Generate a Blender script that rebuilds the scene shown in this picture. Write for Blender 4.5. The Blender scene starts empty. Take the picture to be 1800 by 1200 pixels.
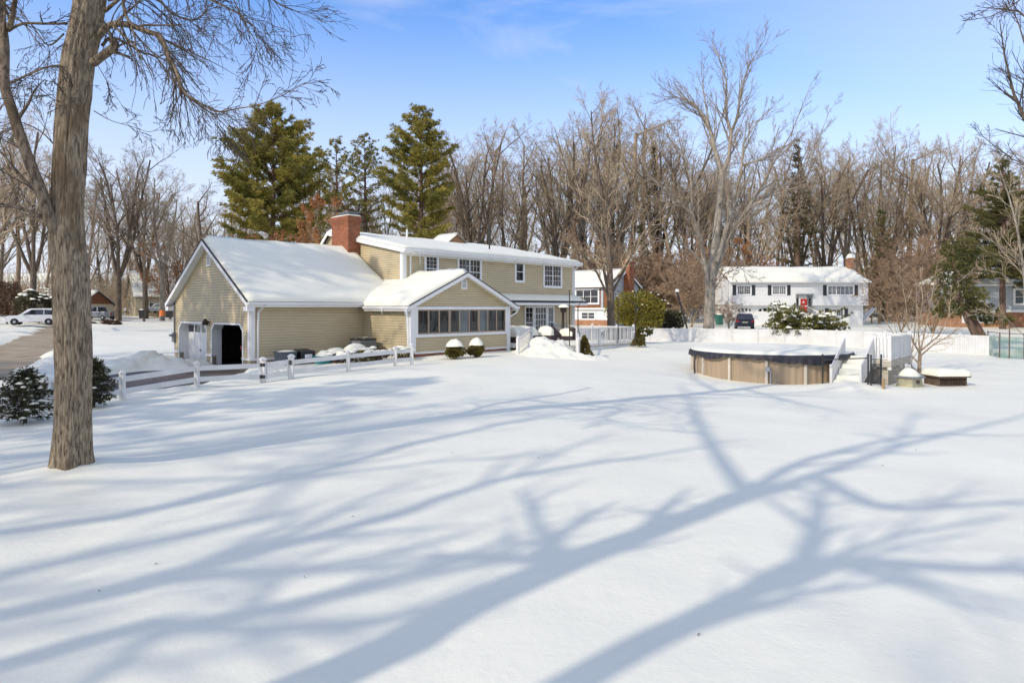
import bpy, math, random
import numpy as np
from mathutils import Vector, Matrix, noise as mnoise

SC = bpy.context.scene
COL = SC.collection
R = math.radians
V = Vector

# ------------------------------------------------------------------ camera
CAMZ, FPX, HOR = 2.81, 1150.0, 541.0
cam_d = bpy.data.cameras.new('camera')
cam = bpy.data.objects.new('camera', cam_d)
COL.objects.link(cam)
cam.location = (0, 0, CAMZ)
cam.rotation_euler = (R(90), 0, 0)
cam_d.sensor_width = 36
cam_d.lens = 36 * FPX / 1800
cam_d.shift_y = -(600 - HOR) / 1800
cam_d.clip_start = 0.1
cam_d.clip_end = 3000
SC.camera = cam

# ------------------------------------------------------------------ light
SUN_AZ = V((-0.76, -0.65))          # towards the sun, on the ground
SUN_EL = R(32)
sun_d = bpy.data.lights.new('sun', 'SUN')
sun_d.energy = 2.75
sun_d.angle = R(0.7)
sun_d.color = (1.0, 0.89, 0.75)
sun = bpy.data.objects.new('sun', sun_d)
COL.objects.link(sun)
sdir = V((SUN_AZ.x * math.cos(SUN_EL), SUN_AZ.y * math.cos(SUN_EL), math.sin(SUN_EL))).normalized()
sun.rotation_euler = sdir.to_track_quat('Z', 'Y').to_euler()
sun.location = sdir * 60

world = bpy.data.worlds.new('World')
SC.world = world
world.use_nodes = True
wn, wl = world.node_tree.nodes, world.node_tree.links
bgn = wn['Background']
sky = wn.new('ShaderNodeTexSky')
sky.sky_type = 'NISHITA'
sky.sun_disc = False
sky.sun_elevation = SUN_EL
sky.sun_rotation = math.atan2(SUN_AZ.x, SUN_AZ.y)
sky.altitude = 50
sky.air_density = 1.0
sky.dust_density = 0.6
sky.ozone_density = 2.0
tc = wn.new('ShaderNodeTexCoord')
mp = wn.new('ShaderNodeMapping')
mp.inputs['Scale'].default_value = (0.9, 1.5, 4.5)
mp.inputs['Rotation'].default_value = (R(0), R(24), R(10))
nz = wn.new('ShaderNodeTexNoise')
nz.inputs['Scale'].default_value = 1.7
nz.inputs['Detail'].default_value = 9
nz.inputs['Roughness'].default_value = 0.55
nz.inputs['Distortion'].default_value = 0.6
cr = wn.new('ShaderNodeValToRGB')
cr.color_ramp.elements[0].position = 0.50
cr.color_ramp.elements[0].color = (0, 0, 0, 1)
cr.color_ramp.elements[1].position = 0.76
cr.color_ramp.elements[1].color = (0.85, 0.85, 0.85, 1)
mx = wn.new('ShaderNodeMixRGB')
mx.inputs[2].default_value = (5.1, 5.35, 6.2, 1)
wl.new(tc.outputs['Generated'], mp.inputs['Vector'])
wl.new(mp.outputs['Vector'], nz.inputs['Vector'])
wl.new(nz.outputs['Fac'], cr.inputs['Fac'])
sp = wn.new('ShaderNodeSeparateXYZ')
wl.new(tc.outputs['Generated'], sp.inputs[0])
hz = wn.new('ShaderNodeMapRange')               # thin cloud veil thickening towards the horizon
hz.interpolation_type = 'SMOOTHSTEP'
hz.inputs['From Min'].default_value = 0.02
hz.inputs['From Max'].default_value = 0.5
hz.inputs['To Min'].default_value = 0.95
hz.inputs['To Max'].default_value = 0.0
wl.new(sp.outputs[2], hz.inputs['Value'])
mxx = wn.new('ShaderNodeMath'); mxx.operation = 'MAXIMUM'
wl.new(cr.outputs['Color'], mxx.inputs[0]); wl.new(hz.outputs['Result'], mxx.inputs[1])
def veil(axis, a, b, top):                      # white cloud mix over one side of the sky
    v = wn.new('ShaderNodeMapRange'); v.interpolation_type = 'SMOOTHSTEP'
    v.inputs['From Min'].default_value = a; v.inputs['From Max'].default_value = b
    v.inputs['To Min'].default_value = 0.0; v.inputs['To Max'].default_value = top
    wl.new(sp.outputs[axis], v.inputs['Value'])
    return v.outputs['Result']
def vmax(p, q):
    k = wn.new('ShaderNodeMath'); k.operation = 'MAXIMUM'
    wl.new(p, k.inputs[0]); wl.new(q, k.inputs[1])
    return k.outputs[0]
wl.new(vmax(vmax(mxx.outputs[0], veil(1, 0.4, -0.3, 0.72)), veil(0, -0.1, 0.75, 0.55)), mx.inputs[0])  # unseen cloud behind the camera is added to whiten the ambient light
hsv = wn.new('ShaderNodeHueSaturation')
hsv.inputs['Saturation'].default_value = 1.32
hsv.inputs['Hue'].default_value = 0.51
hsv.inputs['Value'].default_value = 1.7
wl.new(sky.outputs['Color'], hsv.inputs['Color'])
wl.new(hsv.outputs['Color'], mx.inputs[1])
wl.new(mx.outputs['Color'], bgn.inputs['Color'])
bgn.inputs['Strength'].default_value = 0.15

SC.view_settings.view_transform = 'Standard'
SC.view_settings.look = 'None'
SC.view_settings.exposure = 0.13
SC.view_settings.gamma = 1.0

# ------------------------------------------------------------------ materials
def nmat(name):
    m = bpy.data.materials.new(name)
    m.use_nodes = True
    nt = m.node_tree
    return m, nt.nodes, nt.links, nt.nodes['Principled BSDF']

def coords(n, l, scale=(1, 1, 1), kind='Object'):
    t = n.new('ShaderNodeTexCoord')
    p = n.new('ShaderNodeMapping')
    p.inputs['Scale'].default_value = scale
    l.new(t.outputs[kind], p.inputs['Vector'])
    return p.outputs['Vector']

def mat(name, c1, c2=None, rough=0.6, nscale=3.0, stretch=(1, 1, 1), bump=0.0, bscale=None, spec=0.5, metal=0.0, detail=5, lo=0.35, hi=0.65, rnd=0.0):
    """Principled surface whose colour wanders between c1 and c2, with an optional noise bump."""
    m, n, l, b = nmat(name)
    b.inputs['Roughness'].default_value = rough
    b.inputs['Specular IOR Level'].default_value = spec
    b.inputs['Metallic'].default_value = metal
    c2 = c2 or tuple(x * 0.85 for x in c1)
    vec = coords(n, l, stretch)
    t = n.new('ShaderNodeTexNoise')
    t.inputs['Scale'].default_value = nscale
    t.inputs['Detail'].default_value = detail
    l.new(vec, t.inputs['Vector'])
    r = n.new('ShaderNodeValToRGB')
    r.color_ramp.elements[0].position = lo
    r.color_ramp.elements[0].color = (*c1, 1)
    r.color_ramp.elements[1].position = hi
    r.color_ramp.elements[1].color = (*c2, 1)
    l.new(t.outputs['Fac'], r.inputs['Fac'])
    out = r.outputs['Color']
    if rnd:
        oi = n.new('ShaderNodeObjectInfo')
        mr = n.new('ShaderNodeMapRange')
        mr.inputs['To Min'].default_value = 1 - rnd
        mr.inputs['To Max'].default_value = 1 + rnd
        l.new(oi.outputs['Random'], mr.inputs['Value'])
        hs = n.new('ShaderNodeHueSaturation')
        l.new(mr.outputs['Result'], hs.inputs['Value'])
        l.new(out, hs.inputs['Color'])
        out = hs.outputs['Color']
    l.new(out, b.inputs['Base Color'])
    if bump:
        t2 = n.new('ShaderNodeTexNoise')
        t2.inputs['Scale'].default_value = bscale or nscale * 3
        t2.inputs['Detail'].default_value = 6
        l.new(vec, t2.inputs['Vector'])
        bp = n.new('ShaderNodeBump')
        bp.inputs['Strength'].default_value = bump
        bp.inputs['Distance'].default_value = 0.05
        l.new(t2.outputs['Fac'], bp.inputs['Height'])
        l.new(bp.outputs['Normal'], b.inputs['Normal'])
    return m

def brick_mat(name, c1, c2, mortar, sc=1.0):
    m, n, l, b = nmat(name)
    t = n.new('ShaderNodeTexCoord')
    s = n.new('ShaderNodeSeparateXYZ')
    l.new(t.outputs['Object'], s.inputs[0])
    a = n.new('ShaderNodeMath')
    l.new(s.outputs[0], a.inputs[0])
    l.new(s.outputs[1], a.inputs[1])
    c = n.new('ShaderNodeCombineXYZ')
    l.new(a.outputs[0], c.inputs[0])
    l.new(s.outputs[2], c.inputs[1])
    k = n.new('ShaderNodeTexBrick')
    k.inputs['Scale'].default_value = sc
    k.inputs['Brick Width'].default_value = 0.22
    k.inputs['Row Height'].default_value = 0.075
    k.inputs['Mortar Size'].default_value = 0.009
    k.inputs['Color1'].default_value = (*c1, 1)
    k.inputs['Color2'].default_value = (*c2, 1)
    k.inputs['Mortar'].default_value = (*mortar, 1)
    l.new(c.outputs[0], k.inputs['Vector'])
    nz = n.new('ShaderNodeTexNoise')
    nz.inputs['Scale'].default_value = 1.6
    nz.inputs['Detail'].default_value = 6
    l.new(t.outputs['Object'], nz.inputs['Vector'])
    mm = n.new('ShaderNodeMixRGB')
    mm.blend_type = 'MULTIPLY'
    mm.inputs[0].default_value = 0.7
    rr = n.new('ShaderNodeValToRGB')
    rr.color_ramp.elements[0].position = 0.3
    rr.color_ramp.elements[0].color = (0.55, 0.5, 0.5, 1)
    rr.color_ramp.elements[1].position = 0.65
    l.new(nz.outputs['Fac'], rr.inputs['Fac'])
    l.new(k.outputs['Color'], mm.inputs[1])
    l.new(rr.outputs['Color'], mm.inputs[2])
    l.new(mm.outputs['Color'], b.inputs['Base Color'])
    b.inputs['Roughness'].default_value = 0.85
    bp = n.new('ShaderNodeBump')
    bp.inputs['Strength'].default_value = 0.6
    bp.inputs['Distance'].default_value = 0.01
    bp.invert = True
    l.new(k.outputs['Fac'], bp.inputs['Height'])
    l.new(bp.outputs['Normal'], b.inputs['Normal'])
    return m

def snow_mat(name, fine=0.25):
    m, n, l, b = nmat(name)
    b.inputs['Roughness'].default_value = 0.55
    b.inputs['Specular IOR Level'].default_value = 0.25
    vec = coords(n, l)
    t = n.new('ShaderNodeTexNoise')
    t.inputs['Scale'].default_value = 0.35
    t.inputs['Detail'].default_value = 6
    l.new(vec, t.inputs['Vector'])
    r = n.new('ShaderNodeValToRGB')
    r.color_ramp.elements[0].position = 0.3
    r.color_ramp.elements[0].color = (0.84, 0.82, 0.68, 1)
    r.color_ramp.elements[1].position = 0.7
    r.color_ramp.elements[1].color = (0.885, 0.865, 0.715, 1)
    l.new(t.outputs['Fac'], r.inputs['Fac'])
    l.new(r.outputs['Color'], b.inputs['Base Color'])
    t1 = n.new('ShaderNodeTexNoise')
    t1.inputs['Scale'].default_value = 1.3
    t1.inputs['Detail'].default_value = 8
    t1.inputs['Roughness'].default_value = 0.62
    l.new(vec, t1.inputs['Vector'])
    bp = n.new('ShaderNodeBump')
    bp.inputs['Strength'].default_value = fine
    bp.inputs['Distance'].default_value = 0.09
    l.new(t1.outputs['Fac'], bp.inputs['Height'])
    t2 = n.new('ShaderNodeTexNoise')
    t2.inputs['Scale'].default_value = 14.0
    t2.inputs['Detail'].default_value = 5
    t2.inputs['Roughness'].default_value = 0.7
    l.new(vec, t2.inputs['Vector'])
    bp2 = n.new('ShaderNodeBump')
    bp2.inputs['Strength'].default_value = 0.22
    bp2.inputs['Distance'].default_value = 0.02
    l.new(t2.outputs['Fac'], bp2.inputs['Height'])
    l.new(bp.outputs['Normal'], bp2.inputs['Normal'])
    l.new(bp2.outputs['Normal'], b.inputs['Normal'])
    return m

def bark_mat(name, c1, c2, c3=None, zs=0.16, sc=16.0, bump=0.9, moss=None, rnd=0.12):
    m, n, l, b = nmat(name)
    b.inputs['Roughness'].default_value = 0.9
    b.inputs['Specular IOR Level'].default_value = 0.15
    vec = coords(n, l, (1, 1, zs))
    t = n.new('ShaderNodeTexNoise')
    t.inputs['Scale'].default_value = sc
    t.inputs['Detail'].default_value = 7
    t.inputs['Roughness'].default_value = 0.65
    t.inputs['Distortion'].default_value = 0.5
    l.new(vec, t.inputs['Vector'])
    r = n.new('ShaderNodeValToRGB')
    r.color_ramp.elements[0].position = 0.36
    r.color_ramp.elements[0].color = (*c1, 1)
    r.color_ramp.elements[1].position = 0.6
    r.color_ramp.elements[1].color = (*c2, 1)
    l.new(t.outputs['Fac'], r.inputs['Fac'])
    out = r.outputs['Color']
    vec2 = coords(n, l, (1, 1, 0.6))
    t3 = n.new('ShaderNodeTexNoise')
    t3.inputs['Scale'].default_value = 1.8
    t3.inputs['Detail'].default_value = 5
    l.new(vec2, t3.inputs['Vector'])
    r3 = n.new('ShaderNodeValToRGB')
    r3.color_ramp.elements[0].position = 0.52
    r3.color_ramp.elements[0].color = (0, 0, 0, 1)
    r3.color_ramp.elements[1].position = 0.68
    r3.color_ramp.elements[1].color = (0.75, 0.75, 0.75, 1)
    l.new(t3.outputs['Fac'], r3.inputs['Fac'])
    mm = n.new('ShaderNodeMixRGB')
    mm.inputs[2].default_value = (*(moss or tuple(x * 0.7 for x in c2)), 1)
    l.new(r3.outputs['Color'], mm.inputs[0])
    l.new(out, mm.inputs[1])
    oi = n.new('ShaderNodeObjectInfo')
    mr = n.new('ShaderNodeMapRange')
    mr.inputs['To Min'].default_value = 1 - rnd
    mr.inputs['To Max'].default_value = 1 + rnd
    l.new(oi.outputs['Random'], mr.inputs['Value'])
    hs = n.new('ShaderNodeHueSaturation')
    l.new(mr.outputs['Result'], hs.inputs['Value'])
    l.new(mm.outputs['Color'], hs.inputs['Color'])
    l.new(hs.outputs['Color'], b.inputs['Base Color'])
    if bump:
        bp = n.new('ShaderNodeBump')
        bp.inputs['Strength'].default_value = bump
        bp.inputs['Distance'].default_value = 0.03
        l.new(t.outputs['Fac'], bp.inputs['Height'])
        l.new(bp.outputs['Normal'], b.inputs['Normal'])
    return m

def glass_mat(name, c=(0.012, 0.014, 0.018), rough=0.03):
    m, n, l, b = nmat(name)
    b.inputs['Base Color'].default_value = (*c, 1)
    b.inputs['Roughness'].default_value = rough
    b.inputs['Specular IOR Level'].default_value = 0.7
    b.inputs['IOR'].default_value = 1.6
    vec = coords(n, l)
    t = n.new('ShaderNodeTexNoise')
    t.inputs['Scale'].default_value = 1.2
    l.new(vec, t.inputs['Vector'])
    bp = n.new('ShaderNodeBump')
    bp.inputs['Strength'].default_value = 0.012
    bp.inputs['Distance'].default_value = 0.05
    l.new(t.outputs['Fac'], bp.inputs['Height'])
    l.new(bp.outputs['Normal'], b.inputs['Normal'])
    return m

M = dict(
    snow=snow_mat('snow', 0.28),
    roof_snow=snow_mat('roof_snow', 0.2),
    lumpy_snow=snow_mat('lumpy_snow', 0.8),
    siding=mat('tan_siding', (0.56, 0.465, 0.29), (0.505, 0.42, 0.26), 0.55, 0.9, (1, 1, 3)),
    white=mat('white_trim', (0.80, 0.80, 0.79), (0.74, 0.74, 0.73), 0.45, 1.2),
    vinyl=mat('white_vinyl', (0.72, 0.715, 0.70), (0.62, 0.615, 0.59), 0.4, 1.5),
    concrete=mat('painted_foundation', (0.40, 0.34, 0.23), (0.33, 0.28, 0.2), 0.8, 4, bump=0.3),
    brick=brick_mat('red_brick', (0.40, 0.125, 0.04), (0.25, 0.065, 0.025), (0.27, 0.17, 0.11)),
    brick2=brick_mat('orange_brick', (0.50, 0.21, 0.08), (0.38, 0.15, 0.06), (0.42, 0.33, 0.25)),
    shingle=mat('dark_shingle', (0.06, 0.06, 0.065), (0.035, 0.035, 0.04), 0.85, 8, bump=0.4),
    glass=glass_mat('window_glass', (0.012, 0.016, 0.022)),
    sunglass=glass_mat('sunroom_glass', (0.010, 0.014, 0.018), 0.02),
    glass2=glass_mat('curtained_glass', (0.09, 0.115, 0.13), 0.05),
    tanframe=mat('tan_window_frame', (0.33, 0.26, 0.19), None, 0.5),
    asphalt=mat('wet_asphalt', (0.065, 0.049, 0.034), (0.15, 0.113, 0.078), 0.6, 1.1, bump=0.3, bscale=25),
    road=mat('salted_road', (0.29, 0.225, 0.135), (0.42, 0.335, 0.215), 0.75, 0.9, bump=0.3, bscale=18),
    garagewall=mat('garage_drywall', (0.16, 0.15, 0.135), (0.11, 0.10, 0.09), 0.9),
    dark=mat('dark_backing', (0.035, 0.033, 0.032), (0.02, 0.02, 0.02), 0.9),
    black=mat('black_metal', (0.02, 0.02, 0.022), (0.035, 0.035, 0.035), 0.4),
    bronze=mat('bronze_metal', (0.06, 0.04, 0.03), (0.04, 0.028, 0.022), 0.4, metal=0.4),
    grey=mat('grey_metal', (0.22, 0.23, 0.24), (0.17, 0.18, 0.19), 0.45),
    steel=mat('galvanised_steel', (0.45, 0.46, 0.47), (0.38, 0.39, 0.4), 0.4, metal=0.6),
    poolwall=mat('tan_pool_wall', (0.39, 0.30, 0.20), (0.31, 0.235, 0.155), 0.5, 1.2, (1, 1, 0.2)),
    poolpost=mat('pool_upright', (0.58, 0.53, 0.45), (0.5, 0.45, 0.38), 0.5),
    cover=mat('black_pool_cover', (0.018, 0.019, 0.026), (0.03, 0.03, 0.036), 0.55, 5, bump=0.5),
    poolrail=mat('yellowed_top_rail', (0.42, 0.34, 0.14), (0.33, 0.28, 0.13), 0.6, 4),
    oldwood=mat('weathered_wood', (0.52, 0.48, 0.40), (0.36, 0.33, 0.27), 0.85, 3, (1, 1, 6), bump=0.3),
    stake=mat('stake_wood', (0.36, 0.25, 0.15), (0.28, 0.19, 0.11), 0.85, 6, (4, 4, 1), bump=0.3),
    hive=mat('cream_box_paint', (0.48, 0.45, 0.31), (0.36, 0.34, 0.22), 0.75, 4, bump=0.2),
    brownwood=mat('brown_wood', (0.13, 0.09, 0.06), (0.08, 0.055, 0.04), 0.8, 5),
    housewhite=mat('white_house_siding', (0.80, 0.80, 0.78), (0.75, 0.75, 0.73), 0.5, 0.8),
    shutter=mat('charcoal_shutter', (0.04, 0.042, 0.048), (0.03, 0.03, 0.034), 0.5),
    reddoor=mat('red_door', (0.55, 0.02, 0.02), (0.46, 0.015, 0.015), 0.4),
    shake=mat('cedar_shake', (0.26, 0.11, 0.045), (0.15, 0.065, 0.03), 0.85, 2.5, (3, 3, 6)),
    greysiding=mat('grey_blue_siding', (0.42, 0.46, 0.50), None, 0.6, 1.0, (1, 1, 4)),
    yellowsiding=mat('pale_yellow_siding', (0.60, 0.52, 0.36), (0.54, 0.46, 0.31), 0.6, 1.0),
    needle=mat('pine_needles', (0.33, 0.275, 0.06), (0.17, 0.165, 0.04), 0.7, 0.35, spec=0.2, lo=0.4, hi=0.62),
    spruce=mat('spruce_needles', (0.085, 0.078, 0.032), (0.045, 0.05, 0.02), 0.75, 0.4, spec=0.2),
    cedarleaf=mat('cedar_sprays', (0.15, 0.135, 0.045), (0.075, 0.08, 0.027), 0.75, 0.7, spec=0.2),
    boxleaf=mat('boxwood_leaves', (0.19, 0.15, 0.035), (0.095, 0.085, 0.022), 0.6, 2.5, spec=0.25),
    rhodo=mat('rhododendron_leaves', (0.32, 0.27, 0.045), (0.17, 0.155, 0.03), 0.5, 0.9, spec=0.3),
    juniper=mat('juniper_sprays', (0.17, 0.16, 0.04), (0.085, 0.09, 0.024), 0.7, 1.1, spec=0.2),
    darkleaf=mat('dark_evergreen_leaves', (0.085, 0.08, 0.04), (0.045, 0.048, 0.025), 0.6, 1.5, spec=0.25),
    beech=mat('dry_beech_leaves', (0.42, 0.19, 0.075), (0.30, 0.13, 0.055), 0.8, 0.5, spec=0.15),
    hedge=mat('brown_hedge_twigs', (0.14, 0.075, 0.045), (0.085, 0.05, 0.035), 0.85, 0.8, spec=0.1),
    barklimb=bark_mat('limb_bark', (0.065, 0.05, 0.036), (0.27, 0.215, 0.155), zs=0.35, sc=13, bump=0.9, moss=(0.10, 0.075, 0.045)),
    bark=bark_mat('grey_brown_bark', (0.15, 0.115, 0.08), (0.38, 0.295, 0.205), zs=0.2, sc=6, bump=0.4),
    barkhero=bark_mat('furrowed_bark', (0.08, 0.062, 0.044), (0.40, 0.325, 0.232), zs=0.15, sc=34, moss=(0.15, 0.105, 0.06), bump=1.0),
    barkpale=bark_mat('pale_grey_bark', (0.16, 0.14, 0.11), (0.38, 0.335, 0.27), zs=0.4, sc=3.5, bump=0.3),
    barkdark=bark_mat('dark_bark', (0.06, 0.047, 0.036), (0.19, 0.148, 0.11), zs=0.25, sc=8, bump=0.4),
    barkred=bark_mat('pine_bark', (0.09, 0.06, 0.045), (0.19, 0.125, 0.09), zs=0.25, sc=6, bump=0.4),
    twig=bark_mat('brown_twigs', (0.32, 0.25, 0.165), (0.52, 0.415, 0.285), zs=0.5, sc=2, bump=0, rnd=0.22),
    twigred=bark_mat('red_brown_twigs', (0.23, 0.155, 0.10), (0.42, 0.295, 0.195), zs=0.5, sc=2, bump=0, rnd=0.2),
    twiggrey=bark_mat('grey_twigs', (0.20, 0.165, 0.125), (0.36, 0.295, 0.225), zs=0.5, sc=2, bump=0, rnd=0.2),
    twigdark=bark_mat('dark_twigs', (0.05, 0.04, 0.033), (0.11, 0.088, 0.068), zs=0.5, sc=2, bump=0),
    carwhite=mat('white_car_paint', (0.72, 0.73, 0.74), (0.70, 0.71, 0.72), 0.25),
    carnavy=mat('navy_car_paint', (0.02, 0.024, 0.05), (0.018, 0.02, 0.042), 0.25),
    cargrey=mat('grey_car_paint', (0.16, 0.18, 0.21), (0.15, 0.17, 0.2), 0.3),
    rubber=mat('tyre_rubber', (0.02, 0.02, 0.02), None, 0.85),
    redlight=mat('red_lamp_plastic', (0.45, 0.02, 0.02), None, 0.25),
    clearlight=mat('clear_lamp_plastic', (0.7, 0.72, 0.74), None, 0.2),
    plate=mat('pale_plate', (0.62, 0.58, 0.30), None, 0.5),
    binblue=mat('slate_bin_plastic', (0.07, 0.09, 0.11), (0.055, 0.07, 0.09), 0.5),
    binblack=mat('black_bin_plastic', (0.02, 0.02, 0.022), None, 0.5),
    bingreen=mat('green_bin_plastic', (0.03, 0.14, 0.10), None, 0.5),
    teal=mat('teal_plastic', (0.02, 0.22, 0.24), None, 0.4),
    orange=mat('orange_plastic', (0.75, 0.18, 0.03), None, 0.5),
    cloth=mat('dark_cushion', (0.07, 0.045, 0.045), (0.045, 0.03, 0.032), 0.9, 6, bump=0.4),
    whitecloth=mat('white_tarpaulin', (0.72, 0.72, 0.71), (0.64, 0.64, 0.64), 0.6, 2, bump=0.3),
    pole=mat('utility_pole_wood', (0.22, 0.17, 0.125), (0.15, 0.115, 0.085), 0.9, 5, (3, 3, 0.4)),
    ice=mat('icicle_ice', (0.75, 0.80, 0.84), None, 0.1),
    net=None,
)
m_, n_, l_, b_ = nmat('green_netting')
b_.inputs['Base Color'].default_value = (0.10, 0.22, 0.17, 1)
b_.inputs['Roughness'].default_value = 0.7
vec_ = coords(n_, l_)
t_ = n_.new('ShaderNodeTexNoise')
t_.inputs['Scale'].default_value = 1.5
l_.new(vec_, t_.inputs['Vector'])
r_ = n_.new('ShaderNodeMapRange')
r_.inputs['From Min'].default_value = 0.35
r_.inputs['From Max'].default_value = 0.65
r_.inputs['To Min'].default_value = 0.35
r_.inputs['To Max'].default_value = 0.75
l_.new(t_.outputs['Fac'], r_.inputs['Value'])
l_.new(r_.outputs['Result'], b_.inputs['Alpha'])
M['net'] = m_

# ------------------------------------------------------------------ object helpers
def tag(o, label=None, cat=None, group=None, kind=None):
    if label: o['label'] = label
    if cat: o['category'] = cat
    if group: o['group'] = group
    if kind: o['kind'] = kind
    return o

def thing(name, label, cat, loc=(0, 0, 0), rz=0.0, group=None):
    o = bpy.data.objects.new(name, None)
    COL.objects.link(o)
    o.location = loc
    o.rotation_euler = (0, 0, rz)
    o.empty_display_size = 0.3
    return tag(o, label, cat, group)

class MB:
    def __init__(s):
        s.v, s.f, s.mi, s.cur = [], [], [], 0
    def add(s, pts, faces):
        k = len(s.v)
        s.v.extend([tuple(p) for p in pts])
        for f in faces:
            s.f.append([k + i for i in f])
            s.mi.append(s.cur)
    def poly(s, *pts):
        s.add(pts, [list(range(len(pts)))])
    def hexa(s, b, t):
        s.add(list(b) + list(t), [(0, 3, 2, 1), (4, 5, 6, 7), (0, 1, 5, 4), (1, 2, 6, 5), (2, 3, 7, 6), (3, 0, 4, 7)])
    def box(s, x0, x1, y0, y1, z0, z1):
        s.hexa([(x0, y0, z0), (x1, y0, z0), (x1, y1, z0), (x0, y1, z0)], [(x0, y0, z1), (x1, y0, z1), (x1, y1, z1), (x0, y1, z1)])
    def wbox(s, W, s0, s1, z0, z1, t0, t1):
        """box on a wall W=(origin, along, normal): s along the wall, z up, t out of the wall"""
        o, d, n = W
        g = lambda a, z, t: o + d * a + n * t + V((0, 0, z))
        s.hexa([g(s0, z0, t0), g(s1, z0, t0), g(s1, z0, t1), g(s0, z0, t1)], [g(s0, z1, t0), g(s1, z1, t0), g(s1, z1, t1), g(s0, z1, t1)])
    def bar(s, p, q, w, h, up=(0, 0, 1)):
        """straight bar p->q, w wide sideways, h along up (centred)"""
        p, q, up = V(p), V(q), V(up)
        d = (q - p).normalized()
        side = d.cross(up)
        if side.length < 1e-5: side = V((1, 0, 0))
        side.normalize()
        u = side.cross(d).normalized()
        a, b = side * w / 2, u * h / 2
        s.hexa([p - a - b, p + a - b, q + a - b, q - a - b], [p - a + b, p + a + b, q + a + b, q - a + b])
    def tube(s, pts, rad, n=4, cap=False):
        pts = [V(p) for p in pts]
        k0 = len(s.v)
        u = None
        m = len(pts)
        for i, p in enumerate(pts):
            d = (pts[min(i + 1, m - 1)] - pts[max(i - 1, 0)])
            if d.length < 1e-9: d = V((0, 0, 1))
            d.normalize()
            if u is None:
                u = d.orthogonal().normalized()
            else:
                u = u - d * u.dot(d)
                if u.length < 1e-6: u = d.orthogonal()
                u.normalize()
            w = d.cross(u)
            r = rad[i] if hasattr(rad, '__len__') else rad
            for j in range(n):
                a = 2 * math.pi * j / n
                c, e = math.cos(a) * r, math.sin(a) * r
                s.v.append((p.x + u.x * c + w.x * e, p.y + u.y * c + w.y * e, p.z + u.z * c + w.z * e))
        for i in range(m - 1):
            a = k0 + i * n
            for j in range(n):
                j2 = (j + 1) % n
                s.f.append([a + j, a + j2, a + n + j2, a + n + j])
                s.mi.append(s.cur)
        if cap:
            s.f.append([k0 + j for j in range(n)][::-1]); s.mi.append(s.cur)
            s.f.append([k0 + (m - 1) * n + j for j in range(n)]); s.mi.append(s.cur)
    def lathe(s, prof, n=16, c=(0, 0, 0)):
        """profile of (radius, z) turned round z at c"""
        k0 = len(s.v)
        for r, z in prof:
            for j in range(n):
                a = 2 * math.pi * j / n
                s.v.append((c[0] + r * math.cos(a), c[1] + r * math.sin(a), c[2] + z))
        for i in range(len(prof) - 1):
            a = k0 + i * n
            for j in range(n):
                j2 = (j + 1) % n
                s.f.append([a + j, a + j2, a + n + j2, a + n + j]); s.mi.append(s.cur)
        s.f.append([k0 + j for j in range(n)][::-1]); s.mi.append(s.cur)
        s.f.append([k0 + (len(prof) - 1) * n + j for j in range(n)]); s.mi.append(s.cur)
    def build(s, name, mats, parent=None, smooth=False, bevel=0.0):
        me = bpy.data.meshes.new(name)
        me.from_pydata(s.v, [], s.f)
        mats = mats if isinstance(mats, (list, tuple)) else [mats]
        for m in mats: me.materials.append(m)
        if len(mats) > 1: me.polygons.foreach_set('material_index', s.mi)
        if smooth: me.polygons.foreach_set('use_smooth', [True] * len(me.polygons))
        me.update()
        o = bpy.data.objects.new(name, me)
        COL.objects.link(o)
        if parent is not None: o.parent = parent
        if bevel:
            b = o.modifiers.new('bevel', 'BEVEL')
            b.width = bevel; b.segments = 2; b.limit_method = 'ANGLE'
        return o

KIDS = {}
def copy_tree(o, parent=None):
    """a thing and copies of its parts (mesh data shared)"""
    c = o.copy()
    COL.objects.link(c)
    if parent is not None:
        c.parent = parent
    for ch in list(o.children):
        copy_tree(ch, c)
    return c

def at(x, y, Y):
    """a point seen at pixel (x, y) of the 1800 px photograph, Y metres away"""
    return V(((x - 900) * Y / FPX, Y, CAMZ - (y - HOR) * Y / FPX))

def fb(x, y, sc, seed=0.0, oct=4):
    return mnoise.fractal(V((x * sc, y * sc, seed)), 1.0, 2.0, oct)

# ------------------------------------------------------------------ house frame
UH = V((0.6778, 0.7353, 0))
VH = V((-0.7353, 0.6778, 0))
P0 = V((-11.6, 29.0, 0))
HROT = math.atan2(UH.y, UH.x)
def hw(a, b, z=0.0):
    return P0 + UH * a + VH * b + V((0, 0, z))
def wh(x, y):
    d = V((x, y, 0)) - P0
    return d.dot(UH), d.dot(VH)

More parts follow.
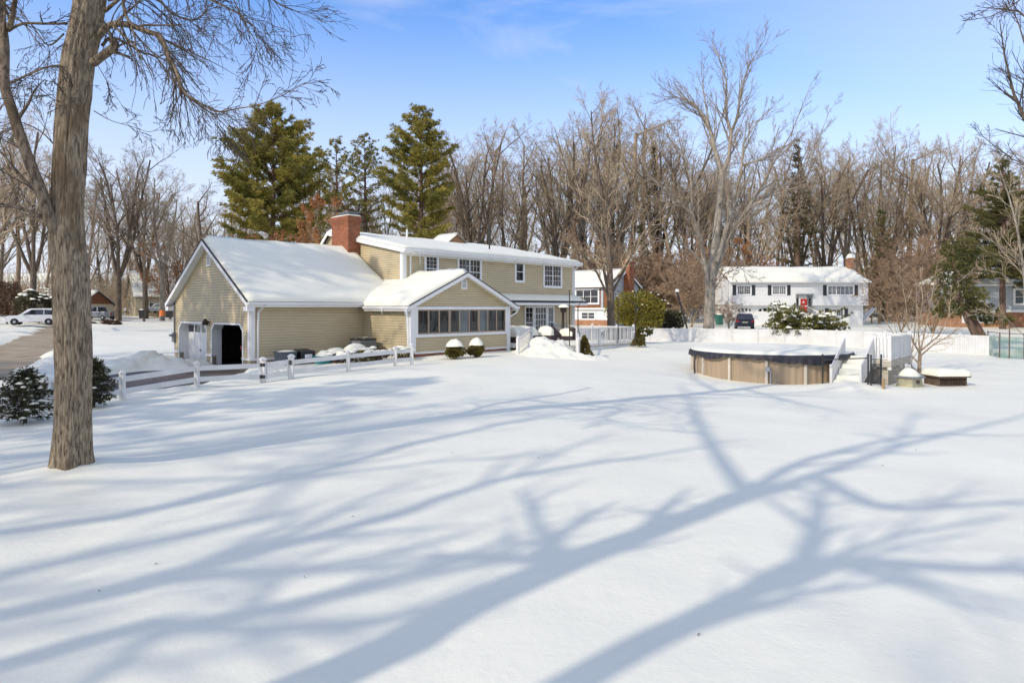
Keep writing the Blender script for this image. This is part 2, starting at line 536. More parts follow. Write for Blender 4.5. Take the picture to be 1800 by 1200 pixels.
# ------------------------------------------------------------------ terrain
CTRL = [(0, 3, 0), (-8, 11, 0.02), (8, 8, -0.08), (0, 15, 0.05), (-11.5, 19.3, 0.08), (-4.2, 27.5, 0.47), (-8, 23.3, 0.2), (0, 31, 0.47), (3.3, 33.2, 0.36),
        (7.5, 39.0, 0.48), (11.6, 26, -0.33), (8, 28.5, -0.2), (15.6, 25.4, -0.33), (20, 27, -0.28), (12, 57, -0.15), (25, 50, -0.2), (30, 42, -0.17), (36, 40, -0.2),
        (24, 70, 0.55), (35, 79, 0.62), (52, 70, 0.55), (-12, 29, 0.15), (-16, 34, 0.15), (-18, 27, 0.12), (-25, 40, 0.25), (-36, 50, 0.45), (-50, 66, 1.0), (-55, 95, 1.05),
        (-30, 80, 0.7), (-20, 60, 0.4), (-20, 10, 0), (-35, 25, 0.1), (35, 20, -0.35), (20, 10, -0.15), (8, 33, 0.12), (14, 38, 0.0), (10, 75, 0.6), (0, 60, 0.5),
        (10, 65, 0.35), (-60, 20, 0.3), (0, -20, 0), (60, 0, -0.3), (-60, -40, 0), (60, -60, 0), (80, 60, 0.6), (-100, 100, 1.6), (0, 130, 1.5), (100, 130, 1.6), (-60, 170, 2.2), (0, 220, 3.0),
        (160, 100, 1.2), (-200, 60, 2), (-200, -200, 0), (200, -200, 0), (300, 300, 4), (-300, 300, 4), (0, 400, 5), (0, -300, 0), (400, 0, 1.0), (-400, 0, 2)]
_cp = np.array(CTRL, float)
def _phi(r): return np.sqrt(r * r + 16.0)
def _fit():
    n = len(_cp)
    A = np.zeros((n + 1, n + 1))
    d = np.hypot(_cp[:, None, 0] - _cp[None, :, 0], _cp[:, None, 1] - _cp[None, :, 1])
    A[:n, :n] = _phi(d) + np.eye(n) * -1.2
    A[:n, n] = 1; A[n, :n] = 1
    return np.linalg.solve(A, np.append(_cp[:, 2], 0))
_w = _fit()
def base_z(X, Y):
    X, Y = np.atleast_1d(np.asarray(X, float)), np.atleast_1d(np.asarray(Y, float))
    Xc, Yc = np.clip(X, -420, 420), np.clip(Y, -320, 420)
    d = np.hypot(Xc[:, None] - _cp[None, :, 0], Yc[:, None] - _cp[None, :, 1])
    return _phi(d) @ _w[:-1] + _w[-1]
LANE = [V((-8, 2, 0)), V((-27.5, 35.5, 0)), V((-40.5, 57.5, 0)), V((-49, 72, 0)), V((-58, 96, 0)), V((-60, 140, 0))]
def seg_d(p, a, b):
    ab = b - a
    t = max(0, min(1, (p - a).dot(ab) / ab.length_squared))
    return (p - a - ab * t).length
LANE[0] = V((-21, 24.5, 0))
LANE.insert(0, V((-30, -20, 0)))
DRV = [(0.5, -0.25), (-0.6, -0.9), (-2.2, -3.3), (-4.6, -5.2), (-9, -4.8), (-16, -4.2), (-16, 1.2), (-8, 0.8), (-4.6, 2.9), (-1.8, 4.9), (-1.0, 6.6), (-0.7, 8.3), (0.5, 8.3)]
def poly_d(a, b):
    """signed distance to the cleared drive in house coordinates"""
    best, ins = 1e9, False
    n = len(DRV)
    for i in range(n):
        (x0, y0), (x1, y1) = DRV[i], DRV[(i + 1) % n]
        dx, dy = x1 - x0, y1 - y0
        t = max(0, min(1, ((a - x0) * dx + (b - y0) * dy) / (dx * dx + dy * dy)))
        best = min(best, math.hypot(a - x0 - dx * t, b - y0 - dy * t))
        if (y0 > b) != (y1 > b) and a < (x1 - x0) * (b - y0) / (y1 - y0) + x0: ins = not ins
    return -best if ins else best
def pave_d(x, y):
    """signed distance to the cleared drive and lane (negative on the tarmac)"""
    a, b = wh(x, y)
    d1 = poly_d(a, b)
    p = V((x, y, 0))
    d2 = min(seg_d(p, LANE[i], LANE[i + 1]) for i in range(len(LANE) - 1)) - 1.7
    return min(d1, d2) if d1 < 6 or d2 < 6 else 9.0
def sstep(e0, e1, x):
    t = max(0, min(1, (x - e0) / (e1 - e0)))
    return t * t * (3 - 2 * t)
MOUND = [(-15.8, 29.9, 1.5, 1.0, 0.3), (-18.2, 28.4, 1.3, 1.0, 0.22), (-17.5, 31.5, 2.2, 1.5, 0.3), (1.2, 33.2, 0.1, 0.1, 0), (-7.55, 11.3, 0.9, 0.7, 0.16), (13.2, 25.2, 1.4, 0.9, 0.22), (11.6, 25.4, 3.6, 0.9, 0.06),
         (-30, 36, 2.5, 1.5, 0.2), (-36.5, 56, 3, 2, 0.3), (7.6, 38.4, 1.0, 0.8, 0.12), (-3.5, 29.6, 1.0, 0.8, -0.08)]
def gfull(x, y, bz):
    z = bz
    for mx_, my_, sx, sy, h in MOUND:
        e = ((x - mx_) / sx) ** 2 + ((y - my_) / sy) ** 2
        if e < 9: z += h * math.exp(-e)
    if -40 < x < 45 and -3 < y < 70:
        z += 0.055 * fb(x, y, 0.16, 3.1, 3) + 0.028 * fb(x + 0.6 * y, y - 0.5 * x, 0.42, 7.7, 4)
    if -70 < x < 0 and 5 < y < 120:
        d = pave_d(x, y)
        if d < 5:
            d += 0.3 * fb(x, y, 0.8, 1.3, 3)
            z += 0.10 * math.exp(-((d - 0.7) / 0.55) ** 2) * (1 + 1.2 * fb(x, y, 1.1, 5.0, 4))
            z -= 0.27 * (1 - sstep(-0.15, 0.2, d))
    a, b = wh(x, y)
    if 0.1 < a < 8 and 0.1 < b < 8.6: z = min(z, -0.35)
    if 8 < a < 23 and 0 < b < 9: z = min(z, 0.2)
    return z
def gz(x, y):
    return gfull(x, y, float(base_z(x, y)[0]))
def axis(lo, d0, d1, hi, step, g):
    c = list(np.arange(d0, d1 + 1e-6, step))
    s, x = step, d1
    while x < hi:
        s *= g; x += s; c.append(x)
    s, x = step, d0
    while x > lo:
        s *= g; x -= s; c.insert(0, x)
    return c
xs = axis(-700, -34, 36, 700, 0.3, 1.16)
ys = axis(-300, -1, 58, 900, 0.3, 1.12)
GX, GY = np.meshgrid(xs, ys)
BZ = base_z(GX.ravel(), GY.ravel())
g = MB()
g.v = [(x, y, gfull(x, y, z)) for x, y, z in zip(GX.ravel(), GY.ravel(), BZ)]
nx_ = len(xs)
g.f = [[j * nx_ + i, j * nx_ + i + 1, (j + 1) * nx_ + i + 1, (j + 1) * nx_ + i] for j in range(len(ys) - 1) for i in range(nx_ - 1)]
g.mi = [0] * len(g.f)
tag(g.build('snow_ground', M['snow'], smooth=True), kind='structure')

def sheet(name, m, inside, x0, x1, y0, y1, st, dz):
    b = MB()
    X = np.arange(x0, x1, st); Y = np.arange(y0, y1, st)
    idx = {}
    gx, gy = np.meshgrid(X, Y)
    Z = base_z(gx.ravel(), gy.ravel()).reshape(gx.shape)
    def vid(i, j):
        if (i, j) not in idx:
            idx[(i, j)] = len(b.v)
            b.v.append((X[i], Y[j], Z[j, i] + dz))
        return idx[(i, j)]
    for j in range(len(Y) - 1):
        for i in range(len(X) - 1):
            if inside(X[i] + st / 2, Y[j] + st / 2):
                b.f.append([vid(i, j), vid(i + 1, j), vid(i + 1, j + 1), vid(i, j + 1)]); b.mi.append(0)
    return tag(b.build(name, m, smooth=True), kind='structure')
def in_drive(x, y):
    a, b = wh(x, y)
    return a < 0.42 and poly_d(a, b) < 0.45 and not lane_d(x, y) < 1.4
def lane_d(x, y):
    p = V((x, y, 0))
    return min(seg_d(p, LANE[i], LANE[i + 1]) for i in range(len(LANE) - 1))
sheet('driveway', M['asphalt'], in_drive, -32, -9, 12, 37, 0.3, -0.10)
sheet('lane', M['road'], lambda x, y: lane_d(x, y) < 2.2, -66, -19, 10, 130, 0.6, -0.104)

# ------------------------------------------------------------------ building helpers
def clap(mb, W, z0, z1, L, Rr, e=0.125, out=0.03, gap=0.011):
    """clapboard courses on wall W between z0 and z1, from L(z) to Rr(z)"""
    o, d, n = W
    fL = L if callable(L) else (lambda z: L)
    fR = Rr if callable(Rr) else (lambda z: Rr)
    g = lambda a, z, t: o + d * a + n * t + V((0, 0, z))
    z = z0
    while z < z1 - 1e-4:
        q = min(z + e, z1)
        l0, r0, l1, r1 = fL(z), fR(z), fL(q), fR(q)
        if r0 - l0 > 0.01:
            if r1 < l1: l1 = r1 = (l1 + r1) / 2
            mb.poly(g(l0, z + gap, out), g(r0, z + gap, out), g(r1, q, 0.006), g(l1, q, 0.006))
            mb.poly(g(l0, z + gap, -0.012), g(r0, z + gap, -0.012), g(r0, z + gap, out), g(l0, z + gap, out))
            mb.cur = 1
            mb.poly(g(l0, z, -0.015), g(r0, z, -0.015), g(r1, q, -0.016), g(l1, q, -0.016))  # darker backing colour in the lap gaps draws the shadow lines
            mb.cur = 0
        z = q

def window(parent, W, s0, s1, z0, z1, cols=1, grid=(3, 4), trim=0.1, depth=0.085, pane='glass', frame='white', sash='white', split=True, name='window', mun=0.014, shut=None):
    """framed window: cols sashes side by side, each with a muntin grid; its pane is a child"""
    f, p = MB(), MB()
    f.wbox(W, s0, s1, z0, z0 + trim, 0.0, depth)
    f.wbox(W, s0, s1, z1 - trim, z1, 0.0, depth)
    f.wbox(W, s0, s0 + trim, z0 + trim, z1 - trim, 0.0, depth)
    f.wbox(W, s1 - trim, s1, z0 + trim, z1 - trim, 0.0, depth)
    f.cur = 1
    a0, a1, b0, b1 = s0 + trim, s1 - trim, z0 + trim, z1 - trim
    cw = (a1 - a0) / cols
    sw = 0.034
    for c in range(cols):
        x0, x1 = a0 + cw * c, a0 + cw * (c + 1)
        f.wbox(W, x0, x0 + sw, b0, b1, 0.0, depth - 0.015)
        f.wbox(W, x1 - sw, x1, b0, b1, 0.0, depth - 0.015)
        f.wbox(W, x0 + sw, x1 - sw, b0, b0 + sw, 0.0, depth - 0.015)
        f.wbox(W, x0 + sw, x1 - sw, b1 - sw, b1, 0.0, depth - 0.015)
        if split:
            zm = (b0 + b1) / 2
            f.wbox(W, x0 + sw, x1 - sw, zm - 0.022, zm + 0.022, 0.0, depth - 0.02)
        if grid:
            for i in range(1, grid[0]):
                xx = x0 + sw + (cw - 2 * sw) * i / grid[0]
                f.wbox(W, xx - mun / 2, xx + mun / 2, b0 + sw, b1 - sw, 0.0, depth - 0.03)
            for j in range(1, grid[1]):
                if split and j * 2 == grid[1]: continue
                zz = b0 + sw + (b1 - b0 - 2 * sw) * j / grid[1]
                f.wbox(W, x0 + sw, x1 - sw, zz - mun / 2, zz + mun / 2, 0.0, depth - 0.032)
        p.wbox(W, x0 + sw, x1 - sw, b0 + sw, b1 - sw, -0.01, 0.036)
    fo = f.build(name, [M[frame], M[sash]], parent)
    p.build('pane', M[pane], fo)
    if shut:
        for side in (-1, 1):
            k = MB()
            x0 = s0 - shut - 0.02 if side < 0 else s1 + 0.02
            k.wbox(W, x0, x0 + shut, z0, z1, 0.0, 0.05)
            for i in range(14):
                zz = z0 + 0.06 + (z1 - z0 - 0.12) * i / 14
                k.wbox(W, x0 + 0.05, x0 + shut - 0.05, zz, zz + (z1 - z0) * 0.045, 0.05, 0.062)
            k.build('shutter', M['shutter'], parent)
    return fo

def snow_slab(A, B, C, D, th, seed=0, res=0.22, rag=0.0, edge=0.28):
    """snow lying on the roof plane A-B (eave) C-D (ridge, above B and A)"""
    A, B, C, D = V(A), V(B), V(C), V(D)
    nu = max(4, int((B - A).length / res)); nv = max(4, int((D - A).length / res))
    mb = MB()
    lu, lv = (B - A).length, (D - A).length
    for j in range(nv + 1):
        for i in range(nu + 1):
            u, v = i / nu, j / nv
            p = (A * (1 - u) + B * u) * (1 - v) + (D * (1 - u) + C * u) * v
            ed = min(u * lu, (1 - u) * lu, v * lv + 0.06)
            prof = math.sqrt(max(0.0, 1 - (1 - min(1, ed / edge)) ** 2))
            h = th * (0.12 + 0.88 * prof) * (1 + 0.35 * fb(p.x * 1.0 + p.z, p.y, 0.45, seed, 3) + 0.12 * fb(p.x, p.y + p.z, 2.2, seed + 4, 3))
            if rag and j <= 1: h *= 1 + rag * mnoise.noise(V((u * lu * 2.0, seed, 0)))
            mb.v.append((p.x, p.y, p.z + max(0.012, h)))
    N = (nu + 1)
    for j in range(nv):
        for i in range(nu):
            mb.f.append([j * N + i, j * N + i + 1, (j + 1) * N + i + 1, (j + 1) * N + i]); mb.mi.append(0)
    ring = [i for i in range(nu + 1)] + [j * N + nu for j in range(1, nv + 1)] + [nv * N + i for i in range(nu - 1, -1, -1)] + [j * N for j in range(nv - 1, 0, -1)]
    k = len(mb.v)
    for r in ring:
        i, j = r % N, r // N
        u, v = i / nu, j / nv
        p = (A * (1 - u) + B * u) * (1 - v) + (D * (1 - u) + C * u) * v
        mb.v.append((p.x, p.y, p.z - 0.004))
    n = len(ring)
    for q in range(n):
        mb.f.append([ring[q], k + q, k + (q + 1) % n, ring[(q + 1) % n]]); mb.mi.append(0)
    return mb

def icicle(parent, p, length, r=0.02, seed=1):
    b = MB()
    p = V(p)
    rr = random.Random(seed)
    pts = [p + V((rr.uniform(-.01, .01), rr.uniform(-.01, .01), -length * t)) for t in (0, .15, .35, .55, .75, .9, 1)]
    b.tube(pts, [r * 1.3, r, r * .85, r * .6, r * .45, r * .25, 0.003], 6, True)
    return b.build('icicle', M['ice'], parent, smooth=True)

# ------------------------------------------------------------------ the tan house
X_, Y_ = V((1, 0, 0)), V((0, 1, 0))
house = thing('tan_house', 'tan clapboard house with open garage, snow covered roofs and sunroom', 'house', P0, HROT)
GEW = (V((0, 0, 0)), Y_, -X_)           # garage gable end
GSW = (V((0, 0, 0)), X_, -Y_)           # garage side
SLW = (V((5.93, 0, 0)), Y_, -X_)        # sunroom left side
SFW = (V((0, -3.83, 0)), X_, -Y_)       # sunroom front
SRW = (V((12.73, 0, 0)), Y_, X_)
MRW = (V((0, -0.2, 0)), X_, -Y_)        # two storey rear wall
MEW = (V((8.3, 0, 0)), Y_, -X_)
MXW = (V((23.3, 0, 0)), Y_, X_)
GW, GRZ, GEZ = 8.7, 6.12, 3.08          # garage width, ridge, eave (top of deck)
gsl = (GRZ - GEZ) / (GW / 2 + 0.4)
def groof(b): return GEZ + gsl * (min(b, GW - b) + 0.4)

# siding
sd = MB()
dz1 = 2.02
D1, D2 = (4.66, 7.99), (0.74, 3.96)     # the two garage doors
for (l, r) in ((0.16, D2[0]), (D2[1], D1[0]), (D1[1], GW - 0.12)):
    clap(sd, GEW, 0.55, dz1, l, r)
GL = lambda z: 0.16 if z < 2.95 else max(0.16, (z - GEZ) / gsl - 0.4 + 0.05)
GR = lambda z: GW - 0.12 if z < 2.95 else min(GW - 0.12, GW - ((z - GEZ) / gsl - 0.4 + 0.05))
clap(sd, GEW, dz1, 5.98, GL, GR)
clap(sd, GSW, 0.55, 2.95, 0.2, 5.93)
clap(sd, SLW, 0.55, 2.95, -3.7, 0.0)
SR, SE = 4.60, 2.90                       # sunroom ridge and eave
ssl = (SR - SE) / 3.75
clap(sd, SFW, 0.70, 1.40, 6.1, 12.6)
SL_ = lambda z: max(6.1, 9.33 - (SR - z) / ssl) if z > 2.9 else 6.1
SR_ = lambda z: min(12.6, 9.33 + (SR - z) / ssl) if z > 2.9 else 12.6
clap(sd, SFW, 2.88, 4.52, SL_, SR_)
clap(sd, SRW, 0.55, 2.95, -3.7, -0.2)
clap(sd, MRW, 0.55, 3.3, 12.73, 23.1)
clap(sd, MRW, 3.3, 5.84, 8.5, 23.1)
mr = lambda b: 5.97 + 0.196 * (b + 0.2)
ME_L = lambda z: -0.02 if z < 5.95 else max(-0.02, (z - 5.97) / 0.196 - 0.2)
ME_R = lambda z: 9.0 if z < 5.3 else 6.8 + (7.33 - z) / 0.9
clap(sd, MEW, 2.9, 7.3, ME_L, ME_R)
clap(sd, MXW, 0.55, 5.9, 0.0, 9.0)
sd.build('siding', [M['siding'], M['dark']], house)

def wpart(name, m, *boxes):
    for q in boxes:
        b = MB(); b.wbox(*q); b.build(name, M[m], house)
for (l, r) in ((0.0, D2[0]), (D2[1], D1[0]), (D1[1], GW)): wpart('foundation', 'concrete', (GEW, l, r, -0.5, 0.48, -0.2, 0.0))
wpart('foundation', 'concrete', (GSW, 0.001, 5.93, -0.5, 0.48, -0.2, 0.001), (SLW, -3.83, -0.002, -0.4, 0.48, -0.2, 0.0), (SFW, 5.93, 12.73, -0.3, 0.62, -0.2, -0.003),
      (SRW, -3.62, -0.2, -0.3, 0.48, -0.2, -0.004), (MRW, 12.73, 23.3, -0.3, 0.5, -0.2, 0.0))
bk = MB()
bk.wbox(SFW, 5.95, 12.71, 0.50, 0.615, -0.01, 0.012)
bk.build('brick_course', M['brick'], house)

# dark solid core so that no light leaks behind the boards
core = MB()
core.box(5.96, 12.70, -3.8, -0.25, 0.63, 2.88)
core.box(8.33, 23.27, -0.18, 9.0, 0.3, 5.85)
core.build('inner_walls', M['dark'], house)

# white trim
def wtrim(*q):
    tall = q[4] - q[3] > 0.8
    q = q[:6] + (q[6] + 0.022,)
    wpart('corner_board' if tall else 'water_table' if q[4] < 1 else 'frieze_board', 'white', q)
wtrim(GEW, 0.0, 0.16, 0.56, 3.0, 0.0, 0.03); wtrim(GSW, 0.0, 0.2, 0.56, 3.0, 0.0, 0.031)
wtrim(GEW, GW - 0.12, GW, 0.56, 3.0, 0.0, 0.03)
for (l, r) in ((0.0, D2[0] - 0.02), (D2[1] + 0.02, D1[0] - 0.02), (D1[1] + 0.02, GW)):
    wtrim(GEW, l, r, 0.46, 0.56, 0.0, 0.035)
wtrim(GSW, -0.035, 5.93, 0.46, 0.56, 0.002, 0.036)
wtrim(SLW, -3.7, -0.04, 0.46, 0.56, 0.0, 0.03)
wtrim(SLW, -3.83, -3.66, 0.46, 2.9, 0.0, 0.034); wtrim(SFW, 5.93 - 0.034, 6.2, 0.62, 2.9, 0.0, 0.034)
wtrim(SFW, 12.5, 12.73 + 0.034, 0.45, 2.9, 0.0, 0.034); wtrim(SRW, -3.83, -3.7, 0.46, 2.9, 0.0, 0.033)
wtrim(SFW, 6.2, 12.5, 0.62, 0.71, 0.0, 0.03)
wtrim(MRW, 8.3 - 0.03, 8.5, 3.3, 5.84, 0.0, 0.03); wtrim(MEW, -0.2, 0.0, 2.9, 5.9, 0.0, 0.03)
wtrim(MRW, 23.1, 23.33, 0.5, 5.84, 0.0, 0.03); wtrim(MXW, -0.2, 0.0, 0.5, 5.84, 0.0, 0.03)
wtrim(MRW, 8.5, 23.1, 5.62, 5.84, 0.0, 0.028)


# garage interior and doors
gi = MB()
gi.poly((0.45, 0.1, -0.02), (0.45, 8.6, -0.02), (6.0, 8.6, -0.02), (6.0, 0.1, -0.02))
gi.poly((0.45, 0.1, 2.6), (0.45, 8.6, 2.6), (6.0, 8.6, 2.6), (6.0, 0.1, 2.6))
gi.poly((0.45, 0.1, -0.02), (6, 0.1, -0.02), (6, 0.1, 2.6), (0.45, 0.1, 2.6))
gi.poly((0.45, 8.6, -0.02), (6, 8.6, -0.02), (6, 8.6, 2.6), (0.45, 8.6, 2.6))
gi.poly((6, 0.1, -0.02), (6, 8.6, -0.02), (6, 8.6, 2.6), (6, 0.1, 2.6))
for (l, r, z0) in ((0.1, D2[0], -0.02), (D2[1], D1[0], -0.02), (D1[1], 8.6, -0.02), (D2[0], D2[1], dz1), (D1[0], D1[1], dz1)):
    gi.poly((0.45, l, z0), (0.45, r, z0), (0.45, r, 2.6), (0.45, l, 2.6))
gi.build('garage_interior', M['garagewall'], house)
jb = MB()
for (l, r) in (D1, D2):
    c = 0.28
    prof = [(l, -0.3), (l, dz1 - c), (l + c, dz1), (r - c, dz1), (r, dz1 - c), (r, -0.3)]
    for i in range(5):
        (y0, z0), (y1, z1) = prof[i], prof[i + 1]
        jb.poly((-0.02, y0, z0), (-0.02, y1, z1), (0.45, y1, z1), (0.45, y0, z0))
    # casing round the opening
    off = [(l - 0.1, -0.3), (l - 0.1, dz1 - c + 0.05), (l + c - 0.05, dz1 + 0.09), (r - c + 0.05, dz1 + 0.09), (r + 0.1, dz1 - c + 0.05), (r + 0.1, -0.3)]
    for i in range(5):
        a, b = prof[i], prof[i + 1]; cq, d = off[i], off[i + 1]
        jb.hexa([(-0.03, a[0], a[1]), (-0.03, b[0], b[1]), (-0.03, d[0], d[1]), (-0.03, cq[0], cq[1])], [(0.0, a[0], a[1]), (0.0, b[0], b[1]), (0.0, d[0], d[1]), (0.0, cq[0], cq[1])])
    for (y, s) in ((l, 1), (r, -1)):
        jb.poly((0.0, y, dz1 - c), (0.0, y + s * c, dz1), (0.0, y, dz1 + 0.001))
jb.build('door_jamb', M['white'], house)
gd = MB()
DW = (V((0.42, 0, 0)), Y_, -X_)
gd.wbox(DW, D1[0], D1[1], -0.05, dz1, -0.03, 0.0)
for k in range(4):
    z0 = 0.0 + k * 0.5
    for q in range(4):
        y0 = D1[0] + 0.1 + q * (D1[1] - D1[0] - 0.1) / 4
        y1 = y0 + (D1[1] - D1[0] - 0.1) / 4 - 0.1
        if k < 3: gd.wbox(DW, y0, y1, z0 + 0.07, z0 + 0.43, 0.0, 0.012)
gdo = gd.build('garage_door', M['white'], house)
gp = MB()
for q in range(4):
    y0 = D1[0] + 0.16 + q * (D1[1] - D1[0] - 0.1) / 4
    gp.wbox(DW, y0, y0 + 0.62, 1.56, 1.92, 0.0, 0.014)
gp.build('pane', M['glass'], gdo)
gh = MB(); gh.wbox(DW, 6.25, 6.4, 0.62, 0.67, 0.012, 0.05); gh.build('handle', M['black'], gdo)
sc_ = MB(); sc_.lathe([(0.05, -0.02), (0.13, 0.0), (0.15, 0.12), (0.1, 0.24), (0.03, 0.3)], 12, (-0.2, 4.3, 1.98)); sc_.box(-0.2, -0.02, 4.25, 4.35, 2.1, 2.16)
sc_.build('wall_lantern', M['bronze'], house)
em = MB(); em.box(-0.16, -0.02, 8.42, 8.68, 1.0, 1.5); em.lathe([(0.12, 0), (0.12, 0.12)], 12, (-0.22, 8.55, 1.3)); em.tube([(-0.08, 8.55, 1.5), (-0.08, 8.55, 3.0)], 0.03, 8)
em.build('electric_meter', M['grey'], house)

# gable vents
for W, s0, s1, z0, z1 in ((GEW, 4.05, 4.5, 4.85, 5.4), (SFW, 9.12, 9.52, 3.76, 4.24)):
    v = MB()
    for q_ in ((s0, s0 + .05, z0, z1), (s1 - .05, s1, z0, z1), (s0 + .05, s1 - .05, z0, z0 + .05), (s0 + .05, s1 - .05, z1 - .05, z1)): v.wbox(W, *q_, 0.0, 0.07)
    v.cur = 1; v.wbox(W, s0 + .05, s1 - .05, z0 + .05, z1 - .05, 0.0, 0.045); v.cur = 0
    n = 6
    for i in range(n):
        z = z0 + 0.05 + (z1 - z0 - 0.1) * i / n
        v.wbox(W, s0 + 0.05, s1 - 0.05, z, z + 0.03, 0.04, 0.065)
    v.build('gable_vent', [M['white'], M['grey']], house)

# ---- roofs
def slope_deck(mb, A, B, C, D, th=0.12):
    A, B, C, D = V(A), V(B), V(C), V(D)
    dz = V((0, 0, th))
    mb.hexa([A - dz, B - dz, C - dz, D - dz], [A, B, C, D])
def roof_part(planes, snow, name='roof'):
    b = MB()
    for p in planes: slope_deck(b, *p)
    o = b.build(name, M['shingle'], house)
    s = MB()
    for i, (p, th, rag) in enumerate(snow):
        q = snow_slab(*p, th, seed=len(KIDS) + i * 3.7 + p[0][0], rag=rag)
        s.add(q.v, q.f)
    so = s.build('snow_layer', M['roof_snow'], o, smooth=True)
    return o
gp1 = ((-0.32, -0.4, GEZ), (8.28, -0.4, GEZ), (8.28, GW / 2, GRZ), (-0.32, GW / 2, GRZ))
gp2 = ((8.28, GW + 0.4, GEZ), (-0.32, GW + 0.4, GEZ), (-0.32, GW / 2, GRZ), (8.28, GW / 2, GRZ))
r1 = roof_part([gp1, gp2], [(((-0.28, -0.38, GEZ), (8.28, -0.38, GEZ), (8.28, GW / 2, GRZ), (-0.28, GW / 2, GRZ)), 0.2, 0.3), (((8.28, GW + 0.35, GEZ), (-0.28, GW + 0.35, GEZ), (-0.28, GW / 2, GRZ), (8.28, GW / 2, GRZ)), 0.2, 0.3)])
sp1 = ((5.58, 1.9, SE), (5.58, -4.15, SE), (9.33, -4.15, SR), (9.33, 1.9, SR))
sp2 = ((13.08, -4.15, SE), (13.08, -0.21, SE), (9.33, -0.21, SR), (9.33, -4.15, SR))
r2 = roof_part([sp1, sp2], [(((5.6, 1.9, SE), (5.6, -4.1, SE), (9.33, -4.1, SR), (9.33, 1.9, SR)), 0.26, 0.3), (((13.06, -4.1, SE), (13.06, -0.21, SE), (9.33, -0.21, SR), (9.33, -4.1, SR)), 0.12, 0.3)])
mp1 = ((8.05, -0.62, 5.98), (23.6, -0.62, 5.98), (23.6, 6.8, 7.43), (8.05, 6.8, 7.43))
mp2 = ((23.6, 9.5, 5.0), (8.05, 9.5, 5.0), (8.05, 6.8, 7.43), (23.6, 6.8, 7.43))
r3 = roof_part([mp1, mp2], [(((8.08, -0.6, 5.98), (23.57, -0.6, 5.98), (23.57, 6.8, 7.43), (8.08, 6.8, 7.43)), 0.15, 0.35), (((23.57, 9.4, 5.05), (8.08, 9.4, 5.05), (8.08, 6.8, 7.43), (23.57, 6.8, 7.43)), 0.15, 0.3)])
pp1 = ((12.73, -1.1, 3.22), (23.75, -1.1, 3.22), (23.55, -0.2, 3.66), (12.73, -0.2, 3.66))
b = MB(); slope_deck(b, *pp1, 0.08); b.poly((23.74, -1.1, 3.2), (23.54, -0.2, 3.6), (23.54, -0.2, 3.2))
r4 = b.build('porch_roof', M['shingle'], house)
q = snow_slab((12.75, -0.98, 3.285), (23.7, -0.98, 3.285), (23.55, -0.2, 3.665), (12.75, -0.2, 3.665), 0.07, seed=31, rag=1.0, edge=0.12)
q.build('snow_layer', M['roof_snow'], r4, smooth=True)
b = MB()
b.box(12.73, 23.6, -1.05, -0.22, 3.08, 3.13)
b.box(12.73, 23.72, -1.09, -1.05, 2.98, 3.135)
b.build('porch_soffit', M['white'], r4)
# dormer of the far slope showing over the ridge
b = MB()
b.hexa([(16.9, 5.9, 7.3), (18.7, 5.9, 7.3), (18.7, 8.0, 7.3), (16.9, 8.0, 7.3)], [(17.78, 6.0, 7.98), (17.82, 6.0, 7.98), (17.82, 8.0, 7.98), (17.78, 8.0, 7.98)])
do = b.build('ridge_dormer', M['brick2'], r3)
q = MB()
for s in (-1, 1):
    k = snow_slab((17.8 + s * 1.05, 5.8, 7.28), (17.8 + s * 1.05, 8.0, 7.28), (17.8, 8.0, 8.02), (17.8, 5.8, 8.02), 0.1, seed=s)
    q.add(k.v, k.f)
q.build('snow_layer', M['roof_snow'], do, smooth=True)

# rake boards, fascia, soffits
rk = MB()
def rake(mb, x, p, q, w=0.2, t=0.035):
    """board on the gable face x, from p=(b,z) to q, its top edge on that line"""
    (y0, z0), (y1, z1) = p, q
    mb.hexa([(x, y0, z0 - w), (x, y1, z1 - w), (x + t, y1, z1 - w), (x + t, y0, z0 - w)], [(x, y0, z0), (x, y1, z1), (x + t, y1, z1), (x + t, y0, z0)])
for s in (0, 1):
    y0 = -0.4 if s == 0 else GW + 0.4
    rake(rk, -0.35, (y0, GEZ - 0.015), (GW / 2, GRZ - 0.015), 0.24)
    # soffit under the rake overhang
    rk.poly((-0.32, y0, GEZ - 0.2), (0.0, y0, GEZ - 0.2), (0.0, GW / 2, GRZ - 0.2), (-0.32, GW / 2, GRZ - 0.2))
    yb = (-0.4, 0.0) if s == 0 else (GW, GW + 0.4)
    rk.box(-0.33, 0.02, yb[0], yb[1], GEZ - 0.42, GEZ - 0.2)
    rk.box(0.02, 5.6, yb[0], yb[1], GEZ - 0.2, GEZ - 0.13)
rk.build('rake_board', M['white'], r1)
dk = MB()
for s in (0, 1):
    y0 = -0.4 if s == 0 else GW + 0.4
    rake(dk, -0.372, (y0, GEZ + 0.03), (GW / 2, GRZ + 0.03), 0.055, 0.06)
dk.build('drip_edge', M['shingle'], r1)
def rakeY(mb, y, p, q, w=0.2, t=0.035):
    (x0, z0), (x1, z1) = p, q
    mb.hexa([(x0, y, z0 - w), (x1, y, z1 - w), (x1, y + t, z1 - w), (x0, y + t, z0 - w)], [(x0, y, z0), (x1, y, z1), (x1, y + t, z1), (x0, y + t, z0)])
rk, dk = MB(), MB()
for x0 in (5.58, 13.08):
    rakeY(rk, -4.185, (x0, SE - 0.01), (9.33, SR - 0.01), 0.2)
    rakeY(dk, -4.205, (x0, SE + 0.035), (9.33, SR + 0.035), 0.05, 0.06)
    rk.poly((x0, -4.15, SE - 0.15), (x0, -3.8, SE - 0.15), (9.33, -3.8, SR - 0.15), (9.33, -4.15, SR - 0.15))
rk.build('rake_board', M['white'], r2)
dk.build('drip_edge', M['shingle'], r2)
rk = MB()
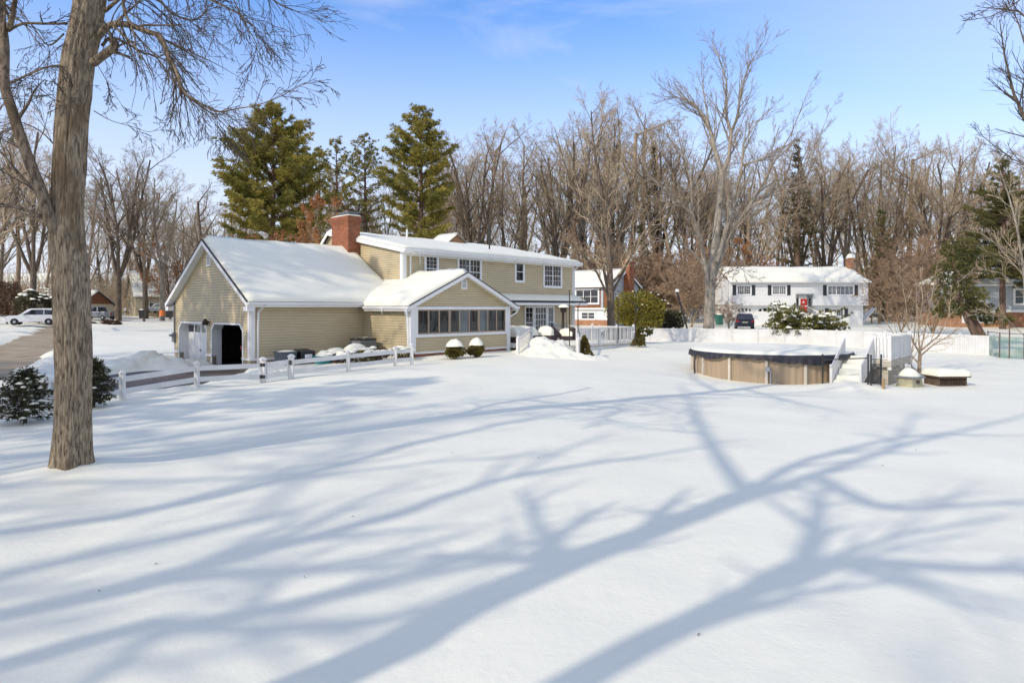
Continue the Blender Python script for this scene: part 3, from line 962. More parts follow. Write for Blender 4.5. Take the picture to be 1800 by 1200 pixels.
rake(rk, 8.01, (-0.62, 5.97), (6.8, 7.42), 0.24, 0.04)
rake(rk, 8.01, (9.5, 4.99), (6.8, 7.42), 0.24, 0.04)
rk.poly((8.05, -0.62, 5.8), (8.3, -0.62, 5.8), (8.3, 6.8, 7.25), (8.05, 6.8, 7.25))
rk.box(8.06, 23.6, -0.6, -0.2, 5.82, 5.86)
rake(rk, 23.6, (-0.62, 5.97), (6.8, 7.42), 0.24, 0.04)
rk.build('rake_board', M['white'], r3)

def gutter(parent, p, q, out, h=0.13, d=0.12):
    b = MB()
    p, q, out = V(p), V(q), V(out)
    dn = V((0, 0, -h))
    b.hexa([p + dn, q + dn, q + dn + out * d * 0.75, p + dn + out * d * 0.75], [p, q, q + out * d, p + out * d])
    b.hexa([p + dn * 1.8 - out * 0.02, q + dn * 1.8 - out * 0.02, q + dn * 1.8, p + dn * 1.8], [p - out * 0.02, q - out * 0.02, q, p])
    return b.build('gutter', M['white'], parent, bevel=0.012)
g1 = gutter(r1, (-0.33, -0.42, GEZ - 0.01), (5.62, -0.42, GEZ - 0.01), (0, -1, 0))
g2 = gutter(r2, (5.56, -0.6, SE - 0.01), (5.56, -4.2, SE - 0.01), (-1, 0, 0))
g5 = gutter(r2, (13.1, -4.2, SE - 0.01), (13.1, -1.1, SE - 0.01), (1, 0, 0))
g3 = gutter(r3, (8.02, -0.64, 5.96), (23.64, -0.64, 5.96), (0, -1, 0), 0.14, 0.13)
def pipe(parent, pts, w=0.075):
    b = MB()
    for i in range(len(pts) - 1): b.bar(pts[i], pts[i + 1], w, w)
    return b.build('downspout', M['white'], parent)
pipe(house, [(0.45, -0.46, GEZ - 0.14), (0.3, -0.12, GEZ - 0.45), (0.3, -0.085, 0.1)])
pipe(house, [(5.5, -4.0, SE - 0.14), (5.85, -3.72, SE - 0.5), (5.86, -3.74, 0.6)])
pipe(house, [(13.15, -4.05, SE - 0.14), (13.15, -4.0, SE - 0.35), (12.8, -3.76, SE - 0.6), (12.8, -3.74, 0.6)])
pipe(house, [(8.75, -0.7, 5.82), (8.75, -0.26, 5.62), (8.75, -0.26, 4.4)])
pipe(house, [(23.45, -0.7, 5.82), (23.25, -0.29, 5.5), (23.25, -0.29, 3.7)])
pipe(house, [(23.25, -0.29, 3.1), (23.25, -0.29, 0.7)])
for p, ln, sd_ in (((5.47, -4.1, SE - 0.13), 1.1, 3), ((5.47, -4.0, SE - 0.13), 0.4, 5), ((5.47, -2.2, SE - 0.13), 0.3, 4), ((9.0, -0.78, 5.82), 0.75, 6), ((9.25, -0.78, 5.82), 0.3, 7), ((14.6, -0.78, 5.82), 0.2, 8)):
    icicle(g2 if p[0] < 7 else g3, p, ln, 0.025, sd_)

# chimney
b = MB()
cx0, cx1, cy0, cy1 = 7.5, 8.28, 3.75, 5.45
b.box(cx0, cx1, cy0, cy1, 4.9, 7.62)
for k in range(4):
    o_ = 0.022 * (k + 1)
    b.box(cx0 - o_, cx1 + o_, cy0 - o_, cy1 + o_, 7.62 + k * 0.075, 7.62 + (k + 1) * 0.075)
b.box(cx0 - 0.06, cx1 + 0.06, cy0 - 0.06, cy1 + 0.06, 7.92, 8.05)
ch = b.build('chimney', M['brick'], house)
b = MB(); b.box(cx0 + 0.1, cx1 - 0.1, cy0 + 0.12, cy0 + 1.0, 8.05, 8.24); b.box(cx0 + 0.02, cx1 - 0.02, cy0 + 0.02, cy0 + 1.1, 8.24, 8.28); b.box(cx0 + 0.15, cx1 - 0.15, cy0 + 1.1, cy0 + 1.6, 8.05, 8.2)
b.build('flue_cap', M['grey'], ch)
q = snow_slab((cx0 - 0.05, cy0 - 0.05, 8.052), (cx1 + 0.05, cy0 - 0.05, 8.052), (cx1 + 0.05, cy1 + 0.05, 8.052), (cx0 - 0.05, cy1 + 0.05, 8.052), 0.07, 4, 0.1, 0, 0.1)
q.build('snow_layer', M['roof_snow'], ch, smooth=True)
b = MB(); b.tube([(12.35, 4.6, 6.8), (12.35, 4.6, 7.75)], 0.06, 10, True); b.build('vent_pipe', M['white'], r3)
b = MB(); b.tube([(17.3, 2.2, 6.4), (17.3, 2.2, 8.35)], 0.055, 10, True); b.lathe([(0.09, 0), (0.09, 0.06)], 10, (17.3, 2.2, 8.33)); b.build('vent_pipe', M['black'], r3)

# windows
window(house, MRW, 9.73, 10.76, 4.2, 5.78, 1, (3, 6), 0.11)
window(house, MRW, 12.19, 14.15, 4.05, 5.78, 2, (3, 4), 0.11)
window(house, MRW, 17.1, 18.03, 4.42, 5.79, 1, None, 0.11)
window(house, MRW, 19.9, 21.9, 4.15, 5.78, 2, (3, 4), 0.11)
sw = MB()
s0, s1, z0, z1 = 6.2, 12.5, 1.40, 2.87
sw.wbox(SFW, s0, s1, z0, z0 + 0.14, 0.0, 0.06); sw.wbox(SFW, s0, s1, z1 - 0.14, z1, 0.0, 0.06)
sw.wbox(SFW, s0, s0 + 0.12, z0 + 0.14, z1 - 0.14, 0.0, 0.06); sw.wbox(SFW, s1 - 0.12, s1, z0 + 0.14, z1 - 0.14, 0.0, 0.06)
sw.cur = 1
i0, i1 = s0 + 0.12, s1 - 0.12
w9 = (i1 - i0) / 9
for k in range(10):
    big = k in (3, 6)
    h_ = 0.075 if big else 0.045
    sw.wbox(SFW, max(i0, i0 + w9 * k - h_), min(i1, i0 + w9 * k + h_), z0 + 0.14, z1 - 0.14, 0.0, 0.05 if big else 0.04)
sw.wbox(SFW, i0, i1, z0 + 0.14, z0 + 0.21, 0.0, 0.036); sw.wbox(SFW, i0, i1, z1 - 0.2, z1 - 0.14, 0.0, 0.036)
swo = sw.build('sunroom_window', [M['white'], M['tanframe']], house)
M['sunglass'].node_tree.nodes['Principled BSDF'].inputs['IOR'].default_value = 1.48
for k in range(9):
    p = MB(); p.wbox(SFW, i0 + w9 * k + 0.05, i0 + w9 * (k + 1) - 0.05, z0 + 0.2, z1 - 0.19, -0.02, 0.012)
    p.build('pane', M['sunglass'] if k not in (4, 6) else M['glass2'], swo)
# garden door with side lights
window(house, MRW, 18.03, 18.95, 0.75, 2.94, 1, (2, 6), 0.09, 0.09)
window(house, MRW, 18.97, 20.28, 0.75, 2.94, 1, (4, 5), 0.09, 0.10, split=False, mun=0.035, name='garden_door')
window(house, MRW, 20.3, 21.05, 0.75, 2.94, 1, (2, 4), 0.09, 0.09, pane='glass2')
b = MB(); b.lathe([(0.03, 0), (0.1, 0.02), (0.1, 0.2), (0.04, 0.26)], 10, (17.0, -0.32, 2.35)); b.box(16.95, 17.05, -0.32, -0.2, 2.55, 2.6); b.build('wall_lantern', M['bronze'], house)

# ------------------------------------------------------------------ deck
DZ = 0.66
deck = thing('timber_deck', 'raised deck with white vinyl balustrade behind the tan house', 'deck', P0, HROT)
plan = [(12.8, -0.22), (12.8, -4.5), (13.7, -4.65), (15.1, -6.25), (15.4, -6.6), (21.0, -6.6), (21.0, -0.22)]
b = MB()
n = len(plan)
b.add([(x, y, DZ - 0.04) for x, y in plan] + [(x, y, DZ) for x, y in plan], [list(range(n))[::-1], list(range(n, 2 * n))] + [(i, (i + 1) % n, n + (i + 1) % n, n + i) for i in range(n)])
b.build('deck_floor', M['oldwood'], deck)
for i in range(1, n - 1):
    if i == 2: continue
    (x0, y0), (x1, y1) = plan[i], plan[i + 1]
    b = MB(); b.bar((x0, y0, DZ - 0.16), (x1, y1, DZ - 0.16), 0.03, 0.22)
    b.build('skirt_board', M['vinyl'], deck)
k = snow_slab((13.0, -0.3, DZ), (13.0, -4.4, DZ), (20.9, -6.4, DZ), (20.9, -0.3, DZ), 0.13, 6, 0.3)
k.build('snow_layer', M['lumpy_snow'], deck, smooth=True)
def railing(parent, p, q, h=0.98, posts=(), gap=0.135, z0=None, z1=None, skip=0.09, bal=0.032):
    p, q = V(p), V(q)
    b = MB()
    up = V((0, 0, 1))
    L = (q - p).length
    d = (q - p) / L
    b.bar(p + up * h, q + up * h, 0.09, 0.06)
    b.bar(p + up * skip, q + up * skip, 0.05, 0.06)
    k = int(L / gap)
    for i in range(1, k):
        c = p + d * (L * i / k)
        b.bar(c + up * (skip + 0.03), c + up * (h - 0.03), bal, bal, (d.x, d.y, 0))
    ro = b.build('railing', M['vinyl'], parent)
    for t in posts:
        c = p + (q - p) * t
        pb = MB()
        pb.box(c.x - 0.065, c.x + 0.065, c.y - 0.065, c.y + 0.065, c.z - 0.35, c.z + h + 0.08)
        pb.lathe([(0.095, 0), (0.095, 0.03), (0.03, 0.09), (0.001, 0.1)], 4, (c.x, c.y, c.z + h + 0.08))
        pb.build('post', M['vinyl'], ro)
    return ro
railing(deck, (12.85, -4.45, DZ), (13.7, -4.6, DZ), posts=(1.0,))
railing(deck, (15.35, -6.5, DZ), (20.95, -6.55, DZ), posts=(0.0, 0.36, 0.68, 1.0))
railing(deck, (20.95, -6.55, DZ), (20.95, -0.4, DZ), posts=(0.5, 1.0))
def hl(x, y, z):
    a, c = wh(x, y)
    return (a, c, z)
railing(deck, (13.7, -4.6, DZ), hl(0.3, 33.0, 0.28), 0.95, posts=(1.0,), gap=0.2)
railing(deck, (15.35, -6.5, DZ), hl(3.3, 32.6, 0.25), 0.95, posts=(1.0,), gap=0.24)
b = MB()
for i in range(3):
    p, q = V((13.75 - 0.25 * i, -4.75 - 0.22 * i, DZ - 0.17 * (i + 1))), V((15.2 - 0.25 * i, -6.4 - 0.22 * i, DZ - 0.17 * (i + 1)))
    b.bar(p, q, 0.32, 0.05)
b.build('stair_tread', M['oldwood'], deck)

def lumpy(name, blobs, label, cat, x0, x1, y0, y1, st, amp=0.1, seed=1, kind='stuff', lump=1.6):
    """a shovelled heap of snow standing on the ground"""
    mb = MB()
    X, Y = np.arange(x0, x1 + st / 2, st), np.arange(y0, y1 + st / 2, st)
    ZB = base_z(*[q.ravel() for q in np.meshgrid(X, Y)]).reshape(len(Y), len(X))
    for j, y in enumerate(Y):
        for i, x in enumerate(X):
            h = 0
            for bx, by, sx, sy, hh in blobs:
                h += hh * math.exp(-((x - bx) / sx) ** 2 - ((y - by) / sy) ** 2)
            w = min(1, h / 0.35)
            h += amp * w * (fb(x, y, lump, seed, 5) + 0.5 * abs(fb(x, y, lump * 2.7, seed + 9, 4)))
            mb.v.append((x, y, gfull(x, y, ZB[j, i]) - 0.1 + h))
    N = len(X)
    mb.f = [[j * N + i, j * N + i + 1, (j + 1) * N + i + 1, (j + 1) * N + i] for j in range(len(Y) - 1) for i in range(N - 1)]
    mb.mi = [0] * len(mb.f)
    return tag(mb.build(name, M['lumpy_snow'], smooth=True), label, cat, kind=kind)
lumpy('snow_pile', [(1.7, 33.3, 1.1, 1.0, 0.5), (2.6, 33.0, 0.7, 0.8, 0.3), (1.5, 34.6, 1.0, 0.9, 0.85), (2.7, 35.3, 0.6, 0.9, 0.5), (3.6, 32.3, 0.8, 0.7, 0.28), (1.6, 32.2, 0.9, 0.7, 0.18), (4.5, 32.6, 0.6, 0.5, 0.18)],
      'tall shovelled snow heap covering the deck steps', 'snow pile', -0.6, 5.8, 30.6, 37.0, 0.07, 0.16, 2.2, lump=1.3)
lumpy('snow_bank', [(-16.2, 30.4, 1.3, 0.9, 0.45), (-17.6, 29.3, 0.9, 0.8, 0.25), (-14.9, 31.2, 0.7, 0.6, 0.35)], 'ploughed snow bank beside the garage end of the tan house', 'snow bank', -20.5, -13.4, 26.8, 33, 0.08, 0.2, 5.1, lump=1.5)

# ------------------------------------------------------------------ ranch rail fence with gate
def gp(x, y): return V((x, y, gz(x, y)))
fence = thing('rail_fence', 'white vinyl two rail ranch fence along the driveway and tan house', 'fence')
FP = [at(-40, 712, 17.0), at(88, 712, 17.6), at(215, 705, 19.3), at(346, 684, 21.4), at(462, 673, 23.1), at(512, 660, 23.9), at(612, 645, 25.5), at(695, 636, 27.0), at(724, 637, 27.5)]
FP = [V((p.x, p.y, gz(p.x, p.y))) for p in FP]
RT = [0.70, 0.70, 0.70, 0.68, 0.74, 0.74, 0.66, 0.66, 0.74]
for i, p in enumerate(FP):
    b = MB()
    w = 0.065 if i not in (4, 5) else 0.085
    b.box(p.x - w, p.x + w, p.y - w, p.y + w, p.z - 0.4, p.z + RT[i] + 0.06)
    b.lathe([(w * 1.75, 0), (w * 1.75, 0.035), (w * .6, 0.1), (0.002, 0.11)], 4, (p.x, p.y, p.z + RT[i] + 0.06))
    b.build('post', M['vinyl'], fence)
for i in range(len(FP) - 1):
    if i == 4: continue
    for h in (0.6, 0.24):
        b = MB()
        b.bar(FP[i] + V((0, 0, h)), FP[i + 1] + V((0, 0, h)), 0.045, 0.16)
        b.build('rail', M['vinyl'], fence)
gt = thing('fence_gate', 'small white vinyl gate with black hinges in the rail fence', 'gate', FP[4])
a, c = V((0.1, 0.1, 0)), FP[5] - FP[4]
d = V((c.x, c.y, 0)).normalized(); L_ = c.length; dz_ = c.z
for h in (0.62, 0.22):
    b = MB(); b.bar(d * 0.16 + V((0, 0, h)), d * (L_ - 0.16) + V((0, 0, h + dz_)), 0.04, 0.17); b.build('rail', M['vinyl'], gt)
for s in (0.16, L_ - 0.16):
    b = MB(); b.bar(d * s + V((0, 0, 0.1 + dz_ * s / L_)), d * s + V((0, 0, 0.72 + dz_ * s / L_)), 0.05, 0.05, d); b.build('stile', M['vinyl'], gt)
b = MB(); b.bar(d * 0.2 + V((0, 0, 0.62)), d * (L_ * 0.62) + V((0, 0, 0.26 + dz_)), 0.03, 0.05); b.build('brace', M['vinyl'], gt)
for h in (0.58, 0.16):
    b = MB(); b.box(-0.1, 0.12, -0.11, -0.085, h, h + 0.11); b.build('hinge', M['black'], gt)
b = MB(); b.box(d.x * L_ - 0.04, d.x * L_ + 0.04, d.y * L_ - 0.12, d.y * L_ - 0.08, 0.52 + dz_, 0.68 + dz_); b.build('latch', M['black'], gt)

# ------------------------------------------------------------------ foliage helpers
def rdir(rr):
    z = rr.uniform(-1, 1); a = rr.uniform(0, 6.2832); q = math.sqrt(1 - z * z)
    return V((q * math.cos(a), q * math.sin(a), z))
def leaf(mb, p, d, rr, l, w):
    """one folded leaf: a thin kite from p along d"""
    d = d.normalized()
    s = d.cross(rdir(rr))
    if s.length < 1e-3: s = d.orthogonal()
    s = s.normalized() * w / 2
    mb.add([p, p + d * l * .5 + s, p + d * l, p + d * l * .5 - s], [(0, 1, 2, 3)])
def spray(mb, p, d, rr, n, l, w, jit=0.7):
    for _ in range(n):
        leaf(mb, p, (d + rdir(rr) * jit), rr, l * rr.uniform(.6, 1.2), w)
def ellip_bush(rr, rx, ry, h, n, l, w, shape='ball', lumps=9, per=5, mb=None):
    """leaf clumps filling a lumpy crown that starts at the ground"""
    mb = mb or MB()
    lob = [(rdir(rr), rr.uniform(.72, 1.12)) for _ in range(lumps)]
    for _ in range(n):
        d = rdir(rr)
        f = max((q * (0.55 + 0.45 * max(0, d.dot(v)) ** 2 / 1.0) for v, q in lob))
        rad = f * rr.random() ** 0.28
        if shape == 'cone':
            t = rr.random() ** 1.3
            a = rr.uniform(0, 6.2832)
            rr_ = (1 - t) ** 0.75 * rr.random() ** .3 * (0.85 + 0.2 * math.sin(a * 3 + t * 9))
            p = V((rx * rr_ * math.cos(a), ry * rr_ * math.sin(a), h * (0.04 + 0.96 * t)))
            d = V((math.cos(a), math.sin(a), .5)).normalized()
        else:
            p = V((d.x * rx * rad, d.y * ry * rad, h * 0.48 + d.z * h * 0.5 * rad))
        if p.z < 0: p.z = rr.uniform(0, .1)
        spray(mb, p, d + V((0, 0, .25)), rr, per, l, w)
    return mb
def snow_cap(rr, rx, ry, z0, h, res=16, rag=0.12):
    """a rounded cap of snow"""
    mb = MB()
    nr = 7
    sd = rr.uniform(0, 50)
    for j in range(nr + 1):
        for i in range(res):
            a = 6.2832 * i / res
            t = j / nr
            k = 1 + rag * 2 * mnoise.noise(V((math.cos(a) * 1.6, math.sin(a) * 1.6, sd)))
            r = t * k
            z = z0 + h * (1 - t ** 2) ** 0.8 if t < 1 else z0 - h * 0.12
            z += 0.12 * h * mnoise.noise(V((math.cos(a) * t * 3, math.sin(a) * t * 3, sd + 7)))
            mb.v.append((rx * r * math.cos(a), ry * r * math.sin(a), z))
    for j in range(nr):
        for i in range(res):
            i2 = (i + 1) % res
            mb.f.append([j * res + i, j * res + i2, (j + 1) * res + i2, (j + 1) * res + i]); mb.mi.append(0)
    mb.f.append([nr * res + i for i in range(res)][::-1]); mb.mi.append(0)
    return mb
def clumps(rr, rx, ry, h, n, s, zmin=0.35):
    """small pads of snow caught on a bush"""
    mb = MB()
    for _ in range(n):
        d = rdir(rr); d.z = abs(d.z)
        if d.z < zmin: d.z = rr.uniform(zmin, .9)
        d.normalize()
        p = V((d.x * rx * .97, d.y * ry * .97, h * .48 + d.z * h * .52))
        k = s * rr.uniform(.5, 1.3)
        q = snow_cap(rr, k, k * rr.uniform(.6, 1), 0, k * .5, 9, 0.3)
        mb.add([V(v) + p for v in q.v], q.f)
    return mb

def shrub(name, label, cat, loc, rx, ry, h, n, l, w, m, seed, shape='ball', cap=None, cl=None, group=None, per=5, lumps=9):
    rr = random.Random(seed)
    t = thing(name, label, cat, loc, rr.uniform(0, 6), group)
    ellip_bush(rr, rx, ry, h, n, l, w, shape, lumps, per).build('foliage', M[m], t)
    st = MB()
    for _ in range(9):
        a = rr.uniform(0, 6.28)
        st.tube([(0.03 * math.cos(a), 0.03 * math.sin(a), -0.15), (rx * .3 * math.cos(a), ry * .3 * math.sin(a), h * .4), (rx * .5 * math.cos(a), ry * .5 * math.sin(a), h * .62)], [0.02, 0.013, 0.006], 4)
    st.build('stem', M['twigdark'], t)
    if cap: snow_cap(rr, *cap).build('snow_cap', M['lumpy_snow'], t, smooth=True)
    if cl: clumps(rr, rx, ry, h, *cl).build('snow_clump', M['lumpy_snow'], t, smooth=True)
    return t

p = at(799, 631, 30.2); shrub('boxwood', 'larger round clipped boxwood wearing a cone of snow under the sunroom window', 'shrub', gp(p.x, p.y), 0.52, 0.5, 0.72, 700, 0.09, 0.045, 'boxleaf', 11, cap=(0.4, 0.38, 0.62, 0.3))
p = at(838, 628, 30.9); shrub('boxwood', 'smaller round clipped boxwood with snow cap nearer the sunroom door side', 'shrub', gp(p.x, p.y), 0.46, 0.45, 0.68, 620, 0.09, 0.045, 'boxleaf', 12, cap=(0.33, 0.32, 0.6, 0.32))
p = at(1027, 617, 33.0); shrub('cone_shrub', 'cone shaped evergreen beside the deck stair post', 'shrub', gp(p.x, p.y), 0.5, 0.46, 1.05, 900, 0.1, 0.045, 'boxleaf', 13, shape='cone', cl=(11, 0.07))
p = at(1123, 610, 38.4); shrub('cone_shrub', 'cone shaped evergreen dusted with snow at the far deck corner', 'shrub', gp(p.x, p.y), 0.5, 0.46, 1.0, 900, 0.1, 0.045, 'boxleaf', 14, shape='cone', cl=(9, 0.08))

def yew(name, label, x, y, Y, w, h, seed, n, clp):
    """small conical conifer, layered and open"""
    rr = random.Random(seed)
    p = at(x, y, Y)
    t = thing(name, label, 'shrub', gp(p.x, p.y), 0)
    mb, st, sn = MB(), MB(), MB()
    st.tube([(0, 0, -0.2), (0, 0, h * .5), (0.02, 0, h * .92)], [0.05, 0.035, 0.01], 7)
    for k in range(n):
        z = h * (0.08 + 0.9 * (k + rr.random()) / n)
        prof = math.sin(min(1, (1 - z / h) * 1.35 + .12) * math.pi * .5)
        L = w * prof * rr.uniform(.75, 1.08)
        a = k * 2.4 + rr.uniform(-.4, .4)
        d = V((math.cos(a), math.sin(a), rr.uniform(-.12, .3)))
        pts = [V((0, 0, z)), V((0, 0, z)) + d * L * .5, V((0, 0, z)) + d * L + V((0, 0, -.03))]
        st.tube(pts, [0.014, 0.009, 0.004], 3)
        for q in range(9):
            s = 0.25 + 0.75 * (q + rr.random()) / 9
            c = V((0, 0, z)) + d * L * s + rdir(rr) * .05
            spray(mb, c, d + V((0, 0, .2)), rr, 5, 0.1, 0.026, 1.0)
        for _q in range(2 if rr.random() < clp else 0):
            s = rr.uniform(.5, .95); c = V((0, 0, z + .05)) + d * L * s
            kk = rr.uniform(.03, .085)
            q = snow_cap(rr, kk, kk * .8, 0, kk * .5, 8, .3)
            sn.add([V(v) + c for v in q.v], q.f)
    mb.build('foliage', M['darkleaf'], t); st.build('stem', M['twigdark'], t)
    sn.build('snow_clump', M['lumpy_snow'], t, smooth=True)
    return t
yew('small_conifer', 'small dark conical conifer dusted with snow left of the big trunk', 44, 745, 15.8, 0.66, 1.3, 21, 125, .75)
yew('small_conifer', 'dark conical conifer half hidden behind the big trunk', 164, 722, 18.0, 0.52, 1.32, 22, 130, .25)

# ------------------------------------------------------------------ things along the garage wall
def lowshrub(label, a, b_, rx, ry, h, seed, clp=14):
    p = hw(a, b_)
    return shrub('foundation_shrub', label, 'shrub', gp(p.x, p.y), rx, ry, h, 300, 0.09, 0.045, 'boxleaf' if seed % 2 else 'hedge', seed, cl=(clp, 0.16), group='shrubs along the garage wall')
lowshrub('low snow covered shrub directly behind the fence gate latch', 2.9, -2.7, 0.6, 0.5, 0.55, 32)
lowshrub('low shrub with thick snow pads between the teal tub and the tarpaulin heap', 3.7, -3.2, 0.7, 0.5, 0.6, 31)
lowshrub('low reddish shrub with snow beside the air conditioner', 4.5, -3.3, 0.8, 0.5, 0.6, 34)
lowshrub('low shrub with scattered snow in the corner by the sunroom side wall', 5.3, -4.1, 0.6, 0.5, 0.6, 35)
p = hw(5.1, -1.2); z = gz(p.x, p.y)
ac = thing('air_conditioner', 'grey outdoor air conditioner with snow on top in the wall corner', 'air conditioner', (p.x, p.y, z), HROT)
b = MB(); b.box(-.45, .45, -.42, .42, -0.2, 0.82)
for i in range(16):
    zz = 0.08 + i * 0.043
    b.box(-.47, .47, -.44, .44, zz, zz + 0.018)
b.build('casing', M['grey'], ac); b = MB(); b.box(-.47, .47, -.44, .44, 0.82, 0.9); b.lathe([(0.34, 0.9), (0.34, 0.93)], 16); b.build('fan_grille', M['black'], ac)
b = MB()
for i in range(5):
    rr = random.Random(i); q = snow_cap(rr, .12, .1, .9, .06, 9, .3); b.add([(v[0] + rr.uniform(-.35, .35), v[1] + rr.uniform(-.3, .3), v[2]) for v in q.v], q.f)
b.build('snow_clump', M['lumpy_snow'], ac, smooth=True)
def bin_round(name, label, cat, loc, r, h, m, snow=True, rz=0):
    t = thing(name, label, cat, loc, rz)
    b = MB(); b.lathe([(r * .82, -0.1), (r * .85, 0.02), (r, h), (r * 1.06, h), (r * 1.06, h + .05), (r * .95, h + .05), (r * .93, h - .08)], 20); b.build('tub', M[m], t, smooth=False)
    if snow: snow_cap(random.Random(int(h * 100)), r * .95, r * .95, h + .0, .1).build('snow_cap', M['lumpy_snow'], t, smooth=True)
    return t
p = hw(1.15, -1.0); bin_round('round_tub', 'large slate coloured plastic tub against the garage wall', 'tub', (p.x, p.y, 0.05), 0.5, 0.78, 'binblue')
p = hw(2.0, -1.1); t = thing('trash_bin', 'black lidded bin with a white label beside the slate tub', 'bin', (p.x, p.y, 0.1), HROT)
b = MB(); b.hexa([(-.3, -.3, -.1), (.3, -.3, -.1), (.3, .3, -.1), (-.3, .3, -.1)], [(-.36, -.36, .7), (.36, -.36, .7), (.36, .36, .7), (-.36, .36, .7)]); b.build('tub', M['binblack'], t, bevel=.03)
b = MB(); b.hexa([(-.38, -.38, .7), (.38, -.38, .7), (.38, .38, .7), (-.38, .38, .7)], [(-.34, -.34, .76), (.34, -.34, .76), (.34, .34, .84), (-.34, .34, .84)]); b.build('lid', M['binblack'], t, bevel=.02)
b = MB(); b.box(-.18, .18, -.375, -.365, .45, .62); b.build('paper_label', M['white'], t)
p = hw(2.5, -1.9); t = bin_round('storage_tub', 'teal plastic tub heaped with a cone of snow', 'tub', (p.x, p.y, 0.28), 0.44, 0.32, 'teal', False)
snow_cap(random.Random(8), .42, .42, .32, .3).build('snow_cap', M['lumpy_snow'], t, smooth=True)
for (a_, b_, rx, ry, h, lab, sd_) in ((3.35, -1.5, .75, .5, .5, 'white tarpaulin heap lower beside the teal tub', 5), (4.2, -1.9, .75, .55, .62, 'taller white covered heap in front of the air conditioner', 6)):
    p = hw(a_, b_)
    t = thing('covered_heap', lab, 'covered heap', gp(p.x, p.y), HROT)
    mb = MB(); rr = random.Random(sd_)
    q = snow_cap(rr, rx, ry, 0.1, h, 22, .2); mb.add(q.v, q.f)
    mb.build('cover', M['whitecloth'], t, smooth=True)
    q = snow_cap(rr, rx * .8, ry * .8, h * .6 + .1, h * .45, 18, .25); q.build('snow_cap', M['lumpy_snow'], t, smooth=True)

# ------------------------------------------------------------------ things on the deck
def onw(x, y, Y, z=None):
    p = at(x, y, Y); return (p.x, p.y, p.z if z is None else z)
t = thing('patio_heater', 'tall bronze patio heater with snow cap by the garden door', 'patio heater', (*hw(19.6, -2.2)[:2], DZ))
b = MB(); b.lathe([(.24, 0), (.27, .02), (.25, .75), (.2, .8)], 18); b.build('tank_housing', M['bronze'], t)
b = MB()
for a in (0, 2.09, 4.19): b.bar((.2 * math.cos(a), .2 * math.sin(a), .8), (.15 * math.cos(a), .15 * math.sin(a), 1.95), .03, .03)
b.tube([(0, 0, .8), (0, 0, 1.9)], .05, 8); b.build('frame', M['bronze'], t)
b = MB(); b.lathe([(.12, 1.85), (.2, 1.9), (.2, 2.1), (.4, 2.16), (.1, 2.25)], 18); b.build('reflector', M['bronze'], t)
snow_cap(random.Random(3), .36, .36, 2.2, .2).build('snow_cap', M['lumpy_snow'], t, smooth=True)
t = thing('canopy_frame', 'bare bronze canopy frame of thin arched poles on the deck', 'canopy frame')
pa, pb_ = V(onw(1001, 598, 35.6)), V(onw(1016, 600, 34.6))
pc, pd = pa + V((3.0, 2.2, 0)), pb_ + V((3.3, 1.4, 0))
for p_, h in ((pa, 2.75), (pb_, 1.85), (pc, 2.3), (pd, 1.9)):
    b = MB(); b.tube([p_ + V((0, 0, -.3)), p_ + V((0, 0, h))], .028, 8, True); b.build('pole', M['bronze'], t)
ctr = (pa + pb_ + pc + pd) / 4 + V((0, 0, 2.75))
for q in (pb_ + V((0, 0, 1.85)), pc + V((0, 0, 2.3)), pd + V((0, 0, 1.9))):
    b = MB()
    pts = [q + (ctr - q) * s + V((0, 0, .35 * math.sin(s * math.pi))) for s in (0, .2, .4, .6, .8, 1)]
    b.tube(pts, .018, 6); b.build('rib', M['bronze'], t)
def furniture(name, label, cat, a_, b_, sx, sy, h, sd_):
    p = hw(a_, b_, DZ)
    t = thing(name, label, cat, p, HROT + .2)
    b = MB(); b.box(-sx, sx, -sy, sy, .02, h); b.build('frame', M['cloth'], t, bevel=.05)
    q = snow_slab((-sx, -sy, h), (sx, -sy, h), (sx, sy, h), (-sx, sy, h), .5, sd_, .1, 0, .45)
    q.build('snow_cap', M['lumpy_snow'], t, smooth=True)
    return t
furniture('outdoor_sofa', 'outdoor sofa buried in smooth deep snow left of the garden door', 'sofa', 15.2, -2.2, 1.3, .7, 0.5, 3)
t = furniture('deck_chair', 'dark cushioned chair with snow in front of the garden door', 'chair', 17.3, -2.8, .45, .45, .5, 5)
b = MB(); b.hexa([(-.1, -.5, .5), (.95, -.5, .3), (.95, .4, .3), (-.1, .4, .5)], [(-.1, -.5, 1.05), (.95, -.5, .5), (.95, .4, .5), (-.1, .4, 1.05)]); b.build('cushion', M['cloth'], t, bevel=.08)
t = furniture('deck_chair', 'dark cushioned chair with snow near the patio heater', 'chair', 19.3, -2.9, .55, .45, .4, 6)
b = MB(); b.hexa([(-.5, -.6, .4), (.5, -.6, .4), (.5, -.1, .4), (-.5, -.1, .4)], [(-.45, -.5, .95), (.4, -.5, .8), (.4, -.2, .8), (-.45, -.2, .95)]); b.build('cushion', M['cloth'], t, bevel=.08)

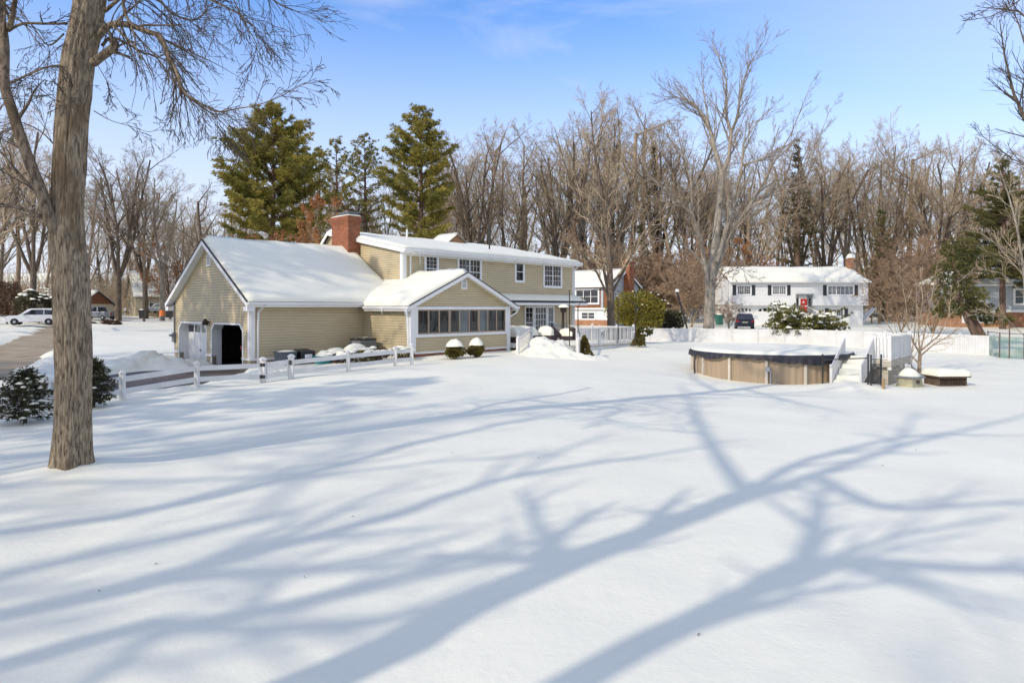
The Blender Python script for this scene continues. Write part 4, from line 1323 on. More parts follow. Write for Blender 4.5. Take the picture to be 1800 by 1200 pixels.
# ------------------------------------------------------------------ above ground pool
PC, PR, PZ = V((11.6, 29.6, 0)), 3.35, 0.86
pool = thing('swimming_pool', 'round above ground pool with tan wall and sagging black winter cover', 'swimming pool', PC)
b = MB()
NP = 288
for j, z in enumerate((-0.8, PZ - 0.1)):
    for i in range(NP):
        a = 6.2832 * i / NP
        r = PR - 0.06 + (0.012 if (i % 4) in (0, 1) else -0.008)
        b.v.append((r * math.cos(a), r * math.sin(a), z))
for i in range(NP):
    i2 = (i + 1) % NP
    b.f.append([i, i2, NP + i2, NP + i]); b.mi.append(0)
b.build('pool_wall', M['poolwall'], pool)
for i in range(14):
    a = 6.2832 * (i + .62) / 14
    c, s = math.cos(a), math.sin(a)
    b = MB()
    tx = V((-s, c, 0)); o = V((c, s, 0))
    for w0, w1, t0, t1 in ((-.055, .055, -.05, .03), (-.03, .03, .03, .045)):
        b.hexa([o * (PR + t0) + tx * w0 + V((0, 0, -.8)), o * (PR + t0) + tx * w1 + V((0, 0, -.8)), o * (PR + t1) + tx * w1 + V((0, 0, -.8)), o * (PR + t1) + tx * w0 + V((0, 0, -.8))],
               [o * (PR + t0) + tx * w0 + V((0, 0, PZ - .08)), o * (PR + t0) + tx * w1 + V((0, 0, PZ - .08)), o * (PR + t1) + tx * w1 + V((0, 0, PZ - .08)), o * (PR + t1) + tx * w0 + V((0, 0, PZ - .08))])
    b.build('upright', M['poolpost'], pool)
b = MB()
for rr_, z in ((PR - .12, PZ - .02), (PR - .12, PZ - .12), (PR + .09, PZ - .12), (PR + .09, PZ - .03)):
    for i in range(96):
        a = 6.2832 * i / 96; b.v.append((rr_ * math.cos(a), rr_ * math.sin(a), z))
for j in range(4):
    for i in range(96):
        i2 = (i + 1) % 96; j2 = (j + 1) % 4
        b.f.append([j * 96 + i, j * 96 + i2, j2 * 96 + i2, j2 * 96 + i]); b.mi.append(0)
b.build('top_rail', M['poolrail'], pool)
b = MB()
NC = 360
def drop(a):
    """how far the cover hangs below the rim at angle a"""
    d = 0.23 + 0.17 * mnoise.noise(V((math.cos(a) * 3, math.sin(a) * 3, 2))) + 0.05 * mnoise.noise(V((math.cos(a) * 16, math.sin(a) * 16, 5)))
    f = (a - math.radians(-78)) / math.radians(15)
    d += 0.16 * math.exp(-f * f)
    f = (a - math.radians(-140)) / math.radians(14)
    d -= 0.11 * math.exp(-f * f)
    return max(0.05, d)
rows = 6
for j in range(rows + 1):
    for i in range(NC):
        a = 6.2832 * i / NC
        aa = a if a < math.pi else a - 6.2832
        t = j / rows
        dd = drop(aa)
        fold = 0.022 * math.sin(a * 61 + 3 * math.sin(a * 7)) * t + 0.02 * mnoise.noise(V((a * 20, t * 2, 1)))
        if j == 0: r, z = PR - .25, PZ + .05
        elif j == 1: r, z = PR + .08, PZ + .045
        else:
            k = (j - 1) / (rows - 1)
            r, z = PR + .115 + fold + .02 * k, PZ + .03 - dd * k
        b.v.append((r * math.cos(a), r * math.sin(a), z))
for j in range(rows):
    for i in range(NC):
        i2 = (i + 1) % NC
        b.f.append([j * NC + i, j * NC + i2, (j + 1) * NC + i2, (j + 1) * NC + i]); b.mi.append(0)
b.build('winter_cover', M['cover'], pool, smooth=True)
b = MB()
nr = 26
for j in range(nr + 1):
    for i in range(120):
        a = 6.2832 * i / 120; t = j / nr
        r = t * (PR + .02 + .06 * mnoise.noise(V((math.cos(a) * 4, math.sin(a) * 4, 3))))
        x, y = r * math.cos(a), r * math.sin(a)
        z = PZ + .045 + .18 * (max(0, 1 - t ** 9)) ** .6 + .06 * fb(x, y, .5, 3, 3) * (1 - t ** 4) - .05 * (1 - t)
        b.v.append((x, y, z))
for j in range(nr):
    for i in range(120):
        i2 = (i + 1) % 120
        b.f.append([j * 120 + i, j * 120 + i2, (j + 1) * 120 + i2, (j + 1) * 120 + i]); b.mi.append(0)
b.build('snow_layer', M['snow'], pool, smooth=True)
b = MB()
a = math.radians(188)
pts = [(3.45 * math.cos(a), 3.45 * math.sin(a), PZ), (3.52 * math.cos(a), 3.52 * math.sin(a), .4), (3.5 * math.cos(a), 3.5 * math.sin(a), -.25)]
b.tube(pts, [.05, .035, .04], 7, True); b.build('hanging_strap', M['cover'], pool)
b = MB(); a = math.radians(-112); b.box(3.38 * math.cos(a) - .07, 3.38 * math.cos(a) + .07, 3.4 * math.sin(a) - .06, 3.4 * math.sin(a) + .05, .25, .42)
b.tube([(3.4 * math.cos(a) + .12, 3.42 * math.sin(a), .3), (3.4 * math.cos(a) + .12, 3.42 * math.sin(a), -.6)], .03, 7); b.build('skimmer_fitting', M['steel'], pool)

# ------------------------------------------------------------------ pool deck
PDR = HROT
C0 = V((15.1, 26.1, 0))
pd_ = thing('pool_deck', 'small raised deck with white railing and snowy stairs beside the pool', 'pool deck', C0, PDR)
FZ = 0.68
b = MB(); b.box(0, 3.5, 0, 1.75, FZ - .16, FZ); b.box(-.03, 3.53, -.03, 0, FZ - .24, FZ + .01); b.box(-.03, 0, 0, 1.75, FZ - .24, FZ + .01); b.build('deck_floor', M['oldwood'], pd_)
b = MB(); b.box(.2, 3.1, .14, 1.7, -.7, FZ - .16)
for i in range(9): b.box(.2 + i * .32, .215 + i * .32, .128, .14, -.7, FZ - .17)
b.build('skirt_wall', M['oldwood'], pd_)
q = snow_slab((.05, .05, FZ), (3.45, .05, FZ), (3.45, 1.7, FZ), (.05, 1.7, FZ), .14, 9, .15); q.build('snow_layer', M['snow'], pd_, smooth=True)
railing(pd_, (.05, 0.04, FZ), (.05, .58, FZ), .95, posts=(0.0, 1.0), gap=.11, bal=.07)
railing(pd_, (.05, 0.04, FZ), (3.45, .04, FZ), .95, posts=(.5, 1.0), gap=.125, bal=.062)
railing(pd_, (3.45, .04, FZ), (3.45, 1.0, FZ), .95, posts=(1.0,), gap=.11, bal=.07)
for q0 in (.60, 1.66):
    b = MB()
    b.hexa([(-1.75, q0, -.25), (0, q0, FZ - .1), (0, q0 + .05, FZ - .1), (-1.75, q0 + .05, -.25)], [(-1.75, q0, .52), (0, q0, FZ + .92), (0, q0 + .05, FZ + .92), (-1.75, q0 + .05, .52)])
    b.box(-1.84, -1.75, q0 - .02, q0 + .07, -.6, .58)
    b.build('stair_side', M['vinyl'], pd_)
b = MB()
for i in range(5):
    x = -1.75 + i * .36; z = -.3 + i * .2
    b.box(x, x + .38, .66, 1.65, z - .05, z)
b.build('stair_tread', M['brownwood'], pd_)
b = MB()
for j in range(31):
    for i in range(13):
        s = j / 30; x = -2.1 + 2.25 * s; y = .66 + .98 * i / 12
        ss = (x + 1.75) / .36
        z = -.3 + .2 * ss + .14 + .05 * math.sin(ss * 6.2832) + .03 * fb(x, y, 1.8, 4, 3)
        z = min(z, FZ + .15); z = max(z, gz(*(C0 + UH * x + VH * y)[:2]) - .02)
        b.v.append((x, y, z))
for j in range(30):
    for i in range(12): b.f.append([j * 13 + i, j * 13 + i + 1, (j + 1) * 13 + i + 1, (j + 1) * 13 + i]); b.mi.append(0)
b.build('stair_snow', M['snow'], pd_, smooth=True)

# black chain link fence with gate in front of the stairs
cf = thing('chain_link_gate', 'black chain link gate and rail in front of the pool stairs', 'gate')
q0, q1, q2 = at(1446, 673, 25.6), at(1526, 686, 24.9), at(1549, 684, 24.9)
for p_, h in ((q0, 1.1), (q1, 1.1), (at(1531, 686, 24.8), 1.1), (q2, 1.14)):
    zb = gz(p_.x, p_.y)
    b = MB(); b.tube([(p_.x, p_.y, zb - .3), (p_.x, p_.y, zb + h)], .03, 8, True); b.lathe([(.04, 0), (.04, .03), (.01, .06)], 8, (p_.x, p_.y, zb + h)); b.build('post', M['black'], cf)
b = MB(); b.tube([(q0.x, q0.y, gz(q0.x, q0.y) + .93), (q1.x, q1.y, gz(q1.x, q1.y) + 1.0)], .022, 7); b.build('top_rail', M['black'], cf)
b = MB()
zb = gz(q1.x, q1.y)
g0, g1_ = V((q1.x + .12, q1.y, zb + .03)), V((q2.x - .03, q2.y, zb + .03))
L_ = (g1_ - g0).length; d = (g1_ - g0) / L_; H_ = .92
for (s0_, s1_) in (((0, 0), (L_, 0)), ((0, H_), (L_, H_)), ((0, 0), (0, H_)), ((L_, 0), (L_, H_))):
    b.tube([g0 + d * s0_[0] + V((0, 0, s0_[1])), g0 + d * s1_[0] + V((0, 0, s1_[1]))], .018, 6)
b.build('gate_frame', M['black'], cf)
b = MB()
def diamond(b, g0, d, L_, H_, st=.075, r=.012):
    k = -int(H_ / st) - 1
    while k * st < L_:
        s0_ = max(0, k * st); z0_ = s0_ - k * st
        s1_ = min(L_, k * st + H_); z1_ = s1_ - k * st
        if s1_ > s0_:
            b.tube([g0 + d * s0_ + V((0, 0, z0_)), g0 + d * s1_ + V((0, 0, z1_))], r, 3)
            b.tube([g0 + d * s0_ + V((0, 0, H_ - z0_)), g0 + d * s1_ + V((0, 0, H_ - z1_))], r, 3)
        k += 1
diamond(b, g0, d, L_, H_ * .82)
b.build('chain_link_mesh', M['black'], cf)
p = at(1553, 690, 24.5); z = gz(p.x, p.y)
b = MB(); b.tube([(p.x, p.y, z - .4), (p.x, p.y, z + .36), (p.x, p.y, z + .38)], [.065, .062, .05], 9, True)
tag(b.build('wooden_stake', M['stake'], bevel=.006), 'short round wooden stake in the snow before the chain link gate', 'stake')

p = at(1607, 682, 25.6); z = gz(p.x, p.y)
t = thing('nest_box', 'cream wooden box with grey lid and snow heap beside the pool deck', 'wooden box', (p.x, p.y + .3, z), .5)
b = MB(); b.hexa([(-.36, -.33, -.2), (.36, -.33, -.2), (.36, .33, -.2), (-.36, .33, -.2)], [(-.33, -.3, .36), (.33, -.3, .36), (.33, .3, .36), (-.33, .3, .36)]); b.box(-.37, .37, -.345, .345, .0, .06); b.build('body', M['hive'], t)
b = MB(); b.box(-.09, .13, -.325, -.3, .14, .27); b.build('opening', M['brownwood'], t)
b = MB(); b.hexa([(-.42, -.4, .36), (.42, -.4, .36), (.42, .4, .36), (-.42, .4, .36)], [(-.4, -.38, .42), (.4, -.38, .42), (.4, .38, .42), (-.4, .38, .42)]); b.build('lid', M['grey'], t)
snow_cap(random.Random(21), .38, .36, .43, .3).build('snow_cap', M['lumpy_snow'], t, smooth=True)
p = at(1673, 678, 26.2); z = gz(p.x, p.y)
t = thing('animal_cage', 'dark slatted cage with a wide flat lid of snow', 'cage', (p.x, p.y + .4, z), .06)
b = MB()
for x in (-.56, .56):
    for y in (-.4, .4): b.box(x - .03, x + .03, y - .03, y + .03, -.2, .36)
b.box(-.55, .55, -.42, -.39, .3, .36); b.box(-.55, .55, -.42, -.39, -.1, .02); b.box(-.5, .5, .37, .4, -.2, .36); b.box(.53, .56, -.4, .4, -.2, .36); b.box(-.56, -.53, -.4, .4, -.2, .36)
for i in range(17): b.box(-.53 + i * .065, -.515 + i * .065, -.415, -.4, -.1, .31)
for i in range(5): b.box(-.55, .55, -.418, -.41, .04 + i * .055, .048 + i * .055)
b.build('slatted_body', M['brownwood'], t)
b = MB(); b.box(-.68, .68, -.55, .5, .36, .41); b.build('lid', M['brownwood'], t)
q = snow_slab((-.68, -.55, .41), (.68, -.55, .41), (.68, .5, .41), (-.68, .5, .41), .27, 14, .08, 0, .3); q.build('snow_cap', M['lumpy_snow'], t, smooth=True)

# ------------------------------------------------------------------ vinyl privacy fence and netting fence
pf = thing('privacy_fence', 'long white vinyl privacy fence across the back of the yard', 'fence')
PFP = [V((-3.0, 58.5, 0)), V((12.0, 57.3, 0)), V((16.0, 56.2, 0)), V((18.6, 55.5, 0)), V((24.5, 53.5, 0)), V((29.8, 43.5, 0)), V((30.5, 41.6, 0))]
line = []
for i in range(len(PFP) - 1):
    k = max(1, round((PFP[i + 1] - PFP[i]).length / 2.45))
    for j in range(k): line.append(PFP[i].lerp(PFP[i + 1], j / k))
line.append(PFP[-1])
tops = []
for p_ in line:
    p_.z = gz(p_.x, p_.y)
    f = min(1, max(0, (57.5 - p_.y) / 14))
    tops.append(1.03 - .0 * f)
for i, p_ in enumerate(line):
    b = MB(); b.box(p_.x - .065, p_.x + .065, p_.y - .065, p_.y + .065, p_.z - .3, tops[i] + .04); b.lathe([(.09, 0), (.09, .02), (.01, .07)], 4, (p_.x, p_.y, tops[i] + .04)); b.build('post', M['vinyl'], pf)
for i in range(len(line) - 1):
    p_, q_ = line[i], line[i + 1]
    b = MB()
    zb = min(p_.z, q_.z) - .2
    d = (q_ - p_); d.z = 0; L_ = d.length; d /= L_
    n_ = 14
    for k in range(n_):
        a0 = p_ + d * (L_ * k / n_ + .006); a1 = p_ + d * (L_ * (k + 1) / n_ - .006)
        b.bar(V((a0.x, a0.y, (zb + tops[i]) / 2)), V((a1.x, a1.y, (zb + tops[i]) / 2)), .03, tops[i] - zb - .1)
    b.bar(V((p_.x, p_.y, tops[i] - .05)), V((q_.x, q_.y, tops[i + 1] - .05)), .05, .1)
    b.build('panel', M['vinyl'], pf)
nf = thing('netting_fence', 'green netting fence on thin stakes at the right edge of the yard', 'fence')
NP_ = [at(1736, 622, 42), at(1757, 626, 40), at(1774, 628, 39.5), at(1800, 630, 39), at(1840, 632, 38.5), at(1880, 634, 38)]
NP_ = [gp(p_.x, p_.y) for p_ in NP_]
for i, p_ in enumerate(NP_):
    b = MB(); b.tube([p_ + V((0, 0, -.3)), p_ + V((.02, 0, 1.55 if i != 2 else 2.3))], .035, 6, True); b.build('stake', M['brownwood'], nf)
b = MB()
for i in range(len(NP_) - 1): b.poly(NP_[i] + V((0, 0, -.05)), NP_[i + 1] + V((0, 0, -.05)), NP_[i + 1] + V((0, 0, 1.3)), NP_[i] + V((0, 0, 1.3)))
b.build('net', M['net'], nf)
b = MB()
for i in range(len(NP_) - 1): b.tube([NP_[i] + V((0, 0, 1.5)), NP_[i + 1] + V((0, 0, 1.5))], .02, 5)
b.build('top_rail', M['brownwood'], nf)

# ------------------------------------------------------------------ white house beyond the fence
WX0, WX1, WY, WZ = (1281 - 900) * 79.5 / FPX, (1526 - 900) * 79.5 / FPX, 79.5, 0.6
wz = lambda y: CAMZ - (y - HOR) * WY / FPX
wx = lambda x: (x - 900) * WY / FPX
wh_ = thing('white_house', 'long white two storey house with red door and black shutters', 'house', (0, 0, 0))
WU = (V((0, WY, 0)), X_, -Y_)
WLo = (V((0, WY + .6, 0)), X_, -Y_)
EAV = wz(494)
b = MB()
clap(b, WU, wz(535), EAV, WX0, WX1, .16, .02)
clap(b, (V((WX0, WY, 0)), Y_, -X_), wz(535), EAV, 0, 8.5, .16, .02)
clap(b, (V((WX1, WY, 0)), Y_, X_), wz(535), EAV, 0, 8.5, .16, .02)
b.box(WX0 + .3, WX1 - .3, WY + .6, WY + 8.4, WZ - 1, wz(535))
b.box(WX0 + .03, WX1 - .03, WY + .03, WY + 8.4, wz(535), EAV)
for s in (WX0, WX1): b.poly((s, WY, EAV), (s, WY + 8.5, EAV), (s, WY + 4.25, wz(494) + 1.75))
b.build('walls', [M['housewhite'], M['grey']], wh_)
b = MB()
slope_deck(b, (WX0 - .1, WY - .5, EAV - .05), (WX1 + .1, WY - .5, EAV - .05), (WX1 + .1, WY + 4.25, EAV + 1.85), (WX0 - .1, WY + 4.25, EAV + 1.85))
slope_deck(b, (WX1 + .1, WY + 9, EAV - .05), (WX0 - .1, WY + 9, EAV - .05), (WX0 - .1, WY + 4.25, EAV + 1.85), (WX1 + .1, WY + 4.25, EAV + 1.85))
wr = b.build('roof', M['shingle'], wh_)
q = snow_slab((WX0 - .09, WY - .45, EAV - .04), (WX1 + .09, WY - .45, EAV - .04), (WX1 + .09, WY + 4.25, EAV + 1.85), (WX0 - .09, WY + 4.25, EAV + 1.85), .2, 3, .5, .4, .1)
q.build('snow_layer', M['roof_snow'], wr, smooth=True)
b = MB(); b.box(WX0 - .1, WX1 + .1, WY - .62, WY - .5, EAV - .2, EAV - .04); b.box(WX0, WX1, WY - .5, WY, EAV - .17, EAV - .13); b.box(WX0, WX1, WY - .04, WY + .6, wz(535) - .12, wz(535)); b.build('gutter', M['white'], wr)
for (x0, x1, y0, y1, cols, sh, pn) in ((1294, 1321, 501, 519, 2, .42, 'glass'), (1356, 1383, 501, 519, 2, .42, 'glass2')):
    window(wh_, WU, wx(x0), wx(x1), wz(y1), wz(y0), cols, (3, 4), .14, .08, pn, mun=.03, shut=.42)
o_ = window(wh_, WU, wx(1453), wx(1501.5), wz(519.5), wz(501), 3, (2, 4), .14, .08, 'glass2', mun=.03, shut=.42)
window(wh_, WLo, wx(1461), wx(1488), wz(556.5), wz(542), 2, (3, 4), .14, .08, 'glass', mun=.03, shut=.45)
b = MB(); b.wbox(WU, wx(1399), wx(1428), wz(519.5), wz(520) + .25, 0, .35); b.wbox(WU, wx(1399), wx(1403.5), wz(551), wz(520), 0, .05); b.wbox(WU, wx(1418.5), wx(1428), wz(551), wz(520), 0, .05)
b.build('door_surround', M['grey'], wh_)
for x0, x1 in ((1400, 1403.2), (1421, 1425)):
    b = MB(); b.wbox(WU, wx(x0), wx(x1), wz(538), wz(524), .03, .07); b.build('sidelight', M['glass'], wh_)
b = MB(); b.wbox(WU, wx(1407), wx(1418), wz(551), wz(525), 0, .07)
for zz in (wz(534), wz(546)): b.wbox(WU, wx(1408.5), wx(1416.5), zz, zz + .5, .07, .085)
rd = b.build('front_door', M['reddoor'], wh_)
b = MB(); b.wbox(WU, wx(1406), wx(1419), wz(538.6), wz(537.4), .07, .1); b.build('door_rail', M['white'], rd)
b = MB()
for k in range(5):
    a0 = math.pi / 2 + k * 1.2566; c = V((wx(1412), WY - .1, wz(531)))
    tip = c + V((math.cos(a0) * .2, 0, math.sin(a0) * .2)); l = c + V((math.cos(a0 + .6) * .08, 0, math.sin(a0 + .6) * .08)); r = c + V((math.cos(a0 - .6) * .08, 0, math.sin(a0 - .6) * .08))
    b.poly(c, l, tip, r)
b.build('door_ornament', M['white'], rd)
for x0, x1 in ((1297, 1326), (1333, 1371)):
    b = MB(); b.wbox(WLo, wx(x0), wx(x1), WZ - .3, wz(543), .0, .05)
    for k in range(3): b.wbox(WLo, wx(x0), wx(x1), WZ + .1 + k * .5, WZ + .13 + k * .5, .05, .06)
    go = b.build('garage_door', M['housewhite'], wh_)
    b = MB(); n_ = 4
    for k in range(n_):
        a0 = wx(x0) + .2 + k * (wx(x1) - wx(x0) - .2) / n_
        w_ = (wx(x1) - wx(x0) - .2) / n_ - .2
        h_ = (.2, .34, .34, .2)[k]
        b.poly((a0, WY + .53, wz(547)), (a0 + w_, WY + .53, wz(547)), (a0 + w_, WY + .53, wz(547) + (h_ if k in (1, 2) else (.34 if k == 0 else .15))), (a0, WY + .53, wz(547) + (.34 if k == 3 else (.15 if k == 0 else h_))))
    b.build('pane', M['glass'], go)
b = MB(); b.box(wx(1517), wx(1525), WY + 3.2, WY + 4.2, EAV - 2, wz(464) + 1.0); b.box(wx(1516), wx(1526), WY + 3.1, WY + 4.3, wz(466) + 1.0, wz(464.5) + 1.0); wc = b.build('chimney', M['brick2'], wh_)
q = snow_cap(random.Random(4), .45, .5, 0, .6, 14, .1); s_ = MB(); s_.add([(v[0] + wx(1521), v[1] + WY + 3.7, v[2] + wz(464.2) + 1.0) for v in q.v], q.f); s_.build('snow_cap', M['lumpy_snow'], wc, smooth=True)
b = MB(); b.bar((wx(1421), WY - .1, wz(540)), (wx(1437), WY - 3, wz(558)), .05, .06); b.bar((wx(1419), WY - 3, wz(560)), (wx(1419), WY, wz(551)), .8, .2)
for k in range(5): b.box(wx(1404), wx(1422), WY - .5 * (k + 1), WY - .5 * k, WZ - .4, wz(551) - .2 - .17 * k)
b.build('entrance_steps', M['lumpy_snow'], wh_)

# ------------------------------------------------------------------ shingled house beyond the deck
th = R(-34)
B0 = at(1073, 566, 75)
sh_ = thing('shingled_house', 'split level house with cedar shingle upper floor and brick base behind the deck', 'house', (B0.x, B0.y, 0.45), th)
FW = (V((0, 0, 0)), X_, -Y_)
RW = (V((0, 0, 0)), Y_, X_)
b = MB(); b.box(-12, -.02, .05, 8, 2.35, 5.05); b.build('upper_wall', M['shake'], sh_)
b = MB(); b.box(-11.9, -.05, .35, 7.9, -1.5, 2.35); b.wbox(FW, -12, 0, 2.2, 2.36, -.35, .05); b.build('lower_wall', M['housewhite'], sh_)
b = MB(); b.wbox((V((0, .35, 0)), X_, -Y_), -11.9, -.05, -1.5, .95, 0, .1); b.build('brick_base', M['brick2'], sh_)
b = MB(); clap(b, RW, -1.0, 6.6, lambda z: .02 if z < 5 else .02 + (z - 5) * 2.2, lambda z: 8 if z < 5 else 8 - (z - 5) * 2.2, .16, .02); b.build('gable_siding', [M['greysiding'], M['grey']], sh_)
b = MB()
slope_deck(b, (-12.3, -.5, 4.95), (.3, -.5, 4.95), (.3, 4, 6.9), (-12.3, 4, 6.9)); slope_deck(b, (.3, 8.5, 4.95), (-12.3, 8.5, 4.95), (-12.3, 4, 6.9), (.3, 4, 6.9))
rf = b.build('roof', M['shingle'], sh_)
q = snow_slab((-12.3, -.45, 4.96), (.28, -.45, 4.96), (.28, 4, 6.9), (-12.3, 4, 6.9), .2, 8, .5, .4); q.build('snow_layer', M['roof_snow'], rf, smooth=True)
b = MB(); b.box(-12.3, .3, -.6, -.5, 4.75, 4.95); b.box(-12, 0, -.5, .05, 4.72, 4.8)
rakey = [(.3, -.5, 4.72, 4, 6.67), (.3, 8.5, 4.72, 4, 6.67)]
for (x, y0, z0, y1, z1) in rakey: rake(b, x, (y0, z0 + .22), (y1, z1 + .22), .22, .05)
b.build('fascia', M['white'], rf)
b = MB(); b.wbox(FW, -5.4, -4.9, 2.4, 4.6, 0, .02); b.wbox(FW, -1.2, -.9, 2.4, 4.6, 0, .02); b.build('corner_board', M['greysiding'], sh_)
window(sh_, (V((0, .05, 0)), X_, -Y_), -4.6, -1.4, 2.75, 4.6, 3, None, .16, .1, 'glass')
window(sh_, (V((0, .35, 0)), X_, -Y_), -4.0, -2.0, .95, 1.95, 2, (1, 2), .14, .12, 'glass')
window(sh_, (V((0, .05, 0)), X_, -Y_), -10, -8, 2.9, 4.5, 2, None, .14, .1, 'glass')
b = MB(); b.box(0.02, .75, 3.6, 5.0, -1.2, 8.0); b.box(-.06, .83, 3.5, 5.1, 7.7, 7.85); sc2 = b.build('chimney', M['brick'], sh_)
q = snow_cap(random.Random(14), .4, .6, 8.0, .25); s_ = MB(); s_.add([(v[0] + .38, v[1] + 4.3, v[2]) for v in q.v], q.f); s_.build('snow_cap', M['lumpy_snow'], sc2, smooth=True)

# ------------------------------------------------------------------ brick house at the right edge
rb = thing('brick_house', 'white and brick split level house half hidden behind the cedar', 'house', ((1672 - 900) * 74 / FPX, 74, .5), R(-6))
b = MB(); b.box(0, 14, 0, 8, 1.9, 5.0); b.build('upper_wall', M['greysiding'], rb)
b = MB(); b.box(.3, 13.7, .3, 8, -1.5, 1.9); b.build('lower_wall', M['brick2'], rb)
b = MB()
for (A_, B_, C_, D_) in (((-.5, -.6, 4.95), (14.5, -.6, 4.95), (10.5, 4, 7.3), (3.5, 4, 7.3)),):
    slope_deck(b, A_, B_, C_, D_)
b.poly((-.5, -.6, 4.95), (3.5, 4, 7.3), (-.5, 8.6, 4.95)); b.poly((14.5, -.6, 4.95), (10.5, 4, 7.3), (14.5, 8.6, 4.95)); b.poly((-.5, 8.6, 4.95), (14.5, 8.6, 4.95), (10.5, 4, 7.3), (3.5, 4, 7.3))
rf = b.build('roof', M['shingle'], rb)
q = snow_slab((-.45, -.55, 4.97), (14.5, -.55, 4.97), (10.5, 4, 7.32), (3.5, 4, 7.32), .18, 18, .5, .4)
k_ = snow_slab((-.45, 8.55, 4.97), (-.45, -.55, 4.97), (3.5, 3.99, 7.32), (3.5, 4.01, 7.32), .18, 19, .5, .4); q.add(k_.v, k_.f)
q.build('snow_layer', M['roof_snow'], rf, smooth=True)
b = MB(); b.box(-.5, 14.5, -.75, -.6, 4.75, 4.95); b.box(-.1, 14.1, -.15, 0, 1.8, 2.1); b.box(-.05, .12, -.05, .1, 2.1, 4.8); b.build('fascia', M['white'], rb)
W_ = (V((0, 0, 0)), X_, -Y_)
window(rb, W_, 1.2, 3.0, 2.6, 4.5, 1, None, .2, .1, 'glass'); window(rb, W_, 6.5, 9.5, 2.6, 4.5, 3, None, .18, .1, 'glass2'); window(rb, W_, 11.2, 13.0, 2.6, 4.5, 1, None, .18, .1, 'glass')
window(rb, (V((0, .3, 0)), X_, -Y_), 1.3, 4.6, .6, 1.6, 2, None, .15, .1, 'glass2')

# ------------------------------------------------------------------ houses across the street on the left
def simple_house(name, label, loc, rz, L, D, H, rise, wall, gable_wall=None, win=(), roofm='shingle', chim=False):
    """gabled house: ridge along local x, gable end at x = 0 with local -y as its long front"""
    t = thing(name, label, 'house', loc, rz)
    b = MB(); b.box(0, L, 0, D, -1.5, H); b.build('wall', M[wall], t)
    b = MB(); b.poly((-.002, -.002, -1.5), (-.002, D, -1.5), (-.002, D, H), (-.002, D / 2, H + rise), (-.002, -.002, H)); b.poly((L + .002, 0, H), (L + .002, D, H), (L + .002, D / 2, H + rise)); b.build('gable', M[gable_wall or wall], t)
    k = rise / (D / 2); o = .35
    b = MB()
    A_ = ((-o, -o, H - o * k), (L + o, -o, H - o * k), (L + o, D / 2, H + rise + .05), (-o, D / 2, H + rise + .05)); B_ = ((L + o, D + o, H - o * k), (-o, D + o, H - o * k), (-o, D / 2, H + rise + .05), (L + o, D / 2, H + rise + .05))
    slope_deck(b, *A_); slope_deck(b, *B_)
    rf = b.build('roof', M[roofm], t)
    q = snow_slab(*A_, .2, 3, .6); k2 = snow_slab(*B_, .2, 6, .6); q.add(k2.v, k2.f); q.build('snow_layer', M['roof_snow'], rf, smooth=True)
    for (W, s0, s1, z0, z1, cols) in win: window(t, W, s0, s1, z0, z1, cols, (2, 2), .14, .08, 'glass', mun=.04)
    return t
GEN = lambda: (V((-.004, 0, 0)), Y_, -X_)
FRN = lambda: (V((0, -.002, 0)), X_, -Y_)
p = at(238, 548, 112)
simple_house('yellow_house', 'pale yellow gabled house with blue shaded snow roof across the street', (p.x, p.y, 1.6), R(38), 11, 9.5, 3.4, 4.2, 'yellowsiding', None, ((GEN(), 2.2, 3.4, 3.6, 5.2, 1), (GEN(), 5.5, 7.2, .6, 2.2, 2), (FRN(), 2, 3.5, .7, 2.2, 2), (FRN(), 6, 7.5, .7, 2.2, 2)))
p = at(194, 546, 100)
simple_house('low_garage', 'low brown garage with snow roof beside the pale yellow house', (p.x - 10.5, p.y, 1.2), R(-12), 6.8, 6.5, 2.2, 2.0, 'yellowsiding', 'shake')
p = at(48, 540, 150)
simple_house('distant_house', 'far white house with snow roof up the hill between left trunks', (p.x, p.y, 4.2), R(15), 13, 9, 3.5, 3.2, 'housewhite', None, ((FRN(), 2, 3.5, .8, 2.4, 2), (FRN(), 7, 8.5, .8, 2.4, 2)))
p = at(-20, 540, 140)
simple_house('distant_house', 'far beige house with snow roof at the left picture edge', (p.x, p.y, 2.8), R(-8), 12, 9, 4.5, 3, 'yellowsiding', None, ((FRN(), 2, 3.5, .8, 2.4, 2), (FRN(), 7, 8.5, .8, 2.4, 2)))
p = at(86, 540, 135)
simple_house('distant_house', 'far low house with snow roof just left of the big trunk', (p.x - 4, p.y, 2.0), R(5), 12, 8, 3.0, 2.6, 'greysiding', None, ((FRN(), 2, 3.5, .8, 2.4, 2),))

